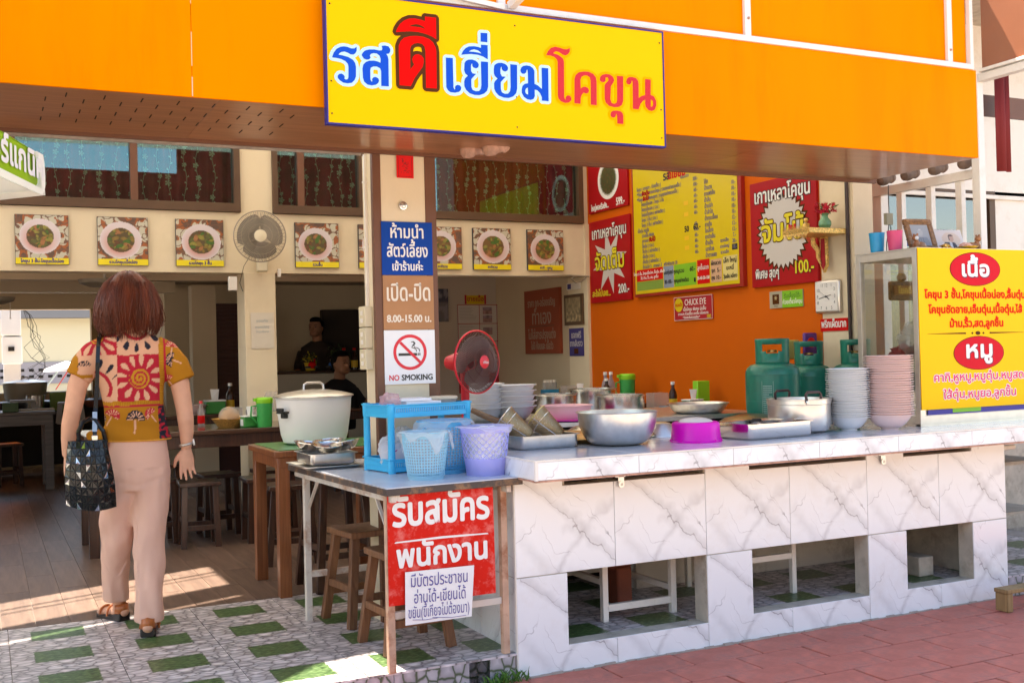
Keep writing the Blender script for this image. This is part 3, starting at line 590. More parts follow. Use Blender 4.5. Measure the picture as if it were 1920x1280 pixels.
# ---- added unseen roof: milky sheets brighten the hall, slits shape sun strips on the floor
hr = thing('sun_slit_roof', 'unseen milky sheet roof added over the hall, its gaps cut to lay sun strips on the floor', 'roof', (0, 0, 0))
M_milk = mat('milky sheet', (.80, .78, .72), rough=.5, transl=.55)
tcot = 1/math.tan(R_(SUN_EL))
def roof_sheet(x0, x1, y0, y1): obj('sheet', MB().box((x0, y0, 3.56), (x1, y1, 3.565)), M_milk, parent=hr)
def strip_quad(x0, x1, a0, b0, a1, b1):
    # sheet between two slightly slanting lines: near edge y=a0..a1, far edge y=b0..b1
    obj('sheet', MB().add([(x0, a0, 3.56), (x1, a1, 3.56), (x1, b1, 3.56), (x0, b0, 3.56), (x0, a0, 3.566), (x1, a1, 3.566), (x1, b1, 3.566), (x0, b0, 3.566)], [(0, 3, 2, 1), (4, 5, 6, 7), (0, 1, 5, 4), (1, 2, 6, 5), (2, 3, 7, 6), (3, 0, 4, 7)]), M_milk, parent=hr)
OX, OY = -.309*tcot, .951*tcot; H_ = 3.56-ZF
def gap_y(x, k): return k+.38*(x-OX*H_)+OY*H_      # roof line above the floor line y = k + .38 x
XA, XB = -4, 1.16+OX*H_
G0, G1 = 5.53, 6.10
strip_quad(XA, .40, 4.0, gap_y(XA, 5.20), 4.0, gap_y(.40, 5.20)); strip_quad(.40, XB, 4.0, 5.66, 4.0, 5.64); strip_quad(.40, XB, 5.80, gap_y(.40, 5.20), 5.97, gap_y(XB, 5.20)); strip_quad(XA, XB, gap_y(XA, 5.225), gap_y(XA, G0), gap_y(XB, 5.225), gap_y(XB, G0))
strip_quad(XA, XB, gap_y(XA, 5.80), gap_y(XA, 5.83), gap_y(XB, 5.82), gap_y(XB, 5.835)); strip_quad(XA, XB, gap_y(XA, 5.93), gap_y(XA, 5.945), gap_y(XB, 5.9), gap_y(XB, 5.925))
strip_quad(XA, XB, gap_y(XA, G1), gap_y(XA, 6.57), gap_y(XB, G1), gap_y(XB, 6.57)); strip_quad(XA, XB, gap_y(XA, 6.60), 9.4, gap_y(XB, 6.58), 8.7)
strip_quad(XB, .86, 4.0, 5.64, 4.0, 5.62); strip_quad(XB, .86, 5.97, 8.7, 6.02, 8.7); strip_quad(.86, 4.75, 4.0, 8.7, 4.0, 8.7)
tag(obj('railing_sun_block', MB().box((4.76, 4.6, 3.60), (9, 9.2, 3.65)), M_conc), 'unseen flat slab added on the right to keep the sun off the white railing', 'roof')  # out of view, added to block direct sun from the railing
# ---- right neighbour window
rw = thing('shop_window', 'dark glazed shop window behind the white railing with a blue sticker', 'window', (0, 0, 1.3-1.3*1.14)); rw.scale = (1.14, 1.14, 1.14)
obj('frame', MB().box((4.87, 4.98, 0), (4.92, 5.04, 2.26)).box((4.92, 4.98, 2.225), (6.2, 5.04, 2.26)).box((5.83, 4.98, 0), (5.88, 5.04, 2.225)), M_brownw, parent=rw)
obj('pane', MB().box((4.92, 5.005, 0), (5.83, 5.01, 2.225)), glass('shop glass', (.35, .38, .36), 0, .12), parent=rw)
obj('wall', MB().box((4.66, 4.98, 2.262), (6.4, 5.05, 4.2)).box((5.882, 4.98, 0), (6.4, 5.04, 2.262)).box((4.76, 4.99, 0), (4.868, 5.04, 2.262)), M_white, parent=rw)
obj('room_back', MB().box((4.80, 7.2, 0), (7.5, 7.3, 2.7)).box((6.4, 5.05, 0), (6.5, 7.2, 2.7)).box((4.76, 5.05, 2.3), (6.4, 7.2, 2.4)), mat('grey green plaster', (.30, .31, .27), rough=.8), parent=rw)
obj('sill', MB().box((4.8, 4.955, 2.21), (6.2, 4.979, 2.235)), M_white, parent=rw)
stk = MB(); lettering(stk, 'ปี', 5.14, 1.905, .17, y=0, stroke=.009); lettering(stk, 'ร', 5.40, 1.905, .15, y=0, stroke=.008)
stk2 = MB(); lettering(stk2, 'ปี', 5.14, 1.905, .17, y=.002, stroke=.017); lettering(stk2, 'ร', 5.40, 1.905, .15, y=.002, stroke=.016)
obj('lettering', stk, mat('navy vinyl', (.02, .03, .20)), parent=rw, loc=(0, 4.995, 0), smooth=0); obj('lettering', stk2, mat('mint vinyl', (.55, .75, .62)), parent=rw, loc=(0, 4.996, 0), smooth=0)
# ---- red curtain and things right of the posts
rc = MB(); P = [(5.93+.022*i, 5.0+.012*math.sin(i*1.6)) for i in range(7)]
rc.add([(x, y, 2.40) for x, y in P]+[(x, y, 3.05) for x, y in P], [(i, i+1, 8+i, 7+i) for i in range(6)])
tag(obj('red_curtain', rc, mat('maroon cloth', (.20, .015, .015), rough=.8), solid=.003), 'maroon cloth banner hanging behind the white posts at the upper right', 'curtain')
tag(obj('transparent_awning', MB().box((5.3, 5.1, 2.78), (6.4, 5.12, 2.92)), M_brownp), 'brown board edge above the maroon banner', 'board')
cw = obj('clutter_shelf', MB().box((4.72, 4.35, .60), (5.5, 4.9, .62)).box((4.72, 4.36, .32), (5.5, 4.9, .335)), M_conc); tag(cw, 'grey shelf boards beyond the right end of the counter', 'shelf')
tag(obj('cement_wall', MB().box((4.70, 4.95, ZF), (6.4, 4.975, .80)), M_conc), 'dark cement wall under the counter end at the right edge', 'wall')
tag(obj('pipe', MB().tube([(4.72, 4.1, .735), (4.95, 4.12, .735)], .014, 10), M_white), 'short white pipe beyond the right end of the counter', 'pipe')
# ---- street and houses across, seen in the glass
st = obj('street', MB().box((-40, -40, -.25), (40, -11, -.05)), mat('asphalt', (.05, .05, .05), rough=.9, var=.2, vscale=3), kind='structure')
hs = thing('opposite_house', 'row of shophouses across the street, mirrored in the high windows', 'building', (0, -16, 0))
obj('wall', MB().box((-25, -6, 0), (25, 0, 4.6)), mat('house plaster', (.35, .31, .25), rough=.85, var=.1, vscale=1), parent=hs)
obj('roof', MB().prism([(-25.5, 4.6), (25.5, 4.6), (25, 5.3), (-25, 5.3)], -6.5, .5), mat('house roof', (.14, .07, .05), rough=.8), parent=hs)
for i in range(-6, 7): obj('window', MB().box((i*3.6-.9, 0, 2.8), (i*3.6+.9, .04, 4.3)), M_brownw, parent=hs)
yard = obj('yard', MB().box((-12, 16.005, -.19), (14, 60, ZF-.03)), mat('yard concrete', (.42, .40, .36), rough=.9), kind='structure')
# outlines of the painted letters of the big sign (x, z in mm, in the plane of the board)
GLYPHS = [
 ('b',[[(1176,2403),(1183,2421),(1194,2436),(1209,2445),(1223,2448),(1236,2447),(1250,2443),(1262,2444),(1271,2451),(1271,2437),(1266,2427),(1258,2421),(1247,2421),(1236,2426),(1223,2429),(1212,2426),(1204,2420),(1201,2415),(1216,2414),(1238,2410),(1256,2401),(1264,2390),(1267,2376),(1266,2340),(1260,2326),(1249,2315),(1233,2312),(1217,2313),(1203,2321),(1196,2329),(1196,2337),(1202,2344),(1211,2346),(1219,2342),(1223,2335),(1221,2328),(1228,2325),(1235,2328),(1237,2336),(1238,2373),(1236,2384),(1227,2394),(1211,2400),(1194,2402)]]),
 ('b',[[(1290,2422),(1294,2431),(1303,2440),(1320,2446),(1339,2448),(1359,2446),(1370,2448),(1372,2456),(1369,2464),(1383,2467),(1396,2465),(1403,2456),(1403,2447),(1397,2438),(1387,2436),(1392,2428),(1395,2416),(1394,2314),(1364,2313),(1365,2369),(1361,2380),(1348,2385),(1335,2384),(1324,2378),(1322,2365),(1322,2334),(1327,2325),(1329,2329),(1328,2336),(1334,2343),(1343,2345),(1353,2341),(1356,2332),(1352,2323),(1343,2316),(1326,2312),(1310,2314),(1297,2324),(1293,2338),(1292,2372),(1296,2388),(1306,2398),(1320,2404),(1338,2406),(1353,2404),(1363,2400),(1364,2415),(1360,2427),(1349,2434),(1336,2434),(1326,2430),(1322,2423),(1325,2416),(1319,2409),(1309,2407),(1298,2410)]]),
 ('r',[[(1437,2471),(1445,2490),(1460,2505),(1484,2513),(1511,2517),(1538,2516),(1562,2510),(1578,2498),(1588,2479),(1590,2463),(1588,2322),(1544,2321),(1545,2459),(1542,2478),(1532,2488),(1515,2490),(1500,2486),(1488,2477),(1483,2464),(1482,2386),(1491,2398),(1498,2407),(1493,2413),(1490,2425),(1494,2436),(1504,2445),(1517,2447),(1529,2443),(1537,2433),(1537,2417),(1532,2400),(1510,2370),(1498,2353),(1482,2322),(1437,2322)]]),
 ('r',[[(1427,2522),(1432,2536),(1444,2555),(1462,2571),(1482,2580),(1506,2583),(1526,2581),(1546,2577),(1546,2595),(1592,2595),(1591,2512),(1572,2521),(1548,2528),(1518,2532),(1484,2531),(1450,2526)],[(1481,2550),(1493,2557),(1508,2561),(1525,2560),(1539,2554),(1546,2547),(1529,2551),(1505,2552)]]),
 ('b',[[(1629,2445),(1658,2446),(1658,2333),(1662,2324),(1665,2326),(1664,2334),(1668,2340),(1676,2344),(1685,2342),(1691,2335),(1689,2325),(1681,2317),(1663,2312),(1645,2313),(1634,2320),(1628,2331),(1628,2344)]]),
 ('b',[[(1706,2417),(1707,2431),(1713,2440),(1724,2446),(1739,2448),(1754,2445),(1764,2438),(1768,2430),(1765,2420),(1756,2415),(1745,2417),(1740,2423),(1740,2433),(1736,2430),(1734,2423),(1734,2403),(1740,2394),(1755,2393),(1734,2371),(1734,2340),(1739,2329),(1752,2325),(1766,2327),(1774,2336),(1777,2352),(1777,2444),(1808,2445),(1806,2348),(1801,2331),(1788,2319),(1768,2311),(1747,2310),(1726,2315),(1711,2327),(1704,2341),(1704,2359),(1708,2372),(1720,2383),(1709,2391),(1705,2404)]]),
 ('b',[[(1694,2462),(1702,2478),(1713,2490),(1728,2498),(1749,2501),(1767,2500),(1779,2497),(1779,2510),(1808,2511),(1807,2455),(1788,2464),(1763,2469),(1736,2469),(1712,2466)],[(1727,2478),(1737,2485),(1749,2489),(1764,2487),(1774,2482),(1780,2475),(1764,2478),(1746,2479)]]),
 ('b',[[(1779,2557),(1808,2558),(1807,2522),(1778,2522)]]),
 ('b',[[(1832,2418),(1834,2432),(1841,2440),(1852,2445),(1867,2447),(1882,2444),(1892,2437),(1895,2429),(1892,2419),(1882,2414),(1872,2416),(1867,2422),(1867,2432),(1863,2429),(1861,2420),(1861,2404),(1867,2393),(1883,2393),(1861,2370),(1861,2342),(1865,2330),(1878,2325),(1892,2327),(1901,2337),(1904,2354),(1905,2445),(1935,2445),(1933,2351),(1928,2332),(1915,2318),(1894,2310),(1873,2310),(1851,2316),(1838,2329),(1832,2342),(1832,2362),(1836,2372),(1848,2383),(1836,2392),(1832,2402)]]),
 ('b',[[(1949,2426),(1953,2436),(1962,2443),(1977,2447),(1992,2446),(2005,2439),(2012,2428),(2011,2376),(2025,2371),(2044,2358),(2045,2444),(2075,2444),(2073,2311),(2042,2311),(2043,2325),(2034,2342),(2023,2351),(2011,2353),(2011,2326),(2005,2315),(1992,2310),(1976,2312),(1962,2320),(1953,2335),(1953,2349),(1957,2363),(1967,2372),(1982,2376),(1982,2420),(1980,2431),(1977,2428),(1975,2419),(1968,2413),(1958,2412),(1951,2417)],[(1981,2359),(1972,2354),(1968,2344),(1971,2334),(1981,2330)]]),
 ('p',[[(2067,2497),(2076,2514),(2090,2528),(2109,2535),(2129,2533),(2148,2529),(2164,2530),(2177,2536),(2176,2522),(2168,2511),(2156,2504),(2141,2507),(2127,2515),(2113,2517),(2103,2512),(2100,2507),(2116,2505),(2133,2498),(2145,2489),(2148,2477),(2145,2333),(2149,2324),(2153,2326),(2152,2335),(2162,2342),(2172,2341),(2179,2332),(2177,2322),(2166,2313),(2149,2310),(2130,2315),(2118,2326),(2116,2340),(2119,2474),(2116,2484),(2104,2493),(2085,2497)]]),
 ('p',[[(2192,2312),(2195,2411),(2201,2428),(2215,2440),(2238,2446),(2263,2447),(2284,2440),(2296,2427),(2299,2410),(2297,2312),(2269,2312),(2271,2411),(2267,2425),(2254,2431),(2240,2430),(2228,2423),(2223,2410),(2223,2375),(2233,2382),(2245,2384),(2258,2380),(2262,2369),(2258,2360),(2248,2356),(2236,2359),(2227,2349),(2222,2336),(2220,2312)]]),
 ('p',[[(2315,2421),(2318,2432),(2329,2441),(2345,2445),(2363,2445),(2378,2437),(2384,2424),(2379,2412),(2367,2396),(2363,2341),(2369,2327),(2381,2324),(2392,2329),(2396,2340),(2398,2442),(2428,2443),(2425,2340),(2418,2322),(2403,2313),(2381,2310),(2356,2314),(2340,2327),(2336,2343),(2337,2398),(2342,2405),(2355,2418),(2357,2426),(2352,2432),(2343,2431),(2342,2423),(2343,2417),(2335,2411),(2324,2410),(2317,2414)]]),
 ('p',[[(2362,2279),(2365,2288),(2375,2295),(2391,2297),(2410,2296),(2420,2289),(2424,2278),(2423,2243),(2394,2243),(2394,2276),(2391,2284),(2388,2280),(2387,2273),(2380,2267),(2369,2267),(2363,2272)]]),
 ('p',[[(2443,2423),(2446,2434),(2456,2442),(2473,2444),(2491,2441),(2501,2431),(2503,2418),(2502,2358),(2515,2367),(2534,2373),(2536,2441),(2564,2441),(2562,2376),(2578,2371),(2589,2352),(2589,2333),(2581,2315),(2565,2308),(2549,2311),(2536,2323),(2533,2339),(2534,2354),(2522,2347),(2510,2334),(2500,2310),(2472,2310),(2474,2416),(2473,2428),(2469,2428),(2468,2420),(2461,2412),(2450,2411),(2444,2416)],[(2562,2357),(2572,2351),(2573,2335),(2568,2327),(2561,2326)]]),
]
# ================================================================ signs
def paint(name, r, g, b, rough=.45, **k): return mat(name, s2l(r, g, b), rough=rough, **k)
M_yel = mat('sign yellow', (.92, .50, .0), rough=.4, spec=.12); M_yel2 = mat('menu yellow', (.66, .50, .005), rough=.4)
M_red = mat('sign red', (.60, .008, .008), rough=.5, spec=.12); M_sblue = mat('sign blue', (.003, .075, .55), rough=.5, spec=.08); M_lblue = mat('sign pale blue', (.50, .72, .76), rough=.5, spec=.1)
M_pinkr = mat('sign rose', (.58, .035, .045), rough=.5, spec=.08); M_gold = mat('sign amber', (.92, .40, .0), rough=.5, spec=.08); M_sbrown = mat('sign brown', (.09, .028, .006), rough=.5, spec=.1)
M_pwhite = mat('print white', (.80, .79, .77), rough=.4); M_navy = mat('frame navy', (.04, .035, .22), rough=.5, spec=.15); M_pbr = mat('print red', (.75, .004, .003), rough=.5, spec=.06)
M_pblack = mat('print black', (.015, .015, .015), rough=.5); M_green = mat('print green', (.20, .50, .02), rough=.4)
sg = thing('shop_sign', 'big yellow shop sign with blue, red and rose Thai lettering and a thin violet edge', 'sign', (0, 0, 0))
XL, XR, ZB, ZT = 1.152, 2.634, 2.157, 2.652
obj('board', MB().box((XL+.006, 3.9, ZB+.006), (XR-.006, 3.925, ZT-.006)), M_yel, parent=sg)
obj('edge_frame', MB().box((XL, 3.897, ZB), (XR, 3.93, ZB+.006)).box((XL, 3.897, ZT-.006), (XR, 3.93, ZT)).box((XL, 3.897, ZB+.006), (XL+.006, 3.93, ZT-.006)).box((XR-.006, 3.897, ZB+.006), (XR, 3.93, ZT-.006)), M_navy, parent=sg)
cols = {'b': (M_sblue, M_lblue, .0125), 'r': (M_pbr, M_sbrown, .0135), 'p': (M_pinkr, M_gold, .010)}
for key, (fm, bm_, off) in cols.items():
    f_ = MB(); b_ = MB(); kk = 0
    for t, Ps in GLYPHS:
        if t != key: continue
        Pm = [[(x/1000, z/1000) for x, z in P] for P in Ps]
        curve_to(f_, flat_poly(f_, Pm[0], 0, Pm[1:]), 3.8965)
        # outline: the same shape pushed outwards, done as stacked shifted copies
        vs, fs = [], []
        tmp = MB(); curve_to(tmp, flat_poly(tmp, Pm[0], 0, Pm[1:]), 0)
        for k in range(14):
            a = 2*math.pi*k/14; b_.add([(v[0]+off*math.cos(a), 3.8985-.00005*(k+kk % 3), v[2]+off*math.sin(a)) for v in tmp.v], tmp.f)
        for k in range(7):
            a = 2*math.pi*k/7; b_.add([(v[0]+off*.5*math.cos(a), 3.8977-.00005*(k+kk % 3), v[2]+off*.5*math.sin(a)) for v in tmp.v], tmp.f)
        kk += 1
    obj('lettering', f_, fm, parent=sg, smooth=0); obj('letter_outline', b_, bm_, parent=sg, smooth=0)
sc_ = MB()
for x in (XL+.02, 1.93, XR-.02):
    for z in (ZB+.04, ZB+.16, ZT-.05): sc_.sphere((x, 3.8985, z), .0035, 6)
obj('screw', sc_, M_pblack, parent=sg, kind='stuff')
# ---- pillar notices
def plate(name, label, x0, z0, x1, z1, y, m, cat='sign', th=.004):
    t = thing(name, label, cat, ((x0+x1)/2, y, (z0+z1)/2)); wd, hg = (x1-x0)/2, (z1-z0)/2
    obj('plate', MB().box((-wd, 0, -hg), (wd, th, hg)), m, parent=t, bevel=.0006); return t
def letters(t, lines, m, y=-.0008, nm='lettering', **kw):
    mb = MB()
    for L_ in lines:
        s, x, z, size = L_[:4]; o = dict(kw); o.update(L_[4] if len(L_) > 4 else {}); lettering(mb, s, x, z, size, y=y, **o)
    return obj(nm, mb, m, parent=t, smooth=0)
PY = 4.712
t = plate('notice_sign', 'blue notice on the pillar with three lines of white Thai lettering', 1.633, 1.668, 1.880, 1.911, PY, paint('notice blue', 8, 66, 155, rough=.5, spec=.15))
letters(t, [('ห้ามนำ', 0, .048, .080, dict(fit=.158)), ('สัตว์เลี้ยง', 0, -.038, .080, dict(fit=.196)), ('เข้าร้านค่ะ', 0, -.100, .052, dict(fit=.147))], M_pwhite, stroke=.0013)
t = plate('opening_hours_sign', 'brown opening hours plate on the pillar with pale lettering', 1.635, 1.419, 1.8805, 1.666, PY, paint('hours brown', 172, 122, 80, rough=.3, var=.08))
letters(t, [('เปิด-ปิด', 0, .009, .108, dict(fit=.208)), ('8.00-15.00 น.', 0, -.088, .045, dict(fit=.213))], mat('hours pale', (.78, .70, .58), rough=.4), stroke=.0016)
t = plate('no_smoking_sign', 'white no smoking sign with a red ring, lowest on the pillar', 1.635, 1.171, 1.881, 1.417, PY, paint('notice white', 232, 234, 236))
rg = MB(); n = 48
for k in range(n):
    a, b = 2*math.pi*k/n, 2*math.pi*(k+1)/n
    rg.add([(r*math.cos(q), -.0012, .022+r*math.sin(q)) for r, q in ((.067, a), (.081, a), (.081, b), (.067, b))], [(0, 1, 2, 3)])
rg.add([(-.052, -.0014, .063), (-.043, -.0014, .072), (.052, -.0014, -.02), (.043, -.0014, -.029)], [(0, 1, 2, 3)])
obj('ring', rg, mat('no smoking red', (.72, .02, .04), rough=.4), parent=t, smooth=0)
cg = MB(); quad(cg, -.056, .006, .034, .018, -.0008); quad(cg, .037, .006, .042, .018, -.0008); quad(cg, .045, .006, .05, .018, -.0008)
for off in (0, .016): cg.tube([(.047-off, -.0008, .024), (.046-off, -.0008, .034), (.036-off, -.0008, .041), (.024-off, -.0008, .043), (.018-off*.3, -.0008, .052), (.026-off*.3, -.0008, .062), (.018-off*.3, -.0008, .070), (.006, -.0008, .068)], .0018, 5)
obj('cigarette', cg, mat('charcoal print', (.04, .04, .035)), parent=t, smooth=0)
letters(t, [('NO', -.079, -.105, .036, dict(fit=.047))], MATS['no smoking red'], stroke=.0008); letters(t, [('SMOKING', .032, -.105, .036, dict(fit=.150))], MATS['charcoal print'], stroke=.0012)
t = plate('paper_talisman', 'red printed paper strip at the top of the pillar', 1.714, 2.112, 1.797, 2.226, 4.714, paint('talisman red', 225, 20, 25, rough=.8), 'paper', .001)
tm_ = MB()
for a in range(60):
    rr.seed(a); x = rr.gauss(0, .010); z = rr.uniform(-.035, .03); tm_.add([(x, -.0006, z), (x+rr.uniform(.001, .006), -.0006, z+.001), (x+.002, -.0006, z+rr.uniform(.002, .006))], [(0, 1, 2)])
for s in (-1, 1): tm_.tube([(.033*s, -.0006, -.05), (.033*s, -.0006, .045)], .0006, 4)
tm_.tube([(-.033, -.0006, -.05), (.033, -.0006, -.05)], .0006, 4)
obj('lettering', tm_, M_pblack, parent=t, smooth=0)
md = obj('round_medallion', MB().lathe([(0, .012), (.009, .010), (.012, .006), (.019, .004), (.021, 0), (.021, -.004)], 28, M=Matrix.Rotation(R_(90), 4, 'X')), M_steel, loc=(1.742, 4.716, 1.985)); tag(md, 'small shiny round metal medallion on the pillar', 'medallion')
# ---- poster on the table edge
t = thing('job_poster', 'red job poster with white Thai lettering taped to the front of the metal table', 'poster', (1.578, 3.928, .583)); 
pv = MB(); vs = []; nx, nz = 12, 12
for j in range(nz+1):
    for i in range(nx+1):
        u, v = i/nx, j/nz; vs.append(((u-.5)*.438+.006*(1-v)*(u-.5), -.0016*math.sin(v*3.1)*math.sin(u*3.0)-.002, (v-.5)*.444-.012*u*(1-v)*.0))
pv.add(vs, [(j*(nx+1)+i, j*(nx+1)+i+1, (j+1)*(nx+1)+i+1, (j+1)*(nx+1)+i) for j in range(nz) for i in range(nx)])
obj('sheet', pv, mat('poster red', s2l(212, 34, 22), rough=.5, spec=.15, dirt=s2l(238, 150, 140), dscale=16, damt=.55), parent=t)
l = MB(); y = -.0045
lettering(l, 'รับสมัคร', 0, .076, .150, y=y, stroke=.0042, n=8, fit=.395); lettering(l, 'พนักงาน', 0, -.080, .118, y=y, stroke=.0036, n=8, fit=.37)
l.add([(-.195, y, .012), (-.19, y, .017), (0, y, .022), (.19, y, .017), (.195, y, .012), (0, y, .013)], [(0, 1, 2, 3, 4, 5)])
obj('lettering', l, M_pwhite, parent=t, smooth=0)
t = thing('handwritten_note', 'white paper with blue handwritten Thai lines stuck low on the red poster', 'note', (1.557, 3.914, .384)); t.rotation_euler = (0, R_(1.2), 0)
nb = MB(); nb.add([(-.139, 0, -.102), (.133, -.001, -.095), (.145, 0, .101), (-.139, .001, .098)], [(0, 1, 2, 3)]); obj('sheet', nb, mat('note paper', (.82, .81, .80), rough=.8), parent=t, smooth=0)
letters(t, [('มีบัตรประชาชน', 0, .040, .056, dict(fit=.232, hgt=1.15)), ('อ่านได้-เขียนได้', .002, -.022, .056, dict(fit=.212, hgt=1.1)), ('ขยัน(ขี้เกียจไม่ต้องมา)', -.002, -.076, .050, dict(fit=.25, hgt=1.15))], mat('pen violet', (.07, .05, .28)), y=-.002)
u = MB(); u.tube([(-.11, -.002, -.083), (-.06, -.002, -.088), (-.01, -.002, -.086)], .001, 5); u.tube([(-.03, -.002, -.082), (.05, -.002, -.090), (.11, -.002, -.088)], .001, 5); obj('underline', u, MATS['pen violet'], parent=t)
# ---- menu boards on the orange wall. Their local x runs towards the street
def wall_board(name, label, y0, z0, y1, z1, m, th=.012, side=None, x=4.6, cat='sign', rim=None):
    t = thing(name, label, cat, (x-th, (y0+y1)/2, (z0+z1)/2), rz=R_(-90)); wd, hg = abs(y0-y1)/2, (z1-z0)/2
    obj('plate', MB().box((-wd, 0, -hg), (wd, th-.001, hg)), m, parent=t, bevel=.001); t['hw'] = wd; return t
def food_print(seed, dark=(.10, .07, .03), bowl=(.72, .56, .57), cap=.12):
    r = random.Random(seed); bits = [(r.uniform(-.24, .24), r.uniform(-.24, .24), r.uniform(.04, .09), r.uniform(0, 3.14), r.choice([(.05, .12, .02), (.20, .13, .03), (.12, .05, .02), (.22, .20, .04), (.10, .10, .03), (.30, .13, .05)])) for _ in range(46)]
    cxo, cyo, bsc = .5+r.uniform(-.05, .03), .48+r.uniform(-.03, .03), 1+r.uniform(-.06, .10)
    def fn(u, v):
        if v < cap: return (.80, .66, .02)
        x, y = u-cxo, (v-cap)/(1-cap)-cyo; d = math.hypot(x, y*.95)/bsc
        if d < .40:
            if d < .265:
                c = dark
                for bx, by, br, ba, bc in bits:
                    dx, dy = x-bx, y-by; q = dx*math.cos(ba)+dy*math.sin(ba); p = -dx*math.sin(ba)+dy*math.cos(ba)
                    if (q/br)**2+(p/br/.5)**2 < 1: c = tuple(k*(.7+.5*(1-(q/br)**2)) for k in bc)
                return c
            t = (d-.265)/.135; ang = math.atan2(y, x); pk = max(0, min(1, (1-t)*.9*(.55-.6*math.sin(ang+.4))))
            return tuple(a_*(1-pk)+b_*pk for a_, b_ in zip((.64, .57, .60), (.62, .32, .28))) if t < .93 else (.70, .66, .70)
        # patterned tablecloth: pale loops on brown
        q = noise.noise(Vector((u*7+seed, v*7, 1.5)))
        q2 = abs(math.sin(u*19+3*q)*math.cos(v*17+2*q))
        if q2 < .16: return (.16, .08, .05)
        return (.52, .50, .40) if q > .02 else ((.34, .10, .03) if q > -.3 else (.12, .07, .05))
    return fn
pm_ = vcol('food photo print', rough=.35)
# row of dish pictures on the beam
PX = [.206, .721, 1.240, None, 2.094, 2.582, 3.10, 3.531, 4.015]
CAPT = ['โคขุน 3 ชั้น-โคขุนเนื้อน่อง', 'รวมโคขุนเนื้อน่อง', 'รวมโคขุน 3 ชั้น', None, 'รวมลิ้น', 'รวมสด', 'คากิรวม', 'คากิรวม', 'คากิ - หูหมู']
WHERE = ['leftmost, beside the green parasol', 'second from the left, above the woman', 'third from the left, left of the wall fan', None, 'just right of the grey wall fan', 'half hidden by the front pillar on its left', 'half hidden by the front pillar on its right', 'second from the right, under the curtained window', 'rightmost, next to the orange wall']
for i, x0 in enumerate(PX):
    if x0 is None: continue
    t = thing('dish_picture', 'dish photo board with a yellow caption, '+WHERE[i], 'picture', (x0, 7.975, 1.972), group='dish photo boards along the cream beam')
    obj('board', MB().box((0, 0, 0), (.332, .022, .333)), mat('board edge', (.05, .045, .05)), parent=t)
    grid_print('photo', .328, .329, 84, 84, food_print(i*3+1, dark=((.10, .07, .03) if i < 5 else (.17, .09, .03))), pm_, t, y=-.001, x0=.002, z0=.002)
    letters(t, [(CAPT[i], .166, .012, .030, dict(wide=.9))], M_navy, y=-.002, stroke=.0012)
def steam_red(t, w, h): pass
RD = mat('menu red', (.38, .005, .008), rough=.5, spec=.25)
# top left board with a bowl
t = wall_board('menu_poster', 'red price poster with a bowl of beef and the price 599', 7.945, 2.44, 7.330, 3.05, RD, th=.02)
bm2 = MB(); disc(bm2, .02, -.06, .165, .16, -.002); obj('bowl_rim', bm2, M_pwhite, parent=t, smooth=0)
grid_print('bowl_photo', .33, .33, 40, 40, lambda u, v: ((.07+.12*max(0, noise.noise(Vector((u*14, v*14, 3)))), .06+.07*max(0, noise.noise(Vector((u*16, v*12, 9)))), .02) if math.hypot(u-.5, v-.5) < .36 else (.45, .46, .42)), pm_, t, y=-.003, x0=-.145, z0=-.225)
for c in list(t.children):
    if c.name.startswith('bowl_photo'):
        bmx = bmesh.new(); bmx.from_mesh(c.data); bmesh.ops.delete(bmx, geom=[v for v in bmx.verts if math.hypot(v.co.x-.02, v.co.z+.06) > .135], context='VERTS'); bmx.to_mesh(c.data); bmx.free()
letters(t, [('ใหญ่พอหรือยัง...', -.12, -.285, .062, dict(wide=.7)), ('599.-', .20, -.285, .085, dict(wide=.75))], M_pwhite, y=-.002, stroke=.0025)
def burst(mb, cx, cz, r0, r1, n, y, sx=1., ph=0.):
    P = [(cx+sx*(r1 if k % 2 == 0 else r0)*math.cos(ph+math.pi*k/n), y, cz+(r1 if k % 2 == 0 else r0)*math.sin(ph+math.pi*k/n)) for k in range(2*n)]
    return mb.add(P+[(cx, y, cz)], [(k, (k+1) % (2*n), 2*n) for k in range(2*n)])
def outl(t, lines, mi, mo, st, ou, y=-.003, **k):
    letters(t, lines, mo, y=y+.0012, nm='letter_outline', stroke=ou, n=10, **k); letters(t, lines, mi, y=y, stroke=st, **k)
GREY = mat('poster grey white', (.58, .55, .53), rough=.4); MY = mat('lettering yellow', (.72, .62, .02), rough=.4)
t = wall_board('menu_poster', 'red price poster with a spiky white star and the price 200', 7.945, 1.698, 7.312, 2.37, RD, th=.02)
m_ = MB(); burst(m_, 0, -.01, .12, .27, 8, -.001, ph=.2); obj('star', m_, GREY, parent=t, smooth=0)
outl(t, [('เกาเหลาโคขุน', .0, .19, .125, dict(fit=.53))], M_pwhite, M_pblack, .002, .007)
outl(t, [('จัดเต็ม', 0, -.07, .19, dict(fit=.45))], MY, M_sbrown, .004, .010, y=-.005)
letters(t, [('สะใจไปเลย...', -.14, -.285, .07, dict(fit=.29))], MY, stroke=.002); outl(t, [('200.-', .21, -.275, .10, dict(fit=.16))], M_pwhite, M_pblack, .002, .005)
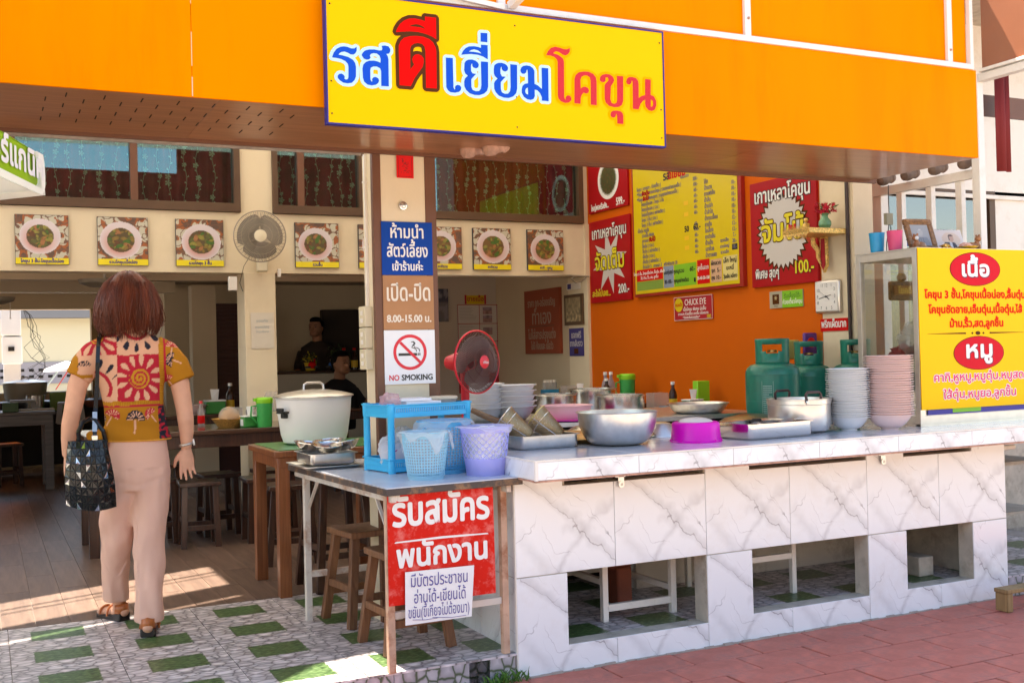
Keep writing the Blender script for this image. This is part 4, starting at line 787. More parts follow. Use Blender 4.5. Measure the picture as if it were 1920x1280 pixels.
# big yellow menu
t = wall_board('menu_board', 'large yellow menu board with columns of dishes, prices and coloured boxes', 7.242, 1.708, 5.889, 2.86, mat('menu board red rim', (.35, .02, .012)), th=.035)
bb = obj('face', MB().box((-.655, -.003, -.555), (.64, 0, .56)), M_yel2, parent=t, bevel=.02); W = .655
GB = mat('menu grey print', (.15, .13, .20)); 
rows = ['โคขุน ( เกาเหลา - ก๋วยเตี๋ยว )', '**โคขุน         เกาเหลาโคขุน ( รวมทุกอย่างรวมเนื้อ )', '**โคขุน         พิเศษสุดๆ ( รวมทุกอย่างรวมเนื้อ )', 'โคขุนเนื้อน่อง - โคขุน 3 ชั้น', 'โคขุนเนื้อน่อง ( รวม )', 'โคขุนเนื้อน่อง ( อย่างเดียว )', 'โคขุน 3 ชั้น ( รวม )', 'โคขุน 3 ชั้น ( อย่างเดียว )', 'เนื้อตุ๋น หมูตุ๋น', 'รวมเนื้อ พิเศษ', 'เกาเหลา', 'ลิ้นตุ๋น ( รวม )', 'ลิ้นตุ๋น ( อย่างเดียว )', 'เอ็นตุ๋น ( รวม )', 'เอ็นตุ๋น ( อย่างเดียว )', 'ข้าวเปล่า 5   เกาเหลา 5   พริกผัดมาก 20']
pr = ['', '200.-', '100.-', '60.-', '60.-', '60.-', '60.-', '60.-', '', '60.-', '100.-', '60.-', '60.-', '60.-', '60.-', '']
dk = ['โค้ก', 'น้ำแดง', 'กาแฟเย็น', 'น้ำส้ม', 'น้ำเปล่า', 'น้ำลำไย', 'น้ำกระเจี๊ยบ', 'ชาเย็น', 'โอเลี้ยง', 'ชาดำเย็น', 'น้ำแข็ง', 'เฉาก๊วย', 'น้ำตาลสด']
dp = ['10.-', '10.-', '10.-', '10.-', '10.-', '10.-', '12.-', '12.-', '12.-', '7.-', '20.-', '18.-', '']
ls = []
for i, s in enumerate(rows): ls.append((s, -.60+(.06 if i not in (0, 1, 2, 8) else 0), .232-.0398*i, .036, dict(align='LEFT', wide=.82)))
for i, s in enumerate(pr):
    if s: ls.append((s, .17, .248-.0398*i, .036, dict(wide=.85)))
for i, s in enumerate(dk):
    ls.append((s, .27, .165-.0428*i, .040, dict(align='LEFT', wide=.85)))
    if dp[i]: ls.append((dp[i], .60, .118-.0428*i*.92, .038, dict(wide=.85)))
ls += [('ธรรมดา', .04, .245, .034), ('พิเศษ', .17, .262, .034), ('ขวดเล็ก', .49, -.26, .030), ('ขวดใหญ่', .49, -.30, .030), ('ขวดเล็ก', .49, -.34, .030)]
letters(t, ls, GB, y=-.0045, stroke=.0012, n=4)
letters(t, [('50', .05, -.145, .058), ('60.-', .175, -.140, .058)], M_pblack, y=-.0045, stroke=.002)
letters(t, [('จัดเต็ม', -.475, .192, .040), ('จัมโบ้', -.475, .152, .040), ('จัมโบ้', -.40, -.166, .042)], RD, y=-.0047, stroke=.003)
letters(t, [('รส', -.19, .265, .085)], M_pblack, y=-.0045, stroke=.003); letters(t, [('ดีเยี่ยม', -.06, .265, .085)], M_red, y=-.0045, stroke=.004)
def chip(x0, z0, x1, z1, m): 
    q = MB(); q.box((x0, -.0042, z0), (x1, -.0031, z1)); obj('price_box', q, m, parent=t, bevel=.0)
chip(-.63, -.46, -.27, -.37, M_red); chip(-.63, -.53, -.27, -.462, mat('dull green', (.20, .32, .05))); chip(-.26, -.53, -.13, -.37, mat('dull blue', (.24, .30, .42))); chip(-.12, -.53, .15, -.37, M_green)
chip(.165, -.53, .31, -.36, M_red); chip(.325, -.53, .45, -.37, mat('dull pink', (.62, .38, .24))); chip(.465, -.53, .625, -.36, mat('dull cream', (.68, .58, .22)))
letters(t, [('โคขุน 3 ชั้น, โคขุนเนื้อน่อง, ลิ้นตุ๋น, เอ็นตุ๋น', -.45, -.41, .027), ('ไส้, ม้าม, ริ้ว, สด, ลูกชิ้น', -.45, -.445, .027), ('ลูกชิ้นลวก', .237, -.43, .042, dict(wide=.8)), ('30-40-50-100', .237, -.50, .034, dict(wide=.8))], M_pwhite, y=-.006, stroke=.0008, n=4)
letters(t, [('เอ็นตุ๋นซุป', -.195, -.43, .04, dict(wide=.75)), ('80-100.-', -.195, -.50, .04, dict(wide=.75)), ('หูหมูรวม', -.06, -.43, .04), ('60.-', .11, -.43, .045), ('หูหมูอย่างเดียว', -.03, -.50, .04, dict(wide=.8)), ('ผักลวก', .387, -.41, .04), ('จุก  5.-', .387, -.46, .038), ('ถุง 10.-', .387, -.51, .038), ('เล็ก ใหญ่', .545, -.405, .042), ('บะหมี่', .545, -.455, .04), ('วุ้นเส้น หมี่ขาว', .545, -.51, .034, dict(wide=.8))], M_pblack, y=-.006, stroke=.001, n=4)
q = MB(); quad(q, .57, -.325, .63, -.285, -.0044); quad(q, .125, -.51, .145, -.48, -.0065); obj('price_patch', q, M_pblack, parent=t, smooth=0)
for z in (.045, -.035, -.205, -.275): q = MB(); quad(q, .02, z, .075, z+.03, -.0044); obj('faded_patch', q, mat('faded patch', (.80, .50, .02)), parent=t, smooth=0)
# right jumbo poster
t = wall_board('menu_poster', 'red price poster with a jagged white seal and the price 100 in yellow', 5.815, 1.690, 5.18, 2.372, RD, th=.02)
m_ = MB(); burst(m_, .0, .0, .225, .262, 32, -.001); obj('seal_edge', m_, M_sbrown, parent=t, smooth=0)
m_ = MB(); burst(m_, .0, .0, .205, .238, 32, -.002); obj('seal', m_, GREY, parent=t, smooth=0)
outl(t, [('เกาเหลาโคขุน', .0, .205, .125, dict(fit=.53))], M_pwhite, M_pblack, .0025, .008)
outl(t, [('จัมโบ้', 0, -.055, .19, dict(fit=.40))], MY, M_sbrown, .005, .012, y=-.005)
outl(t, [('พิเศษ สุดๆ', -.16, -.285, .085, dict(fit=.23))], M_pwhite, M_pblack, .0015, .006); outl(t, [('100.-', .20, -.275, .11, dict(fit=.168))], MY, M_pblack, .002, .006)
t = wall_board('small_red_plaque', 'small red plaque with white English heading under the menu board', 6.738, 1.508, 6.27, 1.677, mat('plaque red', (.42, .01, .02)), th=.012)
m_ = MB()
for a in (-.083, .083): quad(m_, -.234, a-.0015, .234, a+.0015, -.001)
for a in (-.2325, .2325): quad(m_, a-.0015, -.083, a+.0015, .083, -.0012)
obj('white_rim', m_, M_pwhite, parent=t, smooth=0)
letters(t, [('CHUCK EYE', .03, .022, .062, dict(wide=.78)), ('เนื้อโคขุน พิเศษ นุ่มลิ้น', .02, -.018, .032), ('เกาเหลา ก๋วยเตี๋ยว ลวกจิ้ม อร่อยมาก', 0, -.048, .026), ('* รับประกันความอร่อย *', -.02, -.073, .022)], M_pwhite, stroke=.0008, n=4)
m_ = MB(); disc(m_, -.175, .028, .052, .05, -.001); obj('badge', m_, M_yel2, parent=t, smooth=0); letters(t, [('แนะนำ', -.175, .018, .034)], M_red, stroke=.001, y=-.002); letters(t, [('100', .19, -.078, .035)], MY, stroke=.001)
t = wall_board('green_plaque', 'small green and grey plaque under the jumbo poster', 5.658, 1.546, 5.337, 1.654, mat('plaque grey', (.42, .38, .28)), th=.008)
m_ = MB(); quad(m_, -.035, -.053, .159, .053, -.001); obj('green_half', m_, M_green, parent=t, smooth=0)
m_ = MB(); quad(m_, -.13, -.028, -.065, .035, -.001); obj('emblem', m_, M_sbrown, parent=t, smooth=0)
m_ = MB(); burst(m_, -.0975, .012, .008, .018, 6, -.002); obj('emblem_star', m_, mat('plaque tan', (.45, .36, .18)), parent=t, smooth=0)
letters(t, [('รับเลี้ยงโต๊ะ', .062, .008, .036), ], mat('dark green print', (.06, .20, .02)), stroke=.0012, n=4); letters(t, [('ก๋วยเตี๋ยวโคขุน', .062, -.03, .036, dict(wide=.9))], M_pwhite, stroke=.0012, n=4); letters(t, [('โคขุน', -.0975, -.045, .02)], M_sbrown)
# clock
t = thing('wall_clock', 'square silver wall clock on the cream strip below the gilt shelf', 'clock', (4.60, 5.103, 1.593), rz=R_(-90))
obj('case', MB().box((-.107, -.028, -.099), (.107, 0, .099)), M_alu, parent=t, bevel=.012); obj('face', MB().box((-.094, -.031, -.086), (.094, -.0285, .086)), M_pwhite, parent=t, bevel=.004)
NP = [(12, 0, .058), (1, .045, .058), (2, .07, .035), (3, .073, -.008), (4, .07, -.045), (5, .045, -.077), (6, 0, -.077), (7, -.045, -.077), (8, -.072, -.045), (9, -.075, -.008), (10, -.07, .03), (11, -.035, .058)]
letters(t, [(str(a), x, z, .028) for a, x, z in NP], mat('grey print', (.12, .12, .13)), y=-.0318)
hd = MB(); hd.add([(-.062, -.034, -.008), (-.06, -.034, -.012), (.045, -.034, .008), (.044, -.034, .011)], [(0, 1, 2, 3)]); hd.add([(-.005, -.035, .004), (.028, -.035, -.022), (.031, -.035, -.018), (.0, -.035, .008)], [(0, 1, 2, 3)]); hd.tube([(-.055, -.036, .035), (.02, -.036, -.012)], .0008, 4); disc(hd, 0, 0, .006, .006, -.0365, 12)
obj('hands', hd, M_pblack, parent=t, smooth=0)
t = wall_board('red_label', 'small red label with white Thai lettering under the clock', 5.19, 1.385, 4.955, 1.461, M_red, th=.006)
letters(t, [('พริกเผ็ดมาก', 0, -.015, .062, dict(wide=.70))], M_pwhite, stroke=.0015)
# far boards on the cream side wall
t = wall_board('price_board', 'faded orange red board with Thai lines on the dim side wall', 9.176, 1.288, 8.49, 1.872, mat('faded red board', (.30, .055, .02)), th=.03)
letters(t, [('ราคา ถูก-อร่อยเจริญ', 0, .14, .095, dict(wide=.7)), ('ทำเอง', 0, -.02, .18, dict(wide=.9)), ('ไม่ใส่สารปรุงแต่ง', 0, -.155, .11, dict(wide=.75)), ('ไม่มี ก้อนและ เนื้อวัว', 0, -.25, .09, dict(wide=.62))], mat('faded letters', (.38, .26, .20)), stroke=.002)
q = MB(); quad(q, -.25, -.045, .25, -.038, -.001); obj('rule', q, M_brownw, parent=t, smooth=0)
t = wall_board('framed_print', 'small sepia print in a dark frame on the side wall', 8.370, 1.528, 8.05, 1.79, M_brownw, th=.02, x=4.574); grid_print('print', .26, .205, 30, 24, lambda u, v: tuple(c*(.8+.9*max(-.3, noise.noise(Vector((u*9, v*7, 2)))*(1.6 if v < .45 else .5))) for c in (.36, .27, .15)), pm_, t, y=-.002, x0=-.13, z0=-.102)
t = wall_board('violet_sign', 'small violet sign with white letters below the sepia print', 8.318, 1.262, 8.068, 1.50, mat('violet sign', (.05, .04, .20)), th=.006, x=4.574); letters(t, [('แจกฟรี', 0, .035, .075, dict(wide=.8)), ('ขากลับราว', 0, -.035, .072, dict(wide=.75))], mat('violet letters', (.55, .52, .55)), stroke=.0018)
q = MB(); quad(q, -.04, -.10, .035, -.055, -.001); obj('patch', q, M_sbrown, parent=t, smooth=0)
t = wall_board('switch_plate', 'white switch plate with a violet square above the sepia print', 8.33, 1.83, 8.10, 1.89, M_white, th=.012, cat='switch', x=4.574); q = MB(); quad(q, -.10, -.022, -.035, .022, -.001); obj('violet_square', q, MATS['violet sign'], parent=t, smooth=0)
# notice board on the back wall
t = thing('notice_board', 'white notice board with red lines and photos on the dim back wall', 'board', (4.17, 9.85, 1.22))
obj('plate', MB().box((0, -.012, 0), (.43, 0, .565)), mat('notice pale', (.60, .55, .52)), parent=t)
q = MB()
for x in (.0, .23, .42): quad(q, x, 0, x+.006, .565, -.014)
for z in (.0, .20, .375, .559): quad(q, 0, z, .43, z+.006, -.0135)
quad(q, 0, -.3, .43, -.002, -.012); quad(q, .08, .57, .10, .66, -.012); quad(q, .29, .57, .31, .66, -.012)
obj('red_rule', q, mat('rule red', (.40, .02, .03)), parent=t, smooth=0)
q = MB(); rq = random.Random(4)
for k in range(22):
    z = .535-.0145*k
    if k in (9, 10, 11): continue
    quad(q, .02, z, .02+rq.uniform(.12, .19), z+.003, -.0132)
obj('lettering', q, mat('faint grey print', (.32, .27, .27)), parent=t, smooth=0)
for k, (x, z) in enumerate(((.27, .47), (.27, .39), (.27, .27), (.27, .14))): grid_print('photo', .10, .07, 10, 8, lambda u, v: tuple(c*(1+.7*noise.noise(Vector((u*3, v*3, k*5)))) for c in ((.28, .2, .24) if v > .5 else (.35, .2, .2))), pm_, t, y=-.0142, x0=x, z0=z)
obj('heading', MB().box((.102, -.013, .57), (.288, -.002, .655)), mat('heading yellow', (.62, .42, .01)), parent=t); letters(t, [('ขายเนื้อ', .195, .60, .06)], mat('heading red', (.35, .03, .02)), y=-.0138, stroke=.002)
t = thing('dark_poster', 'dark blue poster at the left end of the dim back wall', 'poster', (3.86, 9.85, 1.62)); grid_print('print', .22, .32, 12, 16, lambda u, v: ((.04, .05, .09) if v > .6 else (.14, .13, .16)) if noise.noise(Vector((u*4, v*4, 1))) < .1 else (.2, .2, .24), pm_, t, y=-.004)
t = thing('pinned_notice', 'pale paper notice pinned on the cream column below the wall fan', 'notice', (1.757, 7.979, 1.38)); 
nb = MB(); nb.add([(0, 0, 0), (.165, 0, 0), (.167, 0, .26), (-.003, 0, .26)], [(0, 1, 2, 3)]); obj('sheet', nb, mat('notice paper', (.68, .62, .52), rough=.8), parent=t, smooth=0)
letters(t, [('ขออภัย', .08, .19, .03), ('แจกบัตร', .08, .145, .03), ('โคขุนพิเศษ', .08, .115, .022)], mat('faint blue print', (.35, .42, .46)), y=-.001)
# ================================================================ things on the counter and the metal table
M_bowlw = mat('white melamine', (.78, .79, .80), rough=.25, transl=.12); M_bowlp = mat('pink melamine', (.82, .62, .59), rough=.25, transl=.1); M_bowlpr = mat('pink rim', (.80, .40, .40), rough=.3)
def bowl_mesh(R, H, rb, m, seg=40, th=.003):
    mb = MB(); foot = .008; P = [(0, foot*.6), (rb-.004, foot*.6), (rb-.003, 0), (rb, 0), (rb+.001, foot)]; f = lambda t: (rb+(R-.009-rb)*t**.72, foot+(H-foot)*t**1.35)
    for k in range(1, 10): P.append(f(k/9))
    P += [(R-.004, H-.0025), (R+.002, H-.0015), (R+.0025, H+.0012), (R-.006, H+.0018)]
    for k in range(9, -1, -1): r, z = f(k/9); P.append((max(0, r-th), z+.002 if k else foot+.003))
    P.append((0, foot+.003)); mb.lathe(P, seg); return mb.mesh('bowl', m)
bw_m = bowl_mesh(.1035, .066, .038, M_bowlw); bp_m = bowl_mesh(.115, .072, .040, M_bowlp)
def stack(mesh_, n, x, y, z, dz, name, fn, cat, group, jit=.0015, seed=1):
    r = random.Random(seed)
    for k in range(n):
        o = bpy.data.objects.new(name, mesh_); C.objects.link(o); o.location = (x+r.uniform(-jit, jit), y+r.uniform(-jit, jit), z+dz*k); o.rotation_euler = (r.uniform(-.006, .006), r.uniform(-.006, .006), r.uniform(0, 6))
        tag(o, fn(k, n), cat, group)
ORD = lambda k: ['bottom', 'second', 'third', 'fourth', 'fifth', 'sixth', 'seventh', 'eighth', 'ninth', 'tenth', 'eleventh', 'twelfth', 'thirteenth', 'fourteenth', 'fifteenth', 'sixteenth', 'seventeenth', 'eighteenth', 'nineteenth', 'twentieth', 'twenty-first', 'twenty-second', 'twenty-third', 'twenty-fourth', 'twenty-fifth', 'twenty-sixth', 'twenty-seventh', 'twenty-eighth', 'twenty-ninth', 'thirtieth', 'thirty-first'][k]
def lab(desc):
    def f(k, n): return (f'topmost {desc}' if k == n-1 else f'bottom {desc}' if k == 0 else f'{ORD(k)} {desc}, counted from the bottom')
    return f
stack(bw_m, 23, 3.816, 4.127, SZ, .0107, 'bowl', lab('white bowl of the tall white stack'), 'bowl', 'tall stack of white bowls beside the pot', seed=2)
stack(bp_m, 26, 4.000, 4.043, SZ, .0115, 'bowl', lab('pink bowl of the tall pink stack'), 'bowl', 'tall stack of pink bowls beside the glass cabinet', seed=3)
# large white basins behind, on the stove bench
sbn = thing('stove_bench', 'steel topped cooking bench behind the marble counter carrying pots and basins', 'bench', (0, 0, 0))
obj('top', MB().box((2.15, 5.06, .905), (4.05, 5.95, .93)), M_steelb, parent=sbn, bevel=.003); obj('front_panel', MB().box((2.15, 5.09, ZF), (4.05, 5.11, .904)), M_dark, parent=sbn)
for x in (2.18, 4.02): obj('leg', MB().box((x-.02, 5.88, ZF), (x+.02, 5.92, .904)), M_dark, parent=sbn)
def basin(name, R, H, rb, m, th=.004, lip=.008, seg=44):
    mb = MB(); P = [(0, 0), (rb, 0)]
    for k in range(1, 8): t = k/7; P.append((rb+(R-rb)*t**.6, H*t))
    P += [(R+lip, H), (R+lip, H+.004), (R-.001, H+.004)]
    for k in range(7, -1, -1): t = k/7; P.append((rb+(R-rb)*t**.6-th, max(th, H*t)))
    P.append((0, th)); mb.lathe(P, seg); return mb.mesh(name, m)
bs_m = basin('basin', .120, .080, .055, M_bowlw, lip=.011)
stack(bs_m, 5, 2.605, 5.40, .93, .0285, 'basin', lab('large white basin of the nearer basin stack'), 'basin', 'nearer stack of large white basins behind the strainers', seed=5)
bs2 = basin('basin', .108, .075, .055, M_bowlw, lip=.010)
stack(bs2, 6, 2.435, 5.42, .93, .0262, 'basin', lab('large white basin of the farther basin stack'), 'basin', 'farther stack of large white basins behind the fan', seed=6)
o = obj('steel_pot', MB().lathe([(0, 0), (.118, 0), (.122, .01), (.124, .12), (.130, .126), (.130, .13), (.121, .13), (.119, .012), (0, .01)], 40), M_steel, loc=(2.99, 5.62, .93)); tag(o, 'steel pot right behind the nearer stack of white basins', 'pot')
o = obj('steel_pot', MB().lathe([(0, 0), (.135, 0), (.14, .01), (.142, .135), (.150, .141), (.150, .145), (.139, .145), (.136, .012), (0, .01)], 40), M_steel, loc=(3.33, 5.78, .93)); tag(o, 'steel pot in the middle of the row, under the purple sign', 'pot')
o = obj('steel_pot', MB().lathe([(0, 0), (.125, 0), (.13, .01), (.132, .115), (.138, .12), (.138, .124), (.129, .124), (.126, .012), (0, .01)], 40), M_steel, loc=(3.22, 5.28, .93)); tag(o, 'steel pot just behind the big steel bowl', 'pot')
o = obj('pink_basin', basin('pink_basin', .135, .075, .095, mat('pale pink plastic', (.80, .48, .50), rough=.35)), loc=(2.83, 5.20, .935)); tag(o, 'pale pink plastic basin between the strainers and the big steel bowl', 'basin')
o = obj('magenta_plate', MB().lathe([(0, 0), (.11, 0), (.16, .006), (.16, .009), (0, .006)], 36), mat('hot pink plastic', (.80, .03, .42), rough=.35), loc=(2.83, 5.20, .931)); tag(o, 'flat hot pink plate under the pale pink basin', 'plate')
o = obj('pan_lid', MB().lathe([(.24, 0), (.238, .006), (.18, .045), (.09, .07), (.02, .078), (0, .078)], 44), mat('golden steel lid', (.55, .44, .30), rough=.25, metal=1), loc=(2.75, 4.62, SZ+.004)); tag(o, 'round metal pan lid lying behind the strainer tray', 'lid')
o = obj('brass_tray', MB().lathe([(0, .0), (.17, 0), (.2, .02), (.16, .04), (0, .05)], 36), mat('brassy tray', (.50, .30, .10), rough=.4, metal=.7, var=.5, vscale=12), loc=(2.45, 4.50, SZ)); tag(o, 'brassy round tray behind the strainer tray', 'tray')
o = obj('shallow_pan', basin('shallow_pan', .17, .055, .12, M_steelb), loc=(3.70, 5.22, .93)); tag(o, 'wide shallow steel pan behind the magenta bowl', 'pan')
o = obj('pan_lid', MB().lathe([(.20, 0), (.198, .006), (.15, .035), (.06, .055), (0, .058)], 40), mat('brown steel lid', (.35, .26, .18), rough=.3, metal=1), loc=(3.72, 4.75, SZ+.004)); tag(o, 'brownish pan lid with a steel handle behind the right tray', 'lid')
o = obj('steel_funnel', MB().lathe([(.10, 0), (.098, .004), (.05, .06), (.03, .065), (.0, .065)], 28), M_steelb, loc=(2.96, 4.50, SZ)); tag(o, 'upturned steel bowl between the big bowl and the magenta bowl', 'bowl')
# long magenta-edged board etc. behind: chopping board
o = obj('chopping_board', MB().box((3.02, 4.55, SZ), (3.42, 4.80, SZ+.03)), mat('warm wood board', (.45, .20, .10), rough=.5, var=.2), bevel=.006); tag(o, 'orange brown wooden board behind the magenta bowl', 'board')
# big mixing bowl
bb_ = MB(); R, H = .176, .142; P = [(0, .001), (.085, .001), (.09, .002)]
for k in range(1, 13): t = k/12; P.append((.09+(R-.09)*math.sin(t*1.5708)**.9, .002+H*(1-math.cos(t*1.5708))))
P += [(R+.008, .002+H), (R+.009, .004+H), (R+.007, .006+H), (R-.002, .004+H)]
for k in range(12, -1, -1): t = k/12; P.append((.088+(R-.09)*math.sin(t*1.5708)**.9, .005+H*(1-math.cos(t*1.5708))))
P.append((0, .004)); bb_.lathe(P, 64); o = obj('mixing_bowl', bb_, M_steelb, loc=(2.54, 4.20, SZ)); tag(o, 'big round stainless steel mixing bowl in the middle of the counter', 'bowl')
# magenta bowl
mg = thing('magenta_bowl', 'hot magenta plastic basin turned upside down with a pale bowl on it', 'bowl', (2.89, 4.10, SZ)); Mmg = mat('magenta plastic', (.95, .004, .62), rough=.28, transl=.3)
obj('body', MB().lathe([(.117, 0), (.118, .004), (.113, .008), (.108, .05), (.107, .078), (.103, .086), (.096, .089), (.0, .089)], 48), Mmg, parent=mg)
fm_ = MB()
for k in range(8):
    a = k*.785+.3; fm_.box((-.008, -.003, 0), (.008, .004, .012), Matrix.Translation((.114*math.cos(a), .114*math.sin(a), .0)) @ Matrix.Rotation(a+1.57, 4, 'Z'))
obj('rim_notches', fm_, Mmg, parent=mg, kind='stuff')
obj('pale_dome', MB().lathe([(.078, .089), (.07, .097), (.05, .104), (.02, .108), (0, .109)], 36), mat('milky plastic', (.66, .60, .56), rough=.35), parent=mg)
# trays
def tray(name, label, x, y, w, d, h, rz=0., m=None):
    t = thing(name, label, 'tray', (x, y, SZ), rz); m = m or M_steelb; r = .02
    def rr_(hw, hd, z, rad, n=5):
        pts = []
        for (cx, cy, a0) in ((hw-rad, hd-rad, 0), (-hw+rad, hd-rad, 90), (-hw+rad, -hd+rad, 180), (hw-rad, -hd+rad, 270)):
            for k in range(n+1): a = R_(a0+90*k/n); pts.append((cx+rad*math.cos(a), cy+rad*math.sin(a), z))
        return pts
    mb = MB(); mb.rings([rr_(w/2-.012, d/2-.012, 0, .015), rr_(w/2-.006, d/2-.006, .004, .02), rr_(w/2, d/2, .014, .022), rr_(w/2, d/2, h-.002, .024), rr_(w/2+.012, d/2+.012, h, .03), rr_(w/2+.012, d/2+.012, h+.002, .03), rr_(w/2-.001, d/2-.001, h+.001, .024), rr_(w/2-.002, d/2-.002, .014, .022), rr_(w/2-.012, d/2-.012, .004, .015)], cap=(True, True))
    obj('pan', mb, m, parent=t, smooth=50); return t
tr1 = tray('steel_tray', 'deep steel tray holding two noodle strainers at the left end of the counter', 2.20, 4.31, .285, .22, .058, R_(2))
tr2 = tray('steel_tray', 'long steel tray with a ladle, between the magenta bowl and the pot', 3.27, 4.095, .39, .24, .070, R_(5), mat('polished tray', (.70, .62, .57), rough=.15, metal=1.))
# mesh strainers: wire baskets with wooden handles
M_mesh = bpy.data.materials.new('woven wire'); M_mesh.use_nodes = True
def mk_mesh():
    n = M_mesh.node_tree; L = n.links.new; b = n.nodes['Principled BSDF']; b.inputs['Metallic'].default_value = .7; b.inputs['Roughness'].default_value = .5; b.inputs['Base Color'].default_value = (.42, .30, .16, 1)
    tc = n.nodes.new('ShaderNodeTexCoord'); o = n.nodes['Material Output']
    wv = []
    for d in ('X', 'Z'):
        w_ = n.nodes.new('ShaderNodeTexWave'); w_.bands_direction = d; w_.inputs['Scale'].default_value = 95; L(tc.outputs['Object'], w_.inputs[0]); wv.append(w_)
    mx = n.nodes.new('ShaderNodeMath'); mx.operation = 'MAXIMUM'; L(wv[0].outputs['Fac'], mx.inputs[0]); L(wv[1].outputs['Fac'], mx.inputs[1])
    g_ = n.nodes.new('ShaderNodeMath'); g_.operation = 'GREATER_THAN'; g_.inputs[1].default_value = .42; L(mx.outputs[0], g_.inputs[0])
    L(g_.outputs[0], b.inputs['Alpha'])
mk_mesh()
def strainer(label, loc, d, rimc):
    t = thing('noodle_strainer', label, 'strainer', loc); t.rotation_euler = (-Vector(d)).to_track_quat('Z', 'Y').to_euler()
    obj('wire_basket', MB().lathe([(.0, -.145), (.025, -.143), (.035, -.13), (.05, -.06), (.062, 0)], 32), M_mesh, parent=t)
    rim = [(.062*math.cos(a*.2618), .062*math.sin(a*.2618), 0) for a in range(24)]; rim2 = [(.055*math.cos(a*.2618), .055*math.sin(a*.2618), -.035) for a in range(24)]
    obj('rim', MB().tube(rim, .0028, 6, closed=True), rimc, parent=t); obj('hoop', MB().tube(rim2, .0018, 6, closed=True), M_steel, parent=t)
    obj('rib', MB().tube([(.062, 0, 0), (.052, 0, -.06), (.037, 0, -.13), (0, 0, -.147), (-.037, 0, -.13), (-.052, 0, -.06), (-.062, 0, 0)], .0014, 5).tube([(0, -.062, 0), (0, -.052, -.06), (0, -.037, -.13), (0, 0, -.147)], .0014, 5), M_steel, parent=t)
    return t
strainer('left noodle strainer lying in the steel tray, wire basket turned down', (2.075, 4.40, SZ+.128), (.62, -.50, -.56), M_steel)
strainer('right noodle strainer with a yellowish rim lying in the steel tray', (2.235, 4.40, SZ+.128), (.58, -.52, -.60), mat('yellow rim', (.62, .50, .18), rough=.4, metal=.4))
hw_ = wood('handle wood', (.16, .075, .03), (.30, .16, .07), rough=.5, along='X')
for i, (p, q, lb) in enumerate((((1.99, 4.56, SZ+.165), (2.15, 4.46, SZ+.075), 'front brown wooden strainer handle sticking out left of the strainers'), ((2.045, 4.62, SZ+.145), (2.2, 4.55, SZ+.08), 'rear dark wooden strainer handle sticking out left of the strainers'))):
    o = obj('strainer_grip', MB().tube([p, tuple((a*.7+b*.3) for a, b in zip(p, q)), q], [.012, .014, .011], 10), hw_ if i == 0 else M_dwood); tag(o, lb, 'handle')
# ladle in tray 2
ld = thing('ladle', 'steel ladle lying across the long steel tray', 'ladle', (3.34, 4.14, SZ+.074)); obj('ladle_bowl', MB().lathe([(0, -.02), (.05, -.016), (.072, 0), (.075, .002), (.07, .001), (.048, -.013), (0, -.017)], 32), M_steel, parent=ld); obj('handle', MB().tube([(-.07, -.02, .002), (-.13, -.045, .006), (-.16, -.06, -.002)], .007, 8), M_dark, parent=ld)
# aluminium pot with two wire handles
pt = thing('aluminium_pot', 'dented aluminium pot with two brown looped handles beside the white bowl stack', 'pot', (3.58, 4.21, SZ)); M_pot = mat('dull aluminium', (.68, .65, .62), rough=.30, metal=1., var=.08, vscale=9, bump=.15, bscale=25)
obj('body', MB().lathe([(0, .0), (.115, 0), (.138, .012), (.149, .04), (.1505, .12), (.150, .135), (.154, .138), (.154, .158), (.1575, .160), (.1575, .163), (.151, .163), (.148, .13), (.147, .04), (.13, .014), (0, .008)], 56), M_pot, parent=pt)
for s, yy in ((-1, -1), (1, 1)):
    cx, cy = (-.035, -.148) if s < 0 else (.02, .15)
    hd_ = obj('handle', MB().tube([(cx-.042, cy, .150), (cx-.046, cy-.004*yy, .185), (cx-.035, cy-.006*yy, .197), (cx+.035, cy-.006*yy, .197), (cx+.046, cy-.004*yy, .185), (cx+.042, cy, .150)], .0068, 8), mat('dark brown grip', (.055, .03, .025), rough=.35), parent=pt)
    for e in (-.042, .042): obj('rivet_plate', MB().sphere((cx+e, cy-.003*(1 if s > 0 else -1)*-1, .150), .010, 8, (1, .5, 1)), M_alu, parent=hd_)
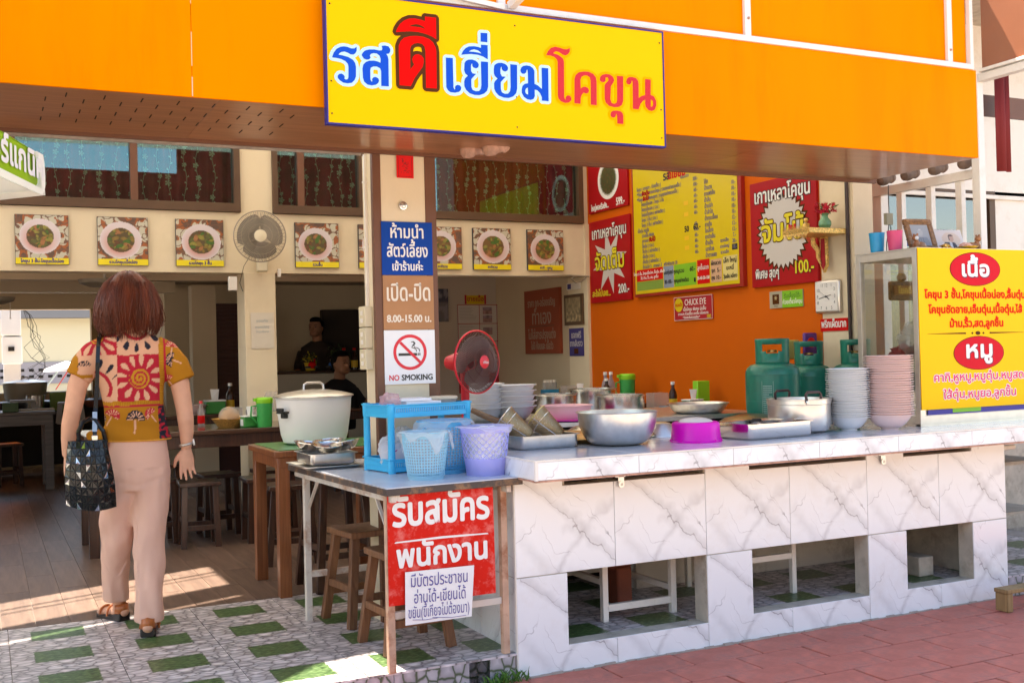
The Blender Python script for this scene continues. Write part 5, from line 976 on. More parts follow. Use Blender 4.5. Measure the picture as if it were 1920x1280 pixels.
# gas cylinders
M_cylg = mat('green enamel', (.012, .18, .12), rough=.32, var=.12, vscale=8, bump=.05, dirt=(.05, .08, .05), dscale=7, damt=.35)
def cylinder(label, x, y, z, R, H, rz=0., scale=1.):
    t = thing('gas_cylinder', label, 'gas cylinder', (x, y, z), rz, group='green gas cylinders by the orange wall')
    P = [(0, .02), (R*.6, .0), (R*.92, .03), (R, .07), (R, H*.30), (R*1.008, H*.302), (R*1.008, H*.308), (R, H*.31), (R, H*.68), (R*1.008, H*.682), (R*1.008, H*.688), (R, H*.69), (R*.985, H*.73), (R*.92, H*.78), (R*.80, H*.82), (R*.6, H*.845), (0, H*.855)]
    obj('body', MB().lathe(P, 48), M_cylg, parent=t)
    # collar with hand holes
    rc_ = R*.60; z0, z1 = H*.835, H*1.20; cm = MB(); n = 48; vs = []; zs = [z0, z0+.012, z0+(z1-z0)*.42, z0+(z1-z0)*.50, z0+(z1-z0)*.78, z1-.006, z1]
    for z_ in zs:
        for k in range(n): a = 2*math.pi*k/n; q = rc_*(1.03 if z_ == z1-.006 else 1); vs.append((q*math.cos(a), q*math.sin(a), z_))
    fs = []
    for j in range(len(zs)-1):
        for k in range(n):
            a = (360*(k+.5)/n+90) % 180-90; hole = (j == 3 and abs(a) < 38) or (j == 2 and abs(a) < 24)
            if not hole: fs.append((j*n+k, j*n+(k+1) % n, (j+1)*n+(k+1) % n, (j+1)*n+k))
    cm.add(vs, fs); obj('collar', cm, M_cylg, parent=t, solid=.004, rz=R_(51))
    v_ = obj('valve', MB().cyl((0, 0, H*.85), .016, .05, 12).cyl((0, 0, H*.85+.06), .026, .012, 12).bar((-.0, 0, H*.85+.03), (.05, .02, H*.85+.03), .018), mat('brass', (.45, .28, .10), rough=.4, metal=.8), parent=t)
    return t
cy1 = cylinder('largest green gas cylinder with printed label, standing nearest to the aluminium pot', 3.985, 4.90, SZ, .151, .385)
q = MB()
for k in range(16):
    zz = .20-.0115*k; a0 = math.radians(-150); 
    for s_ in range(6):
        a = a0+s_*.055; b = a+.05
        if k % 5 == 4 and s_ > 3: continue
        q.add([(.1522*math.cos(c), .1522*math.sin(c), z_) for c, z_ in ((a, zz), (b, zz), (b, zz+.004), (a, zz+.004))], [(0, 1, 2, 3)])
for a in (-2.66, -2.25): q.add([(.1522*math.cos(c), .1522*math.sin(c), z_) for c, z_ in ((a, .01), (a+.01, .01), (a+.01, .23), (a, .23))], [(0, 1, 2, 3)])
obj('printed_label', q, mat('pale green print', (.35, .50, .42), rough=.5), parent=cy1, smooth=0)
cylinder('middle green gas cylinder, partly behind the largest one', 4.385, 5.06, SZ-.03, .135, .395)
cylinder('right green gas cylinder, behind the glass cabinet corner', 4.53, 4.83, SZ-.02, .135, .39)
sn = obj('snack_bag', MB().box((-.05, -.012, 0), (.05, .012, .16)), vcol('snack print') if False else mat('purple packet', (.12, .03, .22), rough=.25), loc=(4.535, 5.22, 1.22), bevel=.01, sub=0); tag(sn, 'purple and red snack packet between two gas cylinders', 'packet')
obj('red_patch', MB().sphere((0, -.014, .10), .032, 10, (1, .2, 1)), M_red, parent=sn)
sn = obj('snack_bag', MB().box((-.06, -.012, 0), (.06, .012, .12)), mat('lime packet', (.45, .50, .15), rough=.3), loc=(4.50, 5.35, 1.22), bevel=.01); tag(sn, 'lime coloured packet seen through the middle cylinder collar', 'packet')
# glass food cabinet
cb = thing('glass_cabinet', 'aluminium framed glass food cabinet with a yellow Thai sign on its front', 'cabinet', (4.205, 4.042, SZ)); CW, CD, CH = .82, .42, .89; fw = .03
for x in (0, CW-fw):
    for y in (0, CD-fw): obj('upright', MB().box((x, y, 0), (x+fw, y+fw, CH)), M_alu, parent=cb, bevel=.001)
for z in (.012, CH-.04):
    for y in (0, CD-fw): obj('rail', MB().box((fw, y+.001, z), (CW-fw, y+fw-.001, z+.04 if z < .1 else z+.039)), M_alu, parent=cb, bevel=.001)
    for x in (0, CW-fw): obj('rail', MB().box((x+.001, fw, z), (x+fw-.001, CD-fw, z+.04 if z < .1 else z+.039)), M_alu, parent=cb, bevel=.001)
obj('base', MB().box((.0, .002, .0), (CW, CD, .012)), M_alu, parent=cb); obj('roof', MB().box((-.004, -.002, CH), (CW+.004, CD+.004, CH+.006)), M_alu, parent=cb)
obj('kick_panel', MB().box((fw, .006, .052), (CW-fw, .012, .085)), M_alu, parent=cb); obj('shelf', MB().box((fw, .03, .34), (CW-fw, CD-.03, .345)), glass('cabinet glass', (.93, .94, .92), 0, .03), parent=cb)
gl = glass('cabinet glass')
obj('side_glass', MB().box((.012, fw, .05), (.016, CD-fw, CH-.04)), gl, parent=cb); obj('side_glass', MB().box((CW-.016, fw, .05), (CW-.012, CD-fw, CH-.04)), gl, parent=cb); obj('back_glass', MB().box((fw, CD-.016, .05), (CW-fw, CD-.012, CH-.04)), gl, parent=cb)
fr_ = obj('inner_sticker', MB().box((fw+.02, -.0005, .055), (CW-fw, .001, .10)), mat('violet sticker', (.05, .04, .28)), parent=cb); obj('green_sticker', MB().box((.22, -.002, .062), (.42, -.0006, .085)), M_green, parent=fr_)
s_ = obj('yellow_sign', MB().box((.002, -.008, .083), (.79, -.003, CH+.004)), mat('cabinet sign yellow', (.92, .53, .01), rough=.4, spec=.12), parent=cb)
def on_cab(nm, mb, m): return obj(nm, mb, m, parent=s_, smooth=0)
for cz, cx in ((.790, .40), (.360, .41)):
    q = MB(); disc(q, cx, cz, .182, .087, -.0088); on_cab('oval_rim', q, M_sbrown); q = MB(); disc(q, cx, cz, .178, .084, -.0095); on_cab('red_oval', q, mat('oval red', (.62, .005, .02), rough=.35, spec=.12))
q = MB(); q2 = MB()
for (tx, cx, cz, sz, w_) in (('เนื้อ', .40, .755, .105, .19), ('หมู', .41, .338, .115, .18)):
    lettering(q2, tx, cx+.004, cz-.003, sz, y=-.0100, stroke=.007, n=8, fit=w_); lettering(q, tx, cx, cz, sz, y=-.0112, stroke=.0045, n=8, fit=w_)
on_cab('lettering', q, M_pwhite); on_cab('letter_outline', q2, mat('oval dark', (.15, .01, .05)))
q = MB(); lettering(q, 'โคขุน 3 ชั้น,โคขุนเนื้อน่อง,ลิ้นตุ๋น', .40, .642, .052, y=-.0095, stroke=.0024, fit=.72); lettering(q, 'โคขุนชัดอาย,เอ็นตุ๋น,เนื้อตุ๋น,ไส้', .40, .566, .052, y=-.0095, stroke=.0024, fit=.67); lettering(q, 'ม้าม,ริ้ว,สด,ลูกชิ้น', .40, .495, .052, y=-.0095, stroke=.0024, fit=.38)
on_cab('lettering', q, mat('cab red', (.72, .01, .002), rough=.4, spec=.1))
q = MB(); q2 = MB()
for tx, z, w_ in (('คากิ,หูหมู,หมูตุ๋น,หมูสด', .222, .64), ('ใส้ตุ๋น,หมูยอ,ลูกชิ้น', .134, .52)):
    lettering(q, tx, .41, z, .057, y=-.0105, stroke=.0012, fit=w_); lettering(q2, tx, .41, z, .057, y=-.0092, stroke=.005, n=9, fit=w_)
on_cab('lettering', q, mat('cab pink', (.72, .01, .14), rough=.3)); on_cab('letter_outline', q2, M_pwhite)
q = MB(); q.add([(.05, -.0095, .4625), (.32, -.0095, .466), (.32, -.0095, .458), (.05, -.0095, .4615)], [(0, 1, 2, 3)]); q.add([(.75, -.0095, .4625), (.49, -.0095, .466), (.49, -.0095, .458), (.75, -.0095, .4615)], [(0, 1, 2, 3)]); disc(q, .405, .462, .018, .010, -.0096, 12); disc(q, .365, .462, .009, .006, -.0096, 4); disc(q, .445, .462, .009, .006, -.0096, 4)
on_cab('divider', q, M_sbrown)
# plastic bags in the cabinet
Fm = film('clear bag', (.9, .9, .88), .30)
def crumple(cx, cy, cz, sx, sy, sz, seed, m, nu=18, nv=12, amp=.35, name='bag', top=1.):
    mb = MB(); vs = []; 
    for j in range(nv+1):
        for i in range(nu):
            a = 2*math.pi*i/nu; p = math.pi*j/nv; d = Vector((math.sin(p)*math.cos(a), math.sin(p)*math.sin(a), -math.cos(p)))
            k = 1+amp*noise.noise(d*2.2+Vector((seed, 0, 0)))+amp*.5*noise.noise(d*6+Vector((0, seed, 0)))
            vs.append((cx+sx*d.x*k, cy+sy*d.y*k, cz+sz*d.z*k))
    fs = [(j*nu+i, j*nu+(i+1) % nu, (j+1)*nu+(i+1) % nu, (j+1)*nu+i) for j in range(nv) for i in range(nu)]
    return mb.add(vs, fs)
for i, (x, y, z, s, lb) in enumerate(((4.33, 4.20, 1.30, .085, 'crumpled clear plastic bag on the cabinet shelf, left one'), (4.45, 4.27, 1.33, .10, 'crumpled clear plastic bag on the cabinet shelf, right one'))):
    o = obj('plastic_bag', crumple(x, y, z, s, s*.8, s, i*7+3, Fm), Fm, smooth=20); tag(o, lb, 'bag')
for i, (x, y, c, lb) in enumerate(((4.31, 4.25, (.30, .02, .02), 'red meat heap inside the glass cabinet'), (4.42, 4.22, (.55, .38, .26), 'pale meat heap inside the glass cabinet'))):
    o = obj('meat', crumple(x, y, 1.255, .07, .06, .035, i*5, None, amp=.5), mat('meat%d' % i, c, rough=.4)); o.name = 'meat'; tag(o, lb, 'meat')
M_cupb = mat('blue cup plastic', (.02, .42, .75), rough=.25, transl=.25); M_cupp = mat('pink cup plastic', (.82, .10, .25), rough=.25, transl=.25)
cupm = lambda m: MB().lathe([(0, 0), (.030, 0), (.033, .004), (.040, .102), (.041, .103), (.0385, .103), (.031, .006), (0, .004)], 32).mesh('cup', m)
ZC = SZ+CH+.006
o = obj('cup', cupm(M_cupb), loc=(4.235, 4.335, ZC)); tag(o, 'bright blue plastic cup on top of the glass cabinet', 'cup')
o = obj('cup', cupm(M_cupp), loc=(4.250, 4.225, ZC)); tag(o, 'bright pink plastic cup on top of the glass cabinet', 'cup')
# picture frame, calendar, figurines
pf = thing('picture_frame', 'carved brown picture frame with a grey portrait leaning on the cabinet top', 'frame', (4.44, 4.20, ZC+.002)); pf.rotation_euler = (R_(-20), 0, R_(-8))
M_carv = mat('carved gilt wood', (.26, .13, .05), rough=.45, var=.4, vscale=60, bump=.8, bscale=120)
fb = MB(); W_, H_f, T_ = .175, .185, .032
fb.box((-W_/2, 0, 0), (W_/2, .02, T_)).box((-W_/2, 0, H_f-T_), (W_/2, .02, H_f)).box((-W_/2, 0, T_), (-W_/2+T_, .02, H_f-T_)).box((W_/2-T_, 0, T_), (W_/2, .02, H_f-T_)); obj('moulding', fb, M_carv, parent=pf, bevel=.006)
for k in range(18):
    a = k/18; px, pz = (-.07+.14*(a*2), 0+.012) if a < .5 else (-.07+.14*((a-.5)*2), H_f-.012); obj('carved_boss', MB().sphere((px, -.002, pz), .011, 8, (1.2, .6, 1)), M_carv, parent=pf)
def portrait(u, v):
    if math.hypot((u-.5)/.14, (v-.63)/.17) < 1: return (.42, .42, .41) if v < .74 else (.62, .62, .6)
    if v < .42 and abs(u-.5) < .42-.5*max(0, v-.2): return (.24, .25, .27) if (u*31 % 2 > .4) else (.16, .17, .18)
    return (.34, .35, .36)
grid_print('portrait', W_-2*T_, H_f-2*T_, 24, 26, portrait, pm_, pf, y=.006, x0=-W_/2+T_, z0=T_)
obj('stand', MB().box((-.01, .02, 0), (.01, .025, .16), Matrix.Rotation(R_(-35), 4, 'X')), M_brownw, parent=pf)
cal = thing('desk_calendar', 'tent shaped desk calendar with a photo of a person in a dark suit', 'calendar', (4.74, 4.30, ZC))
cal.rotation_euler = (0, 0, R_(-6))
def calp(u, v):
    # plain stand-in portrait: a dark jacket, a head, warm background
    if math.hypot((u-.60)/.10, (v-.66)/.17) < 1: return (.10, .05, .035) if v > .74 or u < .53 else (.60, .36, .25)
    if v < .50 and abs(u-.52) < .34-.35*v: return (.62, .60, .60) if abs(u-.56) < .035 else (.05, .04, .05)
    return (.72, .55, .42) if math.hypot(u-.6, v-.6) < .32 else (.74, .64, .58)
obj('card', MB().add([(-.10, 0, 0), (.10, 0, 0), (.10, .05, .135), (-.10, .05, .135), (-.10, .002, 0), (.10, .002, 0), (.10, .052, .135), (-.10, .052, .135), (-.10, .11, 0), (.10, .11, 0)], [(0, 1, 2, 3), (4, 7, 6, 5), (0, 3, 7, 4), (1, 5, 6, 2), (3, 2, 6, 7), (7, 6, 9, 8)]), M_pwhite, parent=cal, smooth=0)
g_ = grid_print('photo', .19, .135, 34, 26, calp, pm_, cal, y=-.0015, x0=-.095, z0=.004); g_.rotation_euler = (R_(-20.3), 0, 0)
cb_ = MB(); 
for k in range(16): cb_.tube([(-.075+.01*k, .046, .132), (-.075+.01*k, .052, .140), (-.075+.01*k, .058, .132)], .001, 4)
obj('wire_binding', cb_, M_steel, parent=cal, kind='stuff')
M_fig = mat('brown ceramic', (.34, .14, .05), rough=.3, var=.25, vscale=50)
def cat_fig(label, x, y, rz, face):
    t = thing('animal_figurine', label, 'figurine', (x, y, ZC), rz)
    obj('body', MB().sphere((.015, 0, .022), .024, 14, (1.5, .8, .9)).sphere((-.018, 0, .03), .018, 12, (.9, .9, 1.3)).sphere((-.026, 0, .062), .017, 14).lathe([(.0, 0), (.008, 0), (.008, .03), (0, .03)], 8, (-.024, -.01, 0)).lathe([(.0, 0), (.008, 0), (.008, .03), (0, .03)], 8, (-.024, .01, 0)).lathe([(.0, 0), (.008, 0), (.008, .02), (0, .02)], 8, (.035, -.012, 0)).sphere((-.024, -.011, .079), .006, 6).sphere((-.024, .011, .079), .006, 6), M_fig, parent=t)
    obj('muzzle', MB().sphere((-.030, -.010, .060), .011, 10), face, parent=t)
cat_fig('brown ceramic animal figurine with a white face left of the picture frame', 4.35, 4.16, R_(5), M_pwhite); cat_fig('brown ceramic animal figurine right of the yellow plate', 4.70, 4.12, R_(170), M_fig)
o = obj('yellow_plate', MB().lathe([(0, 0), (.03, 0), (.055, .014), (.058, .016), (.054, .016), (.03, .004), (0, .004)], 30), mat('yellow glaze', (.85, .55, .03), rough=.3), loc=(4.625, 4.10, ZC)); tag(o, 'small yellow plate with an offering on the cabinet top', 'plate')
o = obj('offering', crumple(0, 0, .018, .035, .025, .016, 9, None), mat('offering pink', (.78, .42, .30), rough=.5), loc=(4.615, 4.10, ZC+.003)); tag(o, 'pinkish offering heaped on the small yellow plate', 'food')
o = obj('gilt_ornament', crumple(0, 0, .012, .028, .02, .014, 4, None, amp=.8), mat('gilt', (.75, .45, .12), rough=.3, metal=.8), loc=(4.475, 4.10, ZC)); tag(o, 'tiny gilt ornament in front of the carved picture frame', 'ornament')
# hanging wood sign seen through the cabinet, on the side post
hs_ = thing('wooden_plaque', 'carved wooden plaque with gilt lettering seen through the cabinet glass', 'sign', (4.62, 4.66, 1.60)); obj('board', MB().box((0, -.02, -.055), (.22, 0, .055)), M_carv, parent=hs_, bevel=.012)
obj('face', MB().box((.03, -.024, -.025), (.2, -.02, .03)), mat('orange wood', (.50, .20, .05), rough=.5), parent=hs_); letters(hs_, [('โชคดี', .11, -.015, .05)], mat('gilt', (0, 0, 0)), y=-.026, stroke=.002)
obj('bear_head', MB().sphere((.10, -.01, .075), .028, 12), M_carv, parent=hs_)
# small grey box and loose cable on the white post
bx = obj('junction_box', MB().box((4.615, 4.645, 1.955), (4.665, 4.669, 2.02)), mat('grey green box', (.32, .29, .20), rough=.6), bevel=.003); bx.location = (0, 0, 0.02); tag(bx, 'small grey green junction box on the white side post', 'box')
cbm = MB(); cbm.tube([(4.64, 4.655, 1.975), (4.628, 4.65, 1.93), (4.615, 4.65, 1.87), (4.612, 4.65, 1.81), (4.625, 4.65, 1.785), (4.655, 4.65, 1.79), (4.665, 4.65, 1.84), (4.655, 4.65, 1.90), (4.650, 4.652, 1.97)], .003, 5).tube([(4.645, 4.655, 2.03), (4.643, 4.655, 2.12), (4.645, 4.655, 2.2)], .003, 5)
tag(obj('loose_cable', cbm, M_black), 'looped dark cable hanging from the small box on the white post', 'cable')
# ================================================================ metal table and its load
TZ = .809
mt = thing('metal_table', 'old folding table with a pale top, dark edge and rusty white steel legs', 'table', (1.60, 4.50, 0), R_(3))
M_tt = mat('table laminate', (.55, .57, .62), rough=.25, var=.05, dirt=(.45, .42, .4), dscale=5, damt=.3); M_edge = mat('dark table edge', (.06, .045, .04), rough=.5, dirt=(.35, .18, .08), dscale=14, damt=.8)
obj('top', MB().box((-.288, -.60, TZ-.004), (.288, .60, TZ)), M_tt, parent=mt); obj('edge_band', MB().box((-.292, -.604, TZ-.030), (.292, .604, TZ-.0045)), M_edge, parent=mt, bevel=.002)
M_leg = mat('rusty white steel', (.66, .60, .53), rough=.55, var=.08, dirt=(.34, .13, .045), dscale=7, damt=.85)
M_rleg = mat('very rusty steel', (.56, .36, .25), rough=.7, var=.15, vscale=12, dirt=(.28, .09, .03), dscale=8, damt=.95)
for x in (-.255, .235):
    for y in (-.53, .45): obj('leg', MB().box((x-.014, y-.014, ZF), (x+.014, y+.014, TZ-.03)), M_leg if y > 0 else M_rleg, parent=mt, bevel=.002)
for x in (-.255, .235): obj('side_rail', MB().box((x-.010, -.59, TZ-.058), (x+.010, .59, TZ-.031)), M_leg, parent=mt, bevel=.001)
obj('front_rail', MB().box((-.24, -.537, .303), (.22, -.517, .330)), M_leg, parent=mt, bevel=.002); obj('stretcher', MB().box((-.24, .44, .30), (.22, .46, .328)), M_leg, parent=mt, bevel=.002)
obj('brace', MB().bar((-.255, .42, .62), (-.255, .27, TZ-.04), .014, .005), M_leg, parent=mt); obj('brace', MB().bar((-.255, -.50, .66), (-.255, -.40, TZ-.04), .014, .005), M_leg, parent=mt)
# blue two-tier rack
rk = thing('plastic_rack', 'sky blue two tier plastic rack on the metal table', 'rack', (1.70, 4.49, TZ), R_(8)); rk.scale = (1, 1, .89); M_pb = mat('sky blue plastic', (.03, .50, .84), rough=.35, transl=.1)
RW, RD_, = .198, .125
def tier(z, h):
    mb = MB(); a, b = RW, RD_
    mb.box((-a+.02, -b+.02, z), (a-.02, b-.02, z+.004))
    for s in (-1, 1):
        mb.box((-a, s*b-.004 if s > 0 else -b, z+h-.012), (a, s*b if s > 0 else -b+.004, z+h)); mb.box((-a, (b-.004) if s > 0 else -b, z), (a, b if s > 0 else -b+.004, z+h*.45))
        mb.box(((a-.004) if s > 0 else -a, -b, z+h-.012), (a if s > 0 else -a+.004, b, z+h)); mb.box(((a-.004) if s > 0 else -a, -b, z), (a if s > 0 else -a+.004, b, z+h*.45))
    return mb
def slats(z, h):
    mb = MB(); a, b = RW, RD_
    for k in range(44):
        x = -a+.01+k*(2*a-.02)/43
        for s in (-1, 1): mb.box((x-.0022, s*b-.002, z+h*.45), (x+.0022, s*b+.002, z+h-.012))
    for k in range(48):
        y = -b+.01+k*(2*b-.02)/47
        for s in (-1, 1): mb.box((s*a-.002, y-.0022, z+h*.45), (s*a+.002, y+.0022, z+h-.012))
    return mb
for z, h in ((.0, .055), (.255, .055)):
    o = obj('tier', tier(z+.006, h), M_pb, parent=rk, bevel=.0015); obj('side_slats', slats(z+.006, h), M_pb, parent=o, kind='stuff', smooth=0)
    obj('rim', MB().box((-RW-.006, -RD_-.006, z+h+.006), (RW+.006, -RD_+.004, z+h+.012)).box((-RW-.006, RD_-.004, z+h+.006), (RW+.006, RD_+.006, z+h+.012)).box((-RW-.006, -RD_+.004, z+h+.006), (-RW+.004, RD_-.004, z+h+.012)).box((RW-.004, -RD_+.004, z+h+.006), (RW+.006, RD_-.004, z+h+.012)), M_pb, parent=o, bevel=.002)
for sx in (-1, 1):
    for sy in (-1, 1): obj('post', MB().lathe([(0, 0), (.016, 0), (.017, .01), (.0155, .05), (.0145, .26), (.017, .265), (.018, .322), (.015, .326), (0, .326)], 20, (sx*(RW-.012), sy*(RD_-.012), 0)), M_pb, parent=rk)
# goods in the rack
o = obj('paper_stack', MB().box((1.62, 4.40, TZ+.24), (1.78, 4.56, TZ+.295)).box((1.60, 4.41, TZ+.296), (1.74, 4.55, TZ+.308)), mat('white napkin', (.80, .80, .82), rough=.9), bevel=.003); tag(o, 'pile of white napkins in the upper tier of the blue rack', 'napkins')
o = obj('plastic_bag', crumple(1.56, 4.44, TZ+.30, .045, .04, .035, 21, None), film('pinkish bag', (.85, .55, .6), .45), smooth=20); tag(o, 'crumpled clear bag with pink print at the left of the upper rack tier', 'bag')
tb = thing('food_tub', 'small clear tub with pinkish food and a beige lid in the upper rack tier', 'tub', (1.83, 4.50, TZ+.245)); obj('tub', MB().lathe([(0, 0), (.048, 0), (.06, .055), (.058, .055), (.046, .003), (0, .003)], 28), film('tub plastic', (.8, .75, .68), .55), parent=tb); obj('food', MB().cyl((0, 0, .004), .045, .028, 24, .052), mat('pink food', (.62, .22, .20), rough=.6), parent=tb); obj('lid', MB().lathe([(0, .065), (.058, .065), (.064, .062), (.064, .054), (.060, .054)], 28), mat('beige lid', (.62, .55, .42), rough=.5, alpha=1.), parent=tb)
bgm = film('bag white', (.88, .86, .88), .93); rbb = random.Random(8); M_mprint = mat('magenta print', (.62, .03, .25), rough=.6)
for k in range(4):
    y = 4.41+.04*k; bag_ = obj('plastic_bag', crumple(1.60+.01*k, y, TZ+.060+.013*k, .10, .03, .055, 30+k, None, amp=.18), bgm, smooth=25); tag(bag_, ['front', 'second', 'third', 'rearmost'][k]+' folded white bag with magenta print on the lower tier of the blue rack', 'bag', 'folded bags on the lower rack tier')
    q = MB()
    for j in range(7):
        x = 1.55+.022*j+rbb.uniform(-.004, .004); z = TZ+.05+rbb.uniform(-.01, .035); q.add([(0, 0, 0), (.018, 0, .004), (.022, 0, .009), (.004, 0, .006)], [(0, 1, 2, 3)], Matrix.Translation((x, y-.034, z+.012*k)) @ Matrix.Rotation(rbb.uniform(-.4, .6), 4, 'Y'))
    obj('print', q, M_mprint, parent=bag_, smooth=0, kind='stuff')
o = obj('plastic_bag', crumple(1.62, 4.46, TZ+.145, .06, .05, .04, 41, None), film('clear bag'), smooth=20); tag(o, 'crumpled clear bag on top of the folded bags in the blue rack', 'bag')
# perforated baskets
def basket(label, x, y, R0, R1, H, m, pattern='square', liner=True, solid_low=0., seed=0, nseg=44, name='plastic_basket'):
    t = thing(name, label, 'basket', (x, y, TZ)); rad = lambda z: R0+(R1-R0)*(z/H)
    mb = MB(); mb.lathe([(0, .002), (R0, .002), (R0+.001, 0), (rad(.012), .012), (rad(.012)-.002, .012), (R0-.002, .005), (0, .005)], nseg); mb.lathe([(rad(H-.022), H-.022), (rad(H), H-.001), (R1+.006, H-.001), (R1+.006, H+.003), (R1-.002, H+.003), (rad(H-.022)-.003, H-.022)], nseg)
    if solid_low: mb.lathe([(rad(.011), .011), (rad(solid_low), solid_low), (rad(solid_low)-.002, solid_low), (rad(.011)-.002, .011)], nseg)
    obj('rim_and_base', mb, m, parent=t); g_ = MB(); z0, z1 = (solid_low or .012), H-.022
    if pattern == 'square':
        n = nseg
        for k in range(n):
            a = 2*math.pi*k/n; g_.tube([(rad(z)*math.cos(a), rad(z)*math.sin(a), z) for z in (z0, z1)], .0022, 4, cap=False)
        zz = z0
        while zz < z1:
            r_ = rad(zz); g_.lathe([(r_-.0015, zz), (r_+.0015, zz+.001), (r_+.0015, zz+.004), (r_-.0015, zz+.004)], n); zz += .0115
    else:
        n = 21
        for s in (-1, 1):
            for k in range(n):
                a = 2*math.pi*k/n; g_.tube([(rad(z)*math.cos(a+s*(z-z0)*11), rad(z)*math.sin(a+s*(z-z0)*11), z) for z in [z0+(z1-z0)*j/8 for j in range(9)]], .0015, 4, cap=False)
    obj('lattice', g_, m, parent=t)
    if liner:
        lm_ = MB(); vs = []; nu, nv = 48, 16; rl = random.Random(seed)
        dr = [.55+.45*noise.noise(Vector((math.cos(2*math.pi*i/nu)*1.6+seed, math.sin(2*math.pi*i/nu)*1.6, 0))) for i in range(nu)]
        for j in range(nv+1):
            for i in range(nu):
                a = 2*math.pi*i/nu; wob = .006*noise.noise(Vector((math.cos(a)*5+seed, math.sin(a)*5, j*.45)))
                if j < 9: z = H*.15+(H*.88)*j/8; r = rad(z)-.007+wob
                else: q_ = (j-8)/8; z = H+.006-q_*(.11*max(.06, (dr[i]-.42)*2.2)); r = R1+.006+.012*math.sin(q_*2.2)+wob*1.6
                vs.append((r*math.cos(a), r*math.sin(a), z))
        lm_.add(vs, [(j*nu+i, j*nu+(i+1) % nu, (j+1)*nu+(i+1) % nu, (j+1)*nu+i) for j in range(nv) for i in range(nu)])
        obj('bag_liner', lm_, film('basket liner', (.93, .92, .93), .42), parent=t, smooth=180)
    return t
M_bb = mat('pale blue plastic', (.45, .76, .88), rough=.35, transl=.4, alpha=.85); M_bl = mat('blue plastic', (.10, .50, .78), rough=.35, transl=.2); M_lil = mat('lilac plastic', (.62, .63, .97), rough=.3, transl=.5, alpha=.8)
b1 = basket('front pale blue plastic waste basket lined with a white bag', 1.585, 4.10, .070, .094, .185, M_bb, seed=1)
b3 = basket('taller blue plastic waste basket behind the pale blue one, with a bag liner', 1.735, 4.265, .088, .112, .215, M_bl, seed=2)
b2 = basket('lilac plastic waste basket with diamond holes full of white napkins', 1.84, 4.085, .078, .102, .195, M_lil, 'diamond', seed=3, solid_low=.07)
rn = random.Random(2)
for k in range(7):
    o = obj('napkin_bundle', crumple(1.84+rn.uniform(-.012, .012), 4.085+rn.uniform(-.012, .012), TZ+.05+.020*k, .062, .062, .030, k*3+1, None, amp=.3), MATS['white napkin'], smooth=30); tag(o, 'white napkin bundle in the lilac basket, '+['at the bottom', 'second from the bottom', 'third from the bottom', 'in the middle', 'third from the top', 'second from the top', 'at the top'][k], 'napkins', 'napkin bundles in the lilac basket')
# tray with small bowls on the table's far end
tr3 = tray('steel_tray', 'flat steel tray with four small steel bowls on the far end of the metal table', 1.385, 4.86, .25, .32, .012); tr3.location.z = TZ
tr4 = tray('steel_tray', 'deeper steel tray standing in the flat one on the metal table', 1.40, 4.88, .21, .26, .05); tr4.location.z = TZ+.013
sbm = basin('small_bowl', .068, .035, .03, M_steel, th=.002, lip=.004, seg=32)
for k, (x, y, z, lb) in enumerate(((1.345, 4.97, .052, 'left rear'), (1.39, 4.82, .052, 'front'), (1.435, 4.95, .062, 'right rear'), (1.48, 4.83, .058, 'right front'))):
    o = obj('small_bowl', sbm, loc=(x, y, TZ+.013+z)); o.rotation_euler = (rn.uniform(-.15, .15), rn.uniform(-.15, .15), 0); tag(o, lb+' small steel bowl in the trays on the metal table', 'bowl', 'small steel bowls in the trays')
# ================================================================ stools, tables, fans
def stool(label, x, y, rz, H=.42, top=.13, m=None, splay=.045, group=None, z=ZF, tw=.025):
    m = m or M_swood; t = thing('wooden_stool', label, 'stool', (x, y, z), rz, group)
    s = obj('seat', MB().box((-top, -top, H-.028), (top, top, H)), m, parent=t, bevel=.005)
    q = top-.035
    for sx in (-1, 1):
        for sy in (-1, 1): obj('leg', MB().bar((sx*(q+splay), sy*(q+splay), 0), (sx*q, sy*q, H-.029), tw*1.5, tw*1.3), m, parent=t, bevel=.002)
    k = .30; e = q+splay*(1-k)
    for s_ in (-1, 1):
        obj('stretcher', MB().box((-e, s_*e-.010, H*k-.016), (e, s_*e+.010, H*k+.016)), m, parent=t, bevel=.002); obj('stretcher', MB().box((s_*e-.010, -e+.011, H*k+.03), (s_*e+.010, e-.011, H*k+.06)), m, parent=t, bevel=.002)
    return t
stool('worn brown wooden stool under the metal table, the farther one', 1.56, 4.83, R_(8)); stool('worn brown wooden stool under the metal table, right behind the red poster', 1.565, 4.32, R_(4), H=.40)
stool('brown wooden stool in the gap between the rice cooker table and the pillar', 1.66, 5.62, R_(5), H=.60, top=.14, m=M_dwood, splay=.05); 
stool('dark wooden stool behind the rice cooker table', 1.62, 6.45, R_(-6), H=.46, m=M_dwood)
for i, (x, y, lb) in enumerate(((1.25, 7.33, 'dark wooden stool under the long table, next to the woman\'s hand'), (1.66, 7.30, 'dark wooden stool under the long table, behind the rice cooker table'), (1.02, 7.62, 'dark wooden stool under the long table, just behind the woman'), (1.45, 7.75, 'dark wooden stool under the long table, in the rear row'), (1.85, 7.78, 'dark wooden stool under the long table by the column'), (1.2, 8.7, 'dark wooden stool beyond the long table, left of the column'), (.20, 12.1, 'dark wooden stool under the far left table'))):
    stool(lb, x, y, R_(i*3-4), H=.42, m=M_dwood, splay=.012, group='dark wooden stools' if False else None)
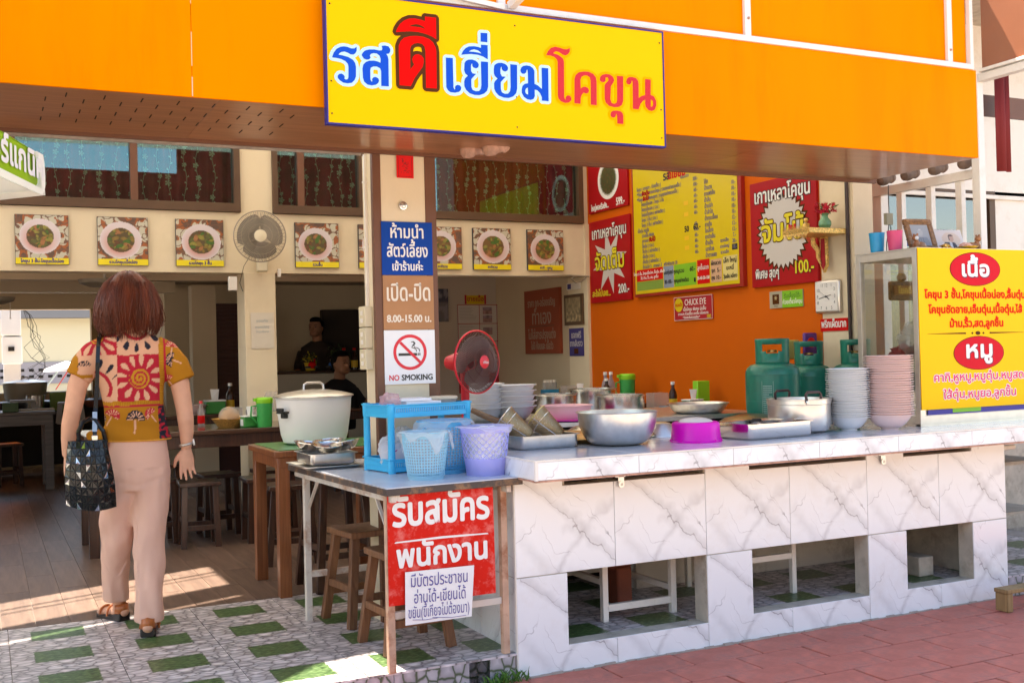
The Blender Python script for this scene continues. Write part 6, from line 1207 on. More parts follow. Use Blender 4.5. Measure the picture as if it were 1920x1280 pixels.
def table(name, label, x0, y0, x1, y1, H, m, tm=None, leg=.06, apron=.07, th=.032):
    t = thing(name, label, 'table', ((x0+x1)/2, (y0+y1)/2, ZF)); a, b = (x1-x0)/2, (y1-y0)/2
    obj('top', MB().box((-a, -b, H-th), (a, b, H)), tm or m, parent=t, bevel=.004)
    for s in (-1, 1): obj('apron', MB().box((-a+.03, s*(b-.03)-.012, H-th-apron), (a-.03, s*(b-.03)+.012, H-th-.001)), m, parent=t, bevel=.002); obj('apron', MB().box((s*(a-.03)-.012, -b+.045, H-th-apron), (s*(a-.03)+.012, b-.045, H-th-.001)), m, parent=t, bevel=.002)
    for sx in (-1, 1):
        for sy in (-1, 1): cx, cy = sx*(a-.02-leg/2), sy*(b-.02-leg/2); obj('leg', MB().box((cx-leg/2, cy-leg/2, 0), (cx+leg/2, cy+leg/2, H-th-apron-.001 if False else H-th-.001)), m, parent=t, bevel=.003)
    return t
TH = .752
M_longw = wood('dark varnished table top', (.045, .02, .014), (.10, .05, .03), rough=.18, ring=20, along='X', coat=.6)
table('long_table', 'long dark varnished dining table behind the woman', .55, 7.17, 2.0, 7.86, TH, M_dwood, M_longw, apron=.08)
table('long_table', 'second dark dining table, beyond the cream column', 1.0, 9.28, 2.9, 9.62, TH, M_dwood, M_longw)
table('dining_table', 'dim dining table where the man in the black shirt sits', 2.95, 9.85, 3.7, 10.35, .72, M_dwood, M_longw)
t = table('side_table', 'wooden side table with a green top carrying the white rice cooker', 1.30, 5.44, 1.98, 6.05, .735, M_rwood, apron=.055)
gt = obj('green_top', MB().box((1.33, 5.47, ZF+.7355), (1.95, 6.02, ZF+.739)), mat('green vinyl', (.07, .24, .07), rough=.3)); gt.parent = t; gt.location = (-1.64, -5.745, -ZF)
table('dining_table', 'dark table with curved apron at the far left', -.9, 11.40, .62, 12.05, TH, wood('greyish dark wood', (.06, .045, .04), (.11, .085, .075), rough=.4, ring=20, along='X'), apron=.10, leg=.08)
wt = table('wall_table', 'dark narrow table along the orange wall carrying sauces', 3.55, 6.95, 4.56, 7.55, .80, M_dwood, M_longw); table('wall_table', 'dark table behind the wide shallow pan', 3.7, 5.97, 4.56, 6.6, .775, M_dwood, M_longw)
# rice cooker pot
rc = thing('rice_cooker', 'large cream rice cooker pot with a steel lid on the green topped table', 'rice cooker', (1.605, 5.80, ZF+.739)); M_rc = mat('cream enamel', (.84, .84, .82), rough=.28)
obj('body', MB().lathe([(0, 0), (.14, 0), (.165, .012), (.178, .05), (.196, .175), (.200, .240), (.203, .243), (.203, .250), (.196, .250), (0, .25)], 56), M_rc, parent=rc)
ld_ = obj('lid', MB().lathe([(.208, .250), (.214, .252), (.214, .257), (.205, .262), (.15, .276), (.07, .288), (.0, .292)], 56), M_steelb, parent=rc)
obj('lid_handle', MB().tube([(-.055, 0, .282), (-.052, 0, .315), (-.035, 0, .325), (.035, 0, .325), (.052, 0, .315), (.055, 0, .282)], .0065, 8), M_alu, parent=ld_)
hh = obj('handle', MB().box((-.235, -.03, .17), (-.19, .03, .182)).box((-.235, -.03, .182), (-.225, .03, .20)).box((-.215, -.018, .145), (-.19, .018, .17)), M_black, parent=rc, bevel=.006); hh.rotation_euler = (0, 0, R_(25))
# wall fan
M_cage = mat('grey brown wire', (.30, .25, .20), rough=.4, metal=.3); M_fcream = mat('cream fan plastic', (.70, .62, .45), rough=.45); M_blade = mat('smoky blade', (.10, .09, .08), rough=.35, alpha=.75)
def fan_head(t, R, depth, wirem, bladem, capm, ringm, nw=84, motor=None, hubr=.25, ml=.075):
    w_ = MB()
    for side, n_ in ((-1, nw), (1, nw//2)):
        for k in range(n_):
            a = 2*math.pi*k/n_; tw = .25 if side < 0 else 0
            pts = []
            for j in range(7):
                f = j/6; r = R*(hubr*.9+(1-hubr*.9)*f); yy = side*depth*(1-f**3)*.5; b = a+tw*(1-f); pts.append((r*math.cos(b), yy, r*math.sin(b)))
            w_.tube(pts, .00145, 3, cap=False)
    obj('wire_cage', w_, wirem, parent=t, kind='stuff', smooth=180)
    for nm, r, yy, th in (('outer_ring', R, 0, .0045), ('inner_ring', R*.72, -depth*.5*(1-.65**3), .0014), ('inner_ring', R*.45, -depth*.5*(1-.3**3), .0014)):
        obj(nm, MB().tube([(r*math.cos(a*math.pi/24), yy, r*math.sin(a*math.pi/24)) for a in range(48)], th, 6, closed=True), ringm if nm == 'outer_ring' else wirem, parent=t)
    for k in range(3):
        m_ = MB(); a0 = k*2.094+.5; vs = []
        for j in range(9):
            f = j/8; r = R*(.12+.76*f); wdt = (.62+.62*math.sin(f*2.6))*.98
            for i in range(9): a = a0+(i/8-.5)*wdt*2*.9; vs.append((r*math.cos(a), .018*(i/8-.5)*(1.2-.5*f)*2, r*math.sin(a)))
        m_.add(vs, [(j*9+i, j*9+i+1, (j+1)*9+i+1, (j+1)*9+i) for j in range(8) for i in range(8)]); obj('blade', m_, bladem, parent=t, smooth=180)
    Rx = Matrix.Rotation(R_(90), 4, 'X')
    obj('cap', MB().lathe([(0, depth*.5+.008), (R*hubr*.6, depth*.5+.006), (R*hubr*.95, depth*.5+.001), (R*hubr, depth*.5-.006)], 32, M=Rx), capm, parent=t)
    obj('motor', MB().lathe([(0, -depth*.5-ml), (R*.22, -depth*.5-ml+.006), (R*.33, -depth*.5-ml*.5), (R*.33, -depth*.5+.0), (R*.2, -depth*.5+.01)], 28, M=Rx), motor or capm, parent=t)
wfn = thing('wall_fan', 'grey wire caged wall fan with a cream hub on the column', 'fan', (1.752, 7.62, 2.155), R_(-8)); fan_head(wfn, .178, .10, M_cage, M_blade, M_fcream, M_cage)
obj('arm', MB().bar((.03, .12, -.01), (.03, .36, -.07), .04).box((.0, .27, -.22), (.075, .36, -.10)), M_fcream, parent=wfn, bevel=.006); obj('pull_cord', MB().tube([(.035, .27, -.22), (.034, .27, -.30)], .0015, 4), M_fcream, parent=wfn); obj('power_cord', MB().tube([(-.01, .30, -.05), (-.09, .32, -.18), (-.12, .34, -.30), (-.10, .345, -.36)], .002, 4), M_black, parent=wfn)
sw = obj('socket_box', MB().box((1.60, 7.96, 1.80), (1.66, 8.0, 1.90)), M_white, bevel=.004); tag(sw, 'white socket box at the corner of the beam left of the column', 'socket')
sw = obj('socket_box', MB().box((1.96, 7.975, 1.90), (1.985, 8.0, 1.96)), M_white, bevel=.004); tag(sw, 'tiny white box right of the column top under the beam', 'socket')
M_redp = mat('red fan plastic', (.72, .03, .045), rough=.3)
rfn = thing('red_fan', 'red desk fan with a black wire cage turned to the right', 'fan', (2.13, 4.80, 1.262), math.atan2(.364, .93)); fan_head(rfn, .150, .10, mat('dark red wire', (.10, .035, .03), rough=.4), mat('brown smoke blade', (.20, .14, .12), rough=.4, alpha=.85), M_redp, M_redp, nw=90, hubr=.22, ml=.15)
for c in list(rfn.children):
    if c.name.startswith('outer_ring'): c.scale = (1, 1.6, 1)
obj('stand', MB().lathe([(.022, -.375), (.02, -.10), (.024, -.08), (.018, -.02), (.0, -.02)], 20, (0, .085, 0)), M_redp, parent=rfn); obj('base', MB().lathe([(0, -.378), (.10, -.378), (.105, -.37), (.095, -.355), (.04, -.345), (0, -.345)], 36, (0.0, .06, 0)), M_redp, parent=rfn)
letters(rfn, [('vitas', 0, -.008, .022)], mat('pale pink print', (.8, .55, .55)), y=-.0605, stroke=.0006)
# ---------------------------------------------------------------- things on the tables
ZT_ = ZF+TH
M_jug = mat('green jug plastic', (.06, .50, .12), rough=.3, transl=.3); M_jlid = mat('lime lid plastic', (.25, .65, .03), rough=.35)
def jug(label, x, y, z, s=1., hd=1):
    t = thing('plastic_jug', label, 'jug', (x, y, z)); obj('body', MB().lathe([(0, 0), (.048*s, 0), (.05*s, .004), (.055*s, .17*s), (.053*s, .17*s), (0, .16*s)], 28), M_jug, parent=t)
    obj('lid', MB().lathe([(.057*s, .165*s), (.059*s, .17*s), (.059*s, .195*s), (.05*s, .205*s), (0, .206*s)], 28).box((-.075*s, -.015*s, .180*s), (-.05*s, .015*s, .2*s)), M_jlid, parent=t)
    obj('handle', MB().tube([(hd*.052*s, 0, .15*s), (hd*.09*s, 0, .145*s), (hd*.095*s, 0, .08*s), (hd*.053*s, 0, .03*s)], .006*s, 6), M_jug, parent=t); return t
def caddy(label, x, y, z, rz=0., s=1.):
    t = thing('napkin_box', label, 'napkin box', (x, y, z), rz); obj('box', MB().box((-.06*s, -.045*s, 0), (.06*s, .045*s, .075*s)), mat('green napkin box', (.04, .26, .05), rough=.35), parent=t, bevel=.006*s); obj('white_top', MB().box((-.062*s, -.047*s, .0755*s), (.062*s, .047*s, .085*s)), M_pwhite, parent=t, bevel=.003)
    obj('napkin', MB().add([(-.02*s, -.01, .085*s), (.02*s, -.01, .085*s), (.026*s, -.02, .15*s), (-.026*s, .0, .152*s)], [(0, 1, 2, 3)]), M_pwhite, parent=t, smooth=0); obj('label', MB().box((-.0635*s, -.025*s, .012*s), (-.061*s, .025*s, .06*s)), M_pwhite, parent=t); return t
def bottle(label, x, y, z, H=.21, r=.028, m=None, capm=None, lab_=None, name='sauce_bottle'):
    t = thing(name, label, 'bottle', (x, y, z)); obj('glass', MB().lathe([(0, 0), (r, 0), (r, H*.55), (r*.85, H*.65), (r*.4, H*.78), (r*.38, H*.9), (0, H*.9)], 22), m or mat('dark sauce', (.04, .014, .006), rough=.12), parent=t); obj('cap', MB().cyl((0, 0, H*.90), r*.5, H*.10, 16), capm or M_pwhite, parent=t)
    obj('label', MB().lathe([(r*1.02, H*.1), (r*1.02, H*.42)], 22), lab_ or mat('amber label', (.70, .45, .03), rough=.4), parent=t); return t
M_clear = film('clear plastic', (.75, .72, .7), .35); M_caddyb = mat('blue caddy', (.01, .22, .42), rough=.35)
def jarset(label, x, y, z, n=4, lidm=None):
    t = thing('condiment_caddy', label, 'caddy', (x, y, z)); obj('tray', MB().box((-.07, -.04, 0), (.07, .04, .05)), M_caddyb, parent=t, bevel=.004)
    for k in range(n):
        j = obj('jar', MB().lathe([(0, .01), (.022, .01), (.024, .10), (.02, .11), (0, .11)], 16, (-.045+.03*k, 0, 0)), M_clear, parent=t); obj('jar_lid', MB().cyl((-.045+.03*k, 0, .11), .017, .02, 12), lidm or M_alu, parent=j)
    return t
jug('green jug with a lime lid left of the rice cooker', 1.665, 7.22, ZT_, .95, hd=-1)
caddy('green napkin box beside the green jug on the long table', 1.585, 7.30, ZT_, R_(10), .9)
jarset('clear and blue condiment caddy between the snack basket and the green jug', 1.66, 7.45, ZT_, 3)
jug('green jug at the left edge of the column, farther back', 1.98, 7.74, ZT_, .9)
o = obj('glass_jar', MB().lathe([(0, 0), (.045, 0), (.055, .03), (.055, .09), (.04, .12), (.04, .14), (0, .14)], 24), M_clear, loc=(1.80, 7.60, ZT_+.08)); tag(o, 'big clear glass jar behind the rice cooker', 'jar')
bskt = thing('snack_basket', 'woven basket heaped with bagged crackling snacks on the long table', 'basket', (1.475, 7.42, ZT_)); M_wick = mat('golden wicker', (.50, .26, .06), rough=.6, var=.3, vscale=90, bump=.8, bscale=150)
obj('wicker', MB().lathe([(0, 0), (.07, 0), (.075, .005), (.115, .055), (.118, .057), (.108, .053), (.07, .01), (0, .01)], 28), M_wick, parent=bskt)
sk = MB(); rs = random.Random(11)
for k in range(70):
    a = rs.uniform(0, 6.28); r_ = rs.uniform(0, .06); z = .045+rs.uniform(0, .075)*(1-r_/.075)+.01; sk.tube([(r_*math.cos(a)+.012*math.cos(b), r_*math.sin(a)+.012*math.sin(b)*.6, z+.010*math.sin(b)) for b in (0, 1.2, 2.4, 3.6, 4.6)], .0055, 5)
obj('snack_heap', sk, mat('crackling', (.62, .36, .14), rough=.5, var=.2, vscale=60), parent=bskt, kind='stuff'); obj('bag_film', MB().sphere((0, 0, .075), .072, 16, (1, 1, .85)), film('clear bag'), parent=bskt)
ZB_ = ZT_
o = obj('soup_bowl', bp_m, loc=(1.56, 9.36, ZB_)); o.scale = (1.1, 1.1, 1.1); tag(o, 'pink bowl on the far table beside the woman\'s right arm', 'bowl')
caddy('green napkin box with a raised napkin on the far dining table', 1.75, 9.40, ZB_, 0, 1.35); bottle('brown sauce bottle with a white cap on the far dining table', 1.90, 9.50, ZB_, .25, .035)
o = obj('pink_holder', MB().cyl((0, 0, 0), .045, .13, 20), mat('dusty pink plastic', (.50, .20, .26), rough=.4), loc=(2.03, 9.45, ZB_)); tag(o, 'dusty pink cutlery holder right of the far sauce bottle', 'holder')
jarset('blue condiment caddy in front of the column on the far dining table', 2.12, 9.40, ZB_, 4, M_clear)
o = obj('cutlery_box', MB().box((-.05, -.04, 0), (.05, .04, .12)), M_clear, loc=(1.55, 7.62, ZT_), bevel=.004); tag(o, 'clear cutlery box behind the snack basket on the long table', 'box')
o = obj('water_cup', MB().lathe([(0, 0), (.028, 0), (.034, .085), (.031, .085), (.026, .004), (0, .004)], 20), M_caddyb, loc=(1.20, 7.55, ZT_)); tag(o, 'blue water cup on the long table near the watch hand', 'cup')
bottle('small chilli bottle with a red label at the rear of the long table', 1.34, 7.70, ZT_, .17, .024, M_clear, M_redp, M_red)
o = obj('crumpled_napkin', crumple(0, 0, .018, .03, .025, .018, 77, None, amp=.5), M_pwhite, loc=(1.60, 9.36, ZT_)); tag(o, 'crumpled white napkin on the far dining table', 'napkin')
cw2 = MB(); cw2.tube([(4.58, 7.97, 1.925), (4.40, 7.985, 1.935), (4.1, 7.99, 1.922), (3.6, 7.99, 1.924), (3.0, 7.99, 1.921)], .006, 5).tube([(4.45, 7.96, 1.93), (4.40, 7.95, 1.90), (4.44, 7.95, 1.87), (4.50, 7.955, 1.88), (4.55, 7.96, 1.92)], .004, 5)
tag(obj('loose_cable', cw2, mat('grey cable', (.30, .26, .20), rough=.7)), 'grey cable running along the lower edge of the cream beam by the orange wall', 'cable')
# on the wall table
ZW = ZF+.80
jug('green jug with a lime lid on the table by the orange wall', 4.36, 7.05, ZW, 1.08, hd=-1)
for i, (x, y, m_, c_, lb) in enumerate(((4.22, 7.12, None, None, 'sauce bottle with an amber label beside the green jug by the orange wall'), (4.30, 7.27, film('water bottle', (.55, .62, .75), .6), None, 'clear bottle with a white cap behind the green jug'), (4.38, 7.32, film('water bottle'), None, 'clear bottle right of the others, half hidden by the green jug'))): bottle(lb, x, y, ZW, .235 if i else .19, .03, m_, c_, mat('violet label', (.10, .10, .30)) if i else None)
caddy('green napkin box left of the sauce bottle by the orange wall', 4.02, 7.18, ZW, R_(10), 1.05); o = obj('cutlery_box', MB().box((-.06, -.05, 0), (.06, .05, .14)), M_clear, loc=(4.03, 7.34, ZW), bevel=.004); tag(o, 'clear cutlery box behind the green napkin box by the orange wall', 'box')
o = obj('red_tub', MB().lathe([(0, 0), (.04, 0), (.045, .07), (.043, .07), (0, .06)], 20), mat('dark red tub', (.30, .02, .04), rough=.4), loc=(4.30, 6.99, ZW)); tag(o, 'small dark red tub in front of the green jug', 'tub')
ZV = ZF+.775
caddy('green napkin box behind the pot lid, left of the largest gas cylinder', 4.28, 6.10, ZV, R_(8), 1.0); bottle('sauce bottle behind the green napkin box near the largest gas cylinder', 4.26, 6.30, ZV, .2, .028); o = obj('cutlery_box', MB().box((-.06, -.05, 0), (.06, .05, .13)), M_clear, loc=(4.12, 6.28, ZV), bevel=.004); tag(o, 'clear cutlery box left of the sauce bottle near the gas cylinder', 'box')
o = obj('blue_tub', MB().box((-.05, -.04, 0), (.05, .04, .045)), M_caddyb, loc=(4.10, 6.12, ZV), bevel=.004); tag(o, 'blue tub at the left of the napkin box near the gas cylinder', 'tub')
o = obj('green_folder', MB().box((-.05, -.03, 0), (.05, .03, .20)), MATS['lime lid plastic'], loc=(4.46, 6.25, ZV), bevel=.004); tag(o, 'lime green upright box touching the largest gas cylinder', 'box')
# far caddy behind the basins (row of bottles)
sh = obj('shelf_table', MB().box((3.9, 8.3, .90), (4.56, 8.8, .93)), M_dwood, bevel=.003); tag(sh, 'dark shelf on the dim side wall carrying the blue caddy', 'shelf')
jarset('blue caddy with tall clear jars on the dim side wall shelf', 4.42, 8.42, .93, 4); t = bpy.context.scene.collection.objects[-1] if False else None
o = obj('green_bowl', MB().lathe([(0, 0), (.04, 0), (.07, .05), (.066, .05), (0, .01)], 20), M_jlid, loc=(4.08, 8.45, .93)); tag(o, 'lime green bowl left of the blue caddy on the dim shelf', 'bowl')
# green napkin, bowl etc. near the pillar
bottle('small bottle with a green cap between the pillar and the red fan', 1.99, 5.3, .93, .17, .022, M_clear, M_jlid, M_pwhite); 
jarset('metal capped jars between the pillar and the red fan', 2.20, 5.85, .99, 3)
# ---------------------------------------------------------------- back room
bar = thing('bar_counter', 'pale bar counter with a dark top at the back of the dim room', 'counter', (0, 0, 0)); obj('cabinet', MB().box((2.82, 11.75, 0), (4.3, 12.25, 1.13)), mat('pale bar panel', (.50, .44, .36), rough=.6), parent=bar); obj('top', MB().box((2.72, 11.7, 1.131), (4.4, 12.3, 1.16)), M_dwood, parent=bar, bevel=.004); obj('side_panel', MB().box((2.60, 11.9, 0), (2.80, 12.2, 1.10)), mat('dark red panel', (.07, .01, .008), rough=.6), parent=bar)
M_fol = mat('dark leaf', (.03, .07, .015), rough=.5); rp_ = random.Random(6)
def plant(label, x, y, z, potm, flm, R0=.10, n=70, s=1.):
    t = thing('potted_plant', label, 'plant', (x, y, z)); obj('pot', MB().lathe([(0, 0), (.05*s, 0), (.07*s, .09*s), (.066*s, .09*s), (0, .08*s)], 20), potm, parent=t); f = MB(); f2 = MB()
    for k in range(n):
        d = Vector((rp_.gauss(0, 1), rp_.gauss(0, 1), abs(rp_.gauss(0, 1)))).normalized()*R0*rp_.uniform(.4, 1); c = Vector((0, 0, .10*s))+d; e = Vector((rp_.uniform(-1, 1), rp_.uniform(-1, 1), rp_.uniform(-1, 1))).normalized()*.02; g2_ = e.cross(d).normalized()*.008
        (f2 if flm and k % 2 else f).add([c-e, c+g2_, c+e, c-g2_], [(0, 1, 2, 3)])
    obj('foliage', f, M_fol, parent=t, smooth=0); 
    if flm: obj('flowers', f2, flm, parent=t, smooth=0)
    return t
plant('yellow potted plant with yellow blooms on the bar counter', 3.25, 11.85, 1.162, mat('yellow pot', (.65, .42, .02)), mat('yellow bloom', (.45, .35, .02)), .11, s=1.0); plant('dark bushy plant in a white pot on the bar counter', 3.58, 11.90, 1.165, M_pwhite, None, .16, 120, 1.3)
def toy(label, x, c, z=1.162):
    t = thing('toy_scooter', label, 'toy', (x, 11.74, z)); obj('body', MB().sphere((0, 0, .06), .04, 10, (1.2, .5, 1)).box((.02, -.01, .05), (.035, .01, .13)), c, parent=t, bevel=.003)
    for s in (-.05, .05): obj('wheel', MB().cyl((s, -.01, .03), .03, .02, 16, M=None), M_black, parent=t)
toy('red and white toy scooter on the bar counter', 3.24, M_red); toy('blue and white toy scooter on the bar counter', 3.47, mat('toy blue', (.03, .15, .5)))
for i, x in enumerate((3.62, 3.74, 3.86, 3.98, 4.10)): bottle(['leftmost', 'second', 'third', 'fourth', 'rightmost'][i]+' of five dark bottles with yellow labels on the bar counter', x, 11.80, 1.162, .24, .038, mat('red cap glass', (.03, .008, .006), rough=.15), M_red, mat('yellow bottle label', (.60, .38, .02)))
o = obj('blue_crate', MB().box((3.35, 9.6, ZT_-.03), (3.5, 9.7, ZT_+.09)), MATS['lime lid plastic'], bevel=.004); tag(o, 'lime green box on the table behind the seated man', 'box')
# low clutter seen through the left opening
cook = thing('cooking_bench', 'soot dark cooking bench in front of the bright yard opening', 'bench', (0, 0, 0)); obj('top', MB().box((-2.0, 13.1, .86), (1.9, 13.7, .895)), M_black, parent=cook); obj('front', MB().box((-2.0, 13.12, .2), (1.9, 13.14, .859)), M_dark, parent=cook)
def lowstool(label, x, y, z, m): 
    t = thing('plastic_stool', label, 'stool', (x, y, z)); obj('seat', MB().box((-.12, -.10, .20), (.12, .10, .225)), m, parent=t, bevel=.008)
    for sx in (-1, 1):
        for sy in (-1, 1): obj('leg', MB().bar((sx*.12, sy*.10, 0), (sx*.10, sy*.085, .20), .04, .02), m, parent=t)
M_gst = mat('grey stool plastic', (.42, .40, .38), rough=.5)
lowstool('small grey plastic stool left of the bright yard opening bench', .36, 12.3, .72, M_gst); lowstool('small grey plastic stool right behind the woman\'s left arm', .82, 12.4, .68, M_gst)
bp = thing('stock_pot', 'big grey enamel pot with a lid on the cooking bench before the yard', 'pot', (.42, 13.35, .90)); obj('body', MB().lathe([(0, 0), (.18, 0), (.21, .03), (.23, .19), (.225, .2), (0, .2)], 32), mat('grey enamel', (.32, .28, .23), rough=.4), parent=bp); obj('lid', MB().lathe([(.24, .2), (.24, .21), (.1, .235), (0, .24)], 32), M_alu, parent=bp); obj('lid_handle', MB().tube([(-.04, 0, .235), (-.03, 0, .265), (.03, 0, .265), (.04, 0, .235)], .008, 6), M_alu, parent=bp)
o = obj('steel_pot', MB().lathe([(0, 0), (.09, 0), (.095, .17), (.105, .175), (.09, .175), (0, .02)], 28), M_steel, loc=(.50, 12.9, .80)); tag(o, 'steel pot in front of the big grey enamel pot', 'pot')
o = obj('green_tub', MB().box((-.08, -.06, 0), (.08, .06, .20)), mat('olive green box', (.16, .25, .05), rough=.5), loc=(.73, 12.95, .80), bevel=.008); tag(o, 'olive green box right of the steel pot before the yard', 'box')
o = obj('green_bottle', MB().lathe([(0, 0), (.08, 0), (.09, .08), (.05, .15), (0, .16)], 20), mat('bright green plastic', (.10, .42, .03), rough=.4), loc=(.95, 13.3, .90)); tag(o, 'bright green rounded container on the cooking bench', 'container')
o = obj('blue_can', MB().cyl((0, 0, 0), .04, .11, 18), mat('pale blue tin', (.30, .42, .46), rough=.4), loc=(1.01, 13.15, .90)); tag(o, 'pale blue tin beside the bright green container', 'tin')
o = obj('glass_bottles', MB().lathe([(0, 0), (.035, 0), (.035, .09), (.015, .13), (.015, .16), (0, .16)], 14), M_clear, loc=(1.22, 13.3, .90)); o.name = 'glass_bottle'; tag(o, 'clear glass bottle at the right of the cooking bench', 'bottle')
o = obj('red_basket', basin('red_basket', .13, .07, .09, mat('brown red plastic', (.28, .09, .05), rough=.5)), loc=(1.12, 12.95, .82)); tag(o, 'brown red basket below the clear glass bottle', 'basket')
bt = thing('burner_box', 'black burner box with orange flame windows at the far left', 'stove', (0, 12.7, .68)); obj('box', MB().box((-.4, 0, 0), (.36, .3, .13)), M_black, parent=bt)
fl = mat('flame glow', (1., .22, .02), emit=2.2)
for x in (.07, .22): obj('flame_window', MB().box((x, -.004, .03), (x+.11, -.001, .09)), fl, parent=bt)
o = obj('cardboard', MB().box((.0, 11.5, ZT_), (.14, 11.6, ZT_+.10)), mat('purple pack', (.22, .06, .10), rough=.6), bevel=.004); tag(o, 'purple and green packets at the left end of the far left table', 'packet')
o = obj('green_pack', MB().box((.16, 11.5, ZT_), (.30, 11.6, ZT_+.09)), mat('dull green pack', (.06, .11, .05), rough=.6), bevel=.004); tag(o, 'dull green box beside the purple packets on the far left table', 'box')
o = obj('white_board', MB().box((.30, 11.55, ZT_), (.62, 11.75, ZT_+.02)), M_conc, bevel=.003); tag(o, 'pale board lying on the right end of the far left table', 'board')
# yard beyond
yw = thing('yard_wall', 'sunlit cream yard wall with a dark roof edge and a grey vent band', 'wall', (0, 0, 0)); obj('wall', MB().box((-12, 22, -.1), (14, 22.2, 2.0)), mat('sunlit cream plaster', (.72, .62, .42), rough=.9), parent=yw); obj('grey_band', MB().box((-12, 21.96, .95), (14, 21.999, 1.35)), mat('grey band', (.36, .32, .33), rough=.9), parent=yw); obj('eave', MB().box((-12, 21.6, 2.15), (14, 22.3, 2.6)), mat('grey eave', (.20, .19, .19), rough=.9), parent=yw); obj('upper_wall', MB().box((-12, 22.0, 2.001), (14, 22.1, 2.15)), MATS['sunlit cream plaster'], parent=yw)
for k in range(40):
    for j in range(2): obj('vent_hole', MB().box((-1+.16*k, 21.95, 1.06+.12*j), (-.92+.16*k, 21.959, 1.11+.12*j)), M_dark, parent=yw)  # dark plates stand in for the shade inside open holes
pb = thing('utility_pole', 'concrete pole with white meter boxes and tangled cables in the yard', 'pole', (.36, 17.0, 0)); obj('pole', MB().box((-.10, -.1, 0), (.12, .1, 4)), mat('pale pole concrete', (.60, .58, .58), rough=.9), parent=pb)
obj('meter_box', MB().box((-.13, -.22, 1.72), (.13, -.11, 2.08)), M_pwhite, parent=pb, bevel=.01); obj('meter_box', MB().box((-.12, -.20, 1.32), (.14, -.11, 1.70)), M_pwhite, parent=pb, bevel=.01); obj('dial', MB().box((-.04, -.225, 1.50), (.04, -.20, 1.56)), M_dark, parent=pb)
cbl = MB(); rc2 = random.Random(3)
for k in range(6):
    x = .16; pts = [(x, -.1, 2.1)]; 
    for j in range(7): pts.append((x+rc2.uniform(0, .38)*(1-abs(j-4)/6), -.12+rc2.uniform(-.05, .05), 2.0-.15*j))
    cbl.tube(pts, .0035, 4)
obj('cable_tangle', cbl, M_dark, parent=pb, kind='stuff')
pr_ = thing('yard_parasol', 'white and red folded parasol leaning in the sunny yard', 'parasol', (1.05, 16.5, 0)); obj('cloth', MB().lathe([(.30, 1.20), (.28, 1.24), (.02, 1.34), (0, 1.34)], 16), M_pwhite, parent=pr_); obj('stripe', MB().bar((-.15, -.1, .95), (.02, -.12, 1.22), .07, .01), M_red, parent=pr_); obj('panel', MB().bar((-.30, -.05, .95), (-.12, -.08, 1.2), .18, .01), MATS['pale blue tin'], parent=pr_)
o = obj('round_sign', MB().lathe([(0, -.01), (.09, -.01), (.09, 0), (0, 0)], 28, M=Matrix.Rotation(R_(90), 4, 'X')), M_brownw, loc=(1.36, 13.88, 1.78)); tag(o, 'round dark emblem on the brown pier beside the yard opening', 'emblem')
o = obj('sign_card', MB().box((1.24, 13.885, 1.62), (1.48, 13.895, 1.90)), mat('tan card', (.42, .33, .2), rough=.7)); tag(o, 'tan card behind the round dark emblem on the brown pier', 'card')
# ceiling fans in the hall opening
for i, (x, y, z, lb) in enumerate(((.88, 9.2, 1.90, 'round grey ceiling fan cage under the beam above the woman'), (.05, 9.9, 1.80, 'grey ceiling fan cage at the far left under the beam'))):
    t = thing('ceiling_fan', lb, 'fan', (x, y, z)); obj('cage', MB().lathe([(.20, .06), (.19, .03), (.12, .005), (0, 0)], 32), mat('grey cage', (.30, .27, .22), rough=.6, alpha=.8), parent=t); obj('rod', MB().tube([(0, 0, .06), (0, 0, .27)], .012, 6), M_white, parent=t); obj('pull_cord', MB().tube([(.16, 0, .02), (.16, 0, -.10)], .003, 4).sphere((.16, 0, -.11), .008, 6), M_white, parent=t)
# gilt shelf with vase and flowers on the cream strip
gs = thing('altar_shelf', 'gilt spiky altar shelf with a red pendant on the cream strip', 'shelf', (4.60, 5.10, 1.97), R_(-90)); M_gilt = mat('spiky gilt', (.80, .52, .16), rough=.35, metal=.5, var=.4, vscale=90, bump=.7, bscale=160); M_redv = mat('red velvet', (.38, .01, .02), rough=.7)
obj('shelf_board', MB().box((-.04, -.30, -.018), (.17, 0, .014)), M_gilt, parent=gs, bevel=.004)
sp = MB()
for k in range(34):
    f = k/33; P = (-.045, -.30+.30*f*1.0) if False else None
    for (x, y, dx, dy) in ((-.045, -.30+.30*f, -1, 0), (-.045+.215*f, -.305, 0, -1)):
        sp.add([(x-.0055*abs(dy)+dx*.002, y-.0055*abs(dx)+dy*.002, -.016), (x+.0055*abs(dy)+dx*.002, y+.0055*abs(dx)+dy*.002, -.016), (x+dx*.014, y+dy*.014, .034)], [(0, 1, 2)]); sp.add([(x-.004*abs(dy), y-.004*abs(dx), .0), (x+.004*abs(dy), y+.004*abs(dx), .0), (x+dx*.008, y+dy*.008, -.040-.012*math.sin(k*1.3))], [(0, 1, 2)])
obj('gilt_fringe', sp, M_gilt, parent=gs, kind='stuff', smooth=0)
obj('pendant', MB().prism([(-.028, -.02), (.028, -.02), (.030, -.19), (.0, -.235), (-.030, -.19)], -.05, -.03), M_gilt, parent=gs, bevel=.004); obj('velvet', MB().prism([(-.016, -.03), (.018, -.03), (.020, -.19), (.0, -.218), (-.018, -.19)], -.053, -.0505), M_redv, parent=gs)
obj('gilt_dragon', MB().tube([(-.03, -.10, -.02), (-.035, -.09, -.06), (-.02, -.07, -.10), (-.03, -.06, -.14), (-.012, -.06, -.18)], [.012, .016, .014, .012, .006], 8), M_gilt, parent=gs)
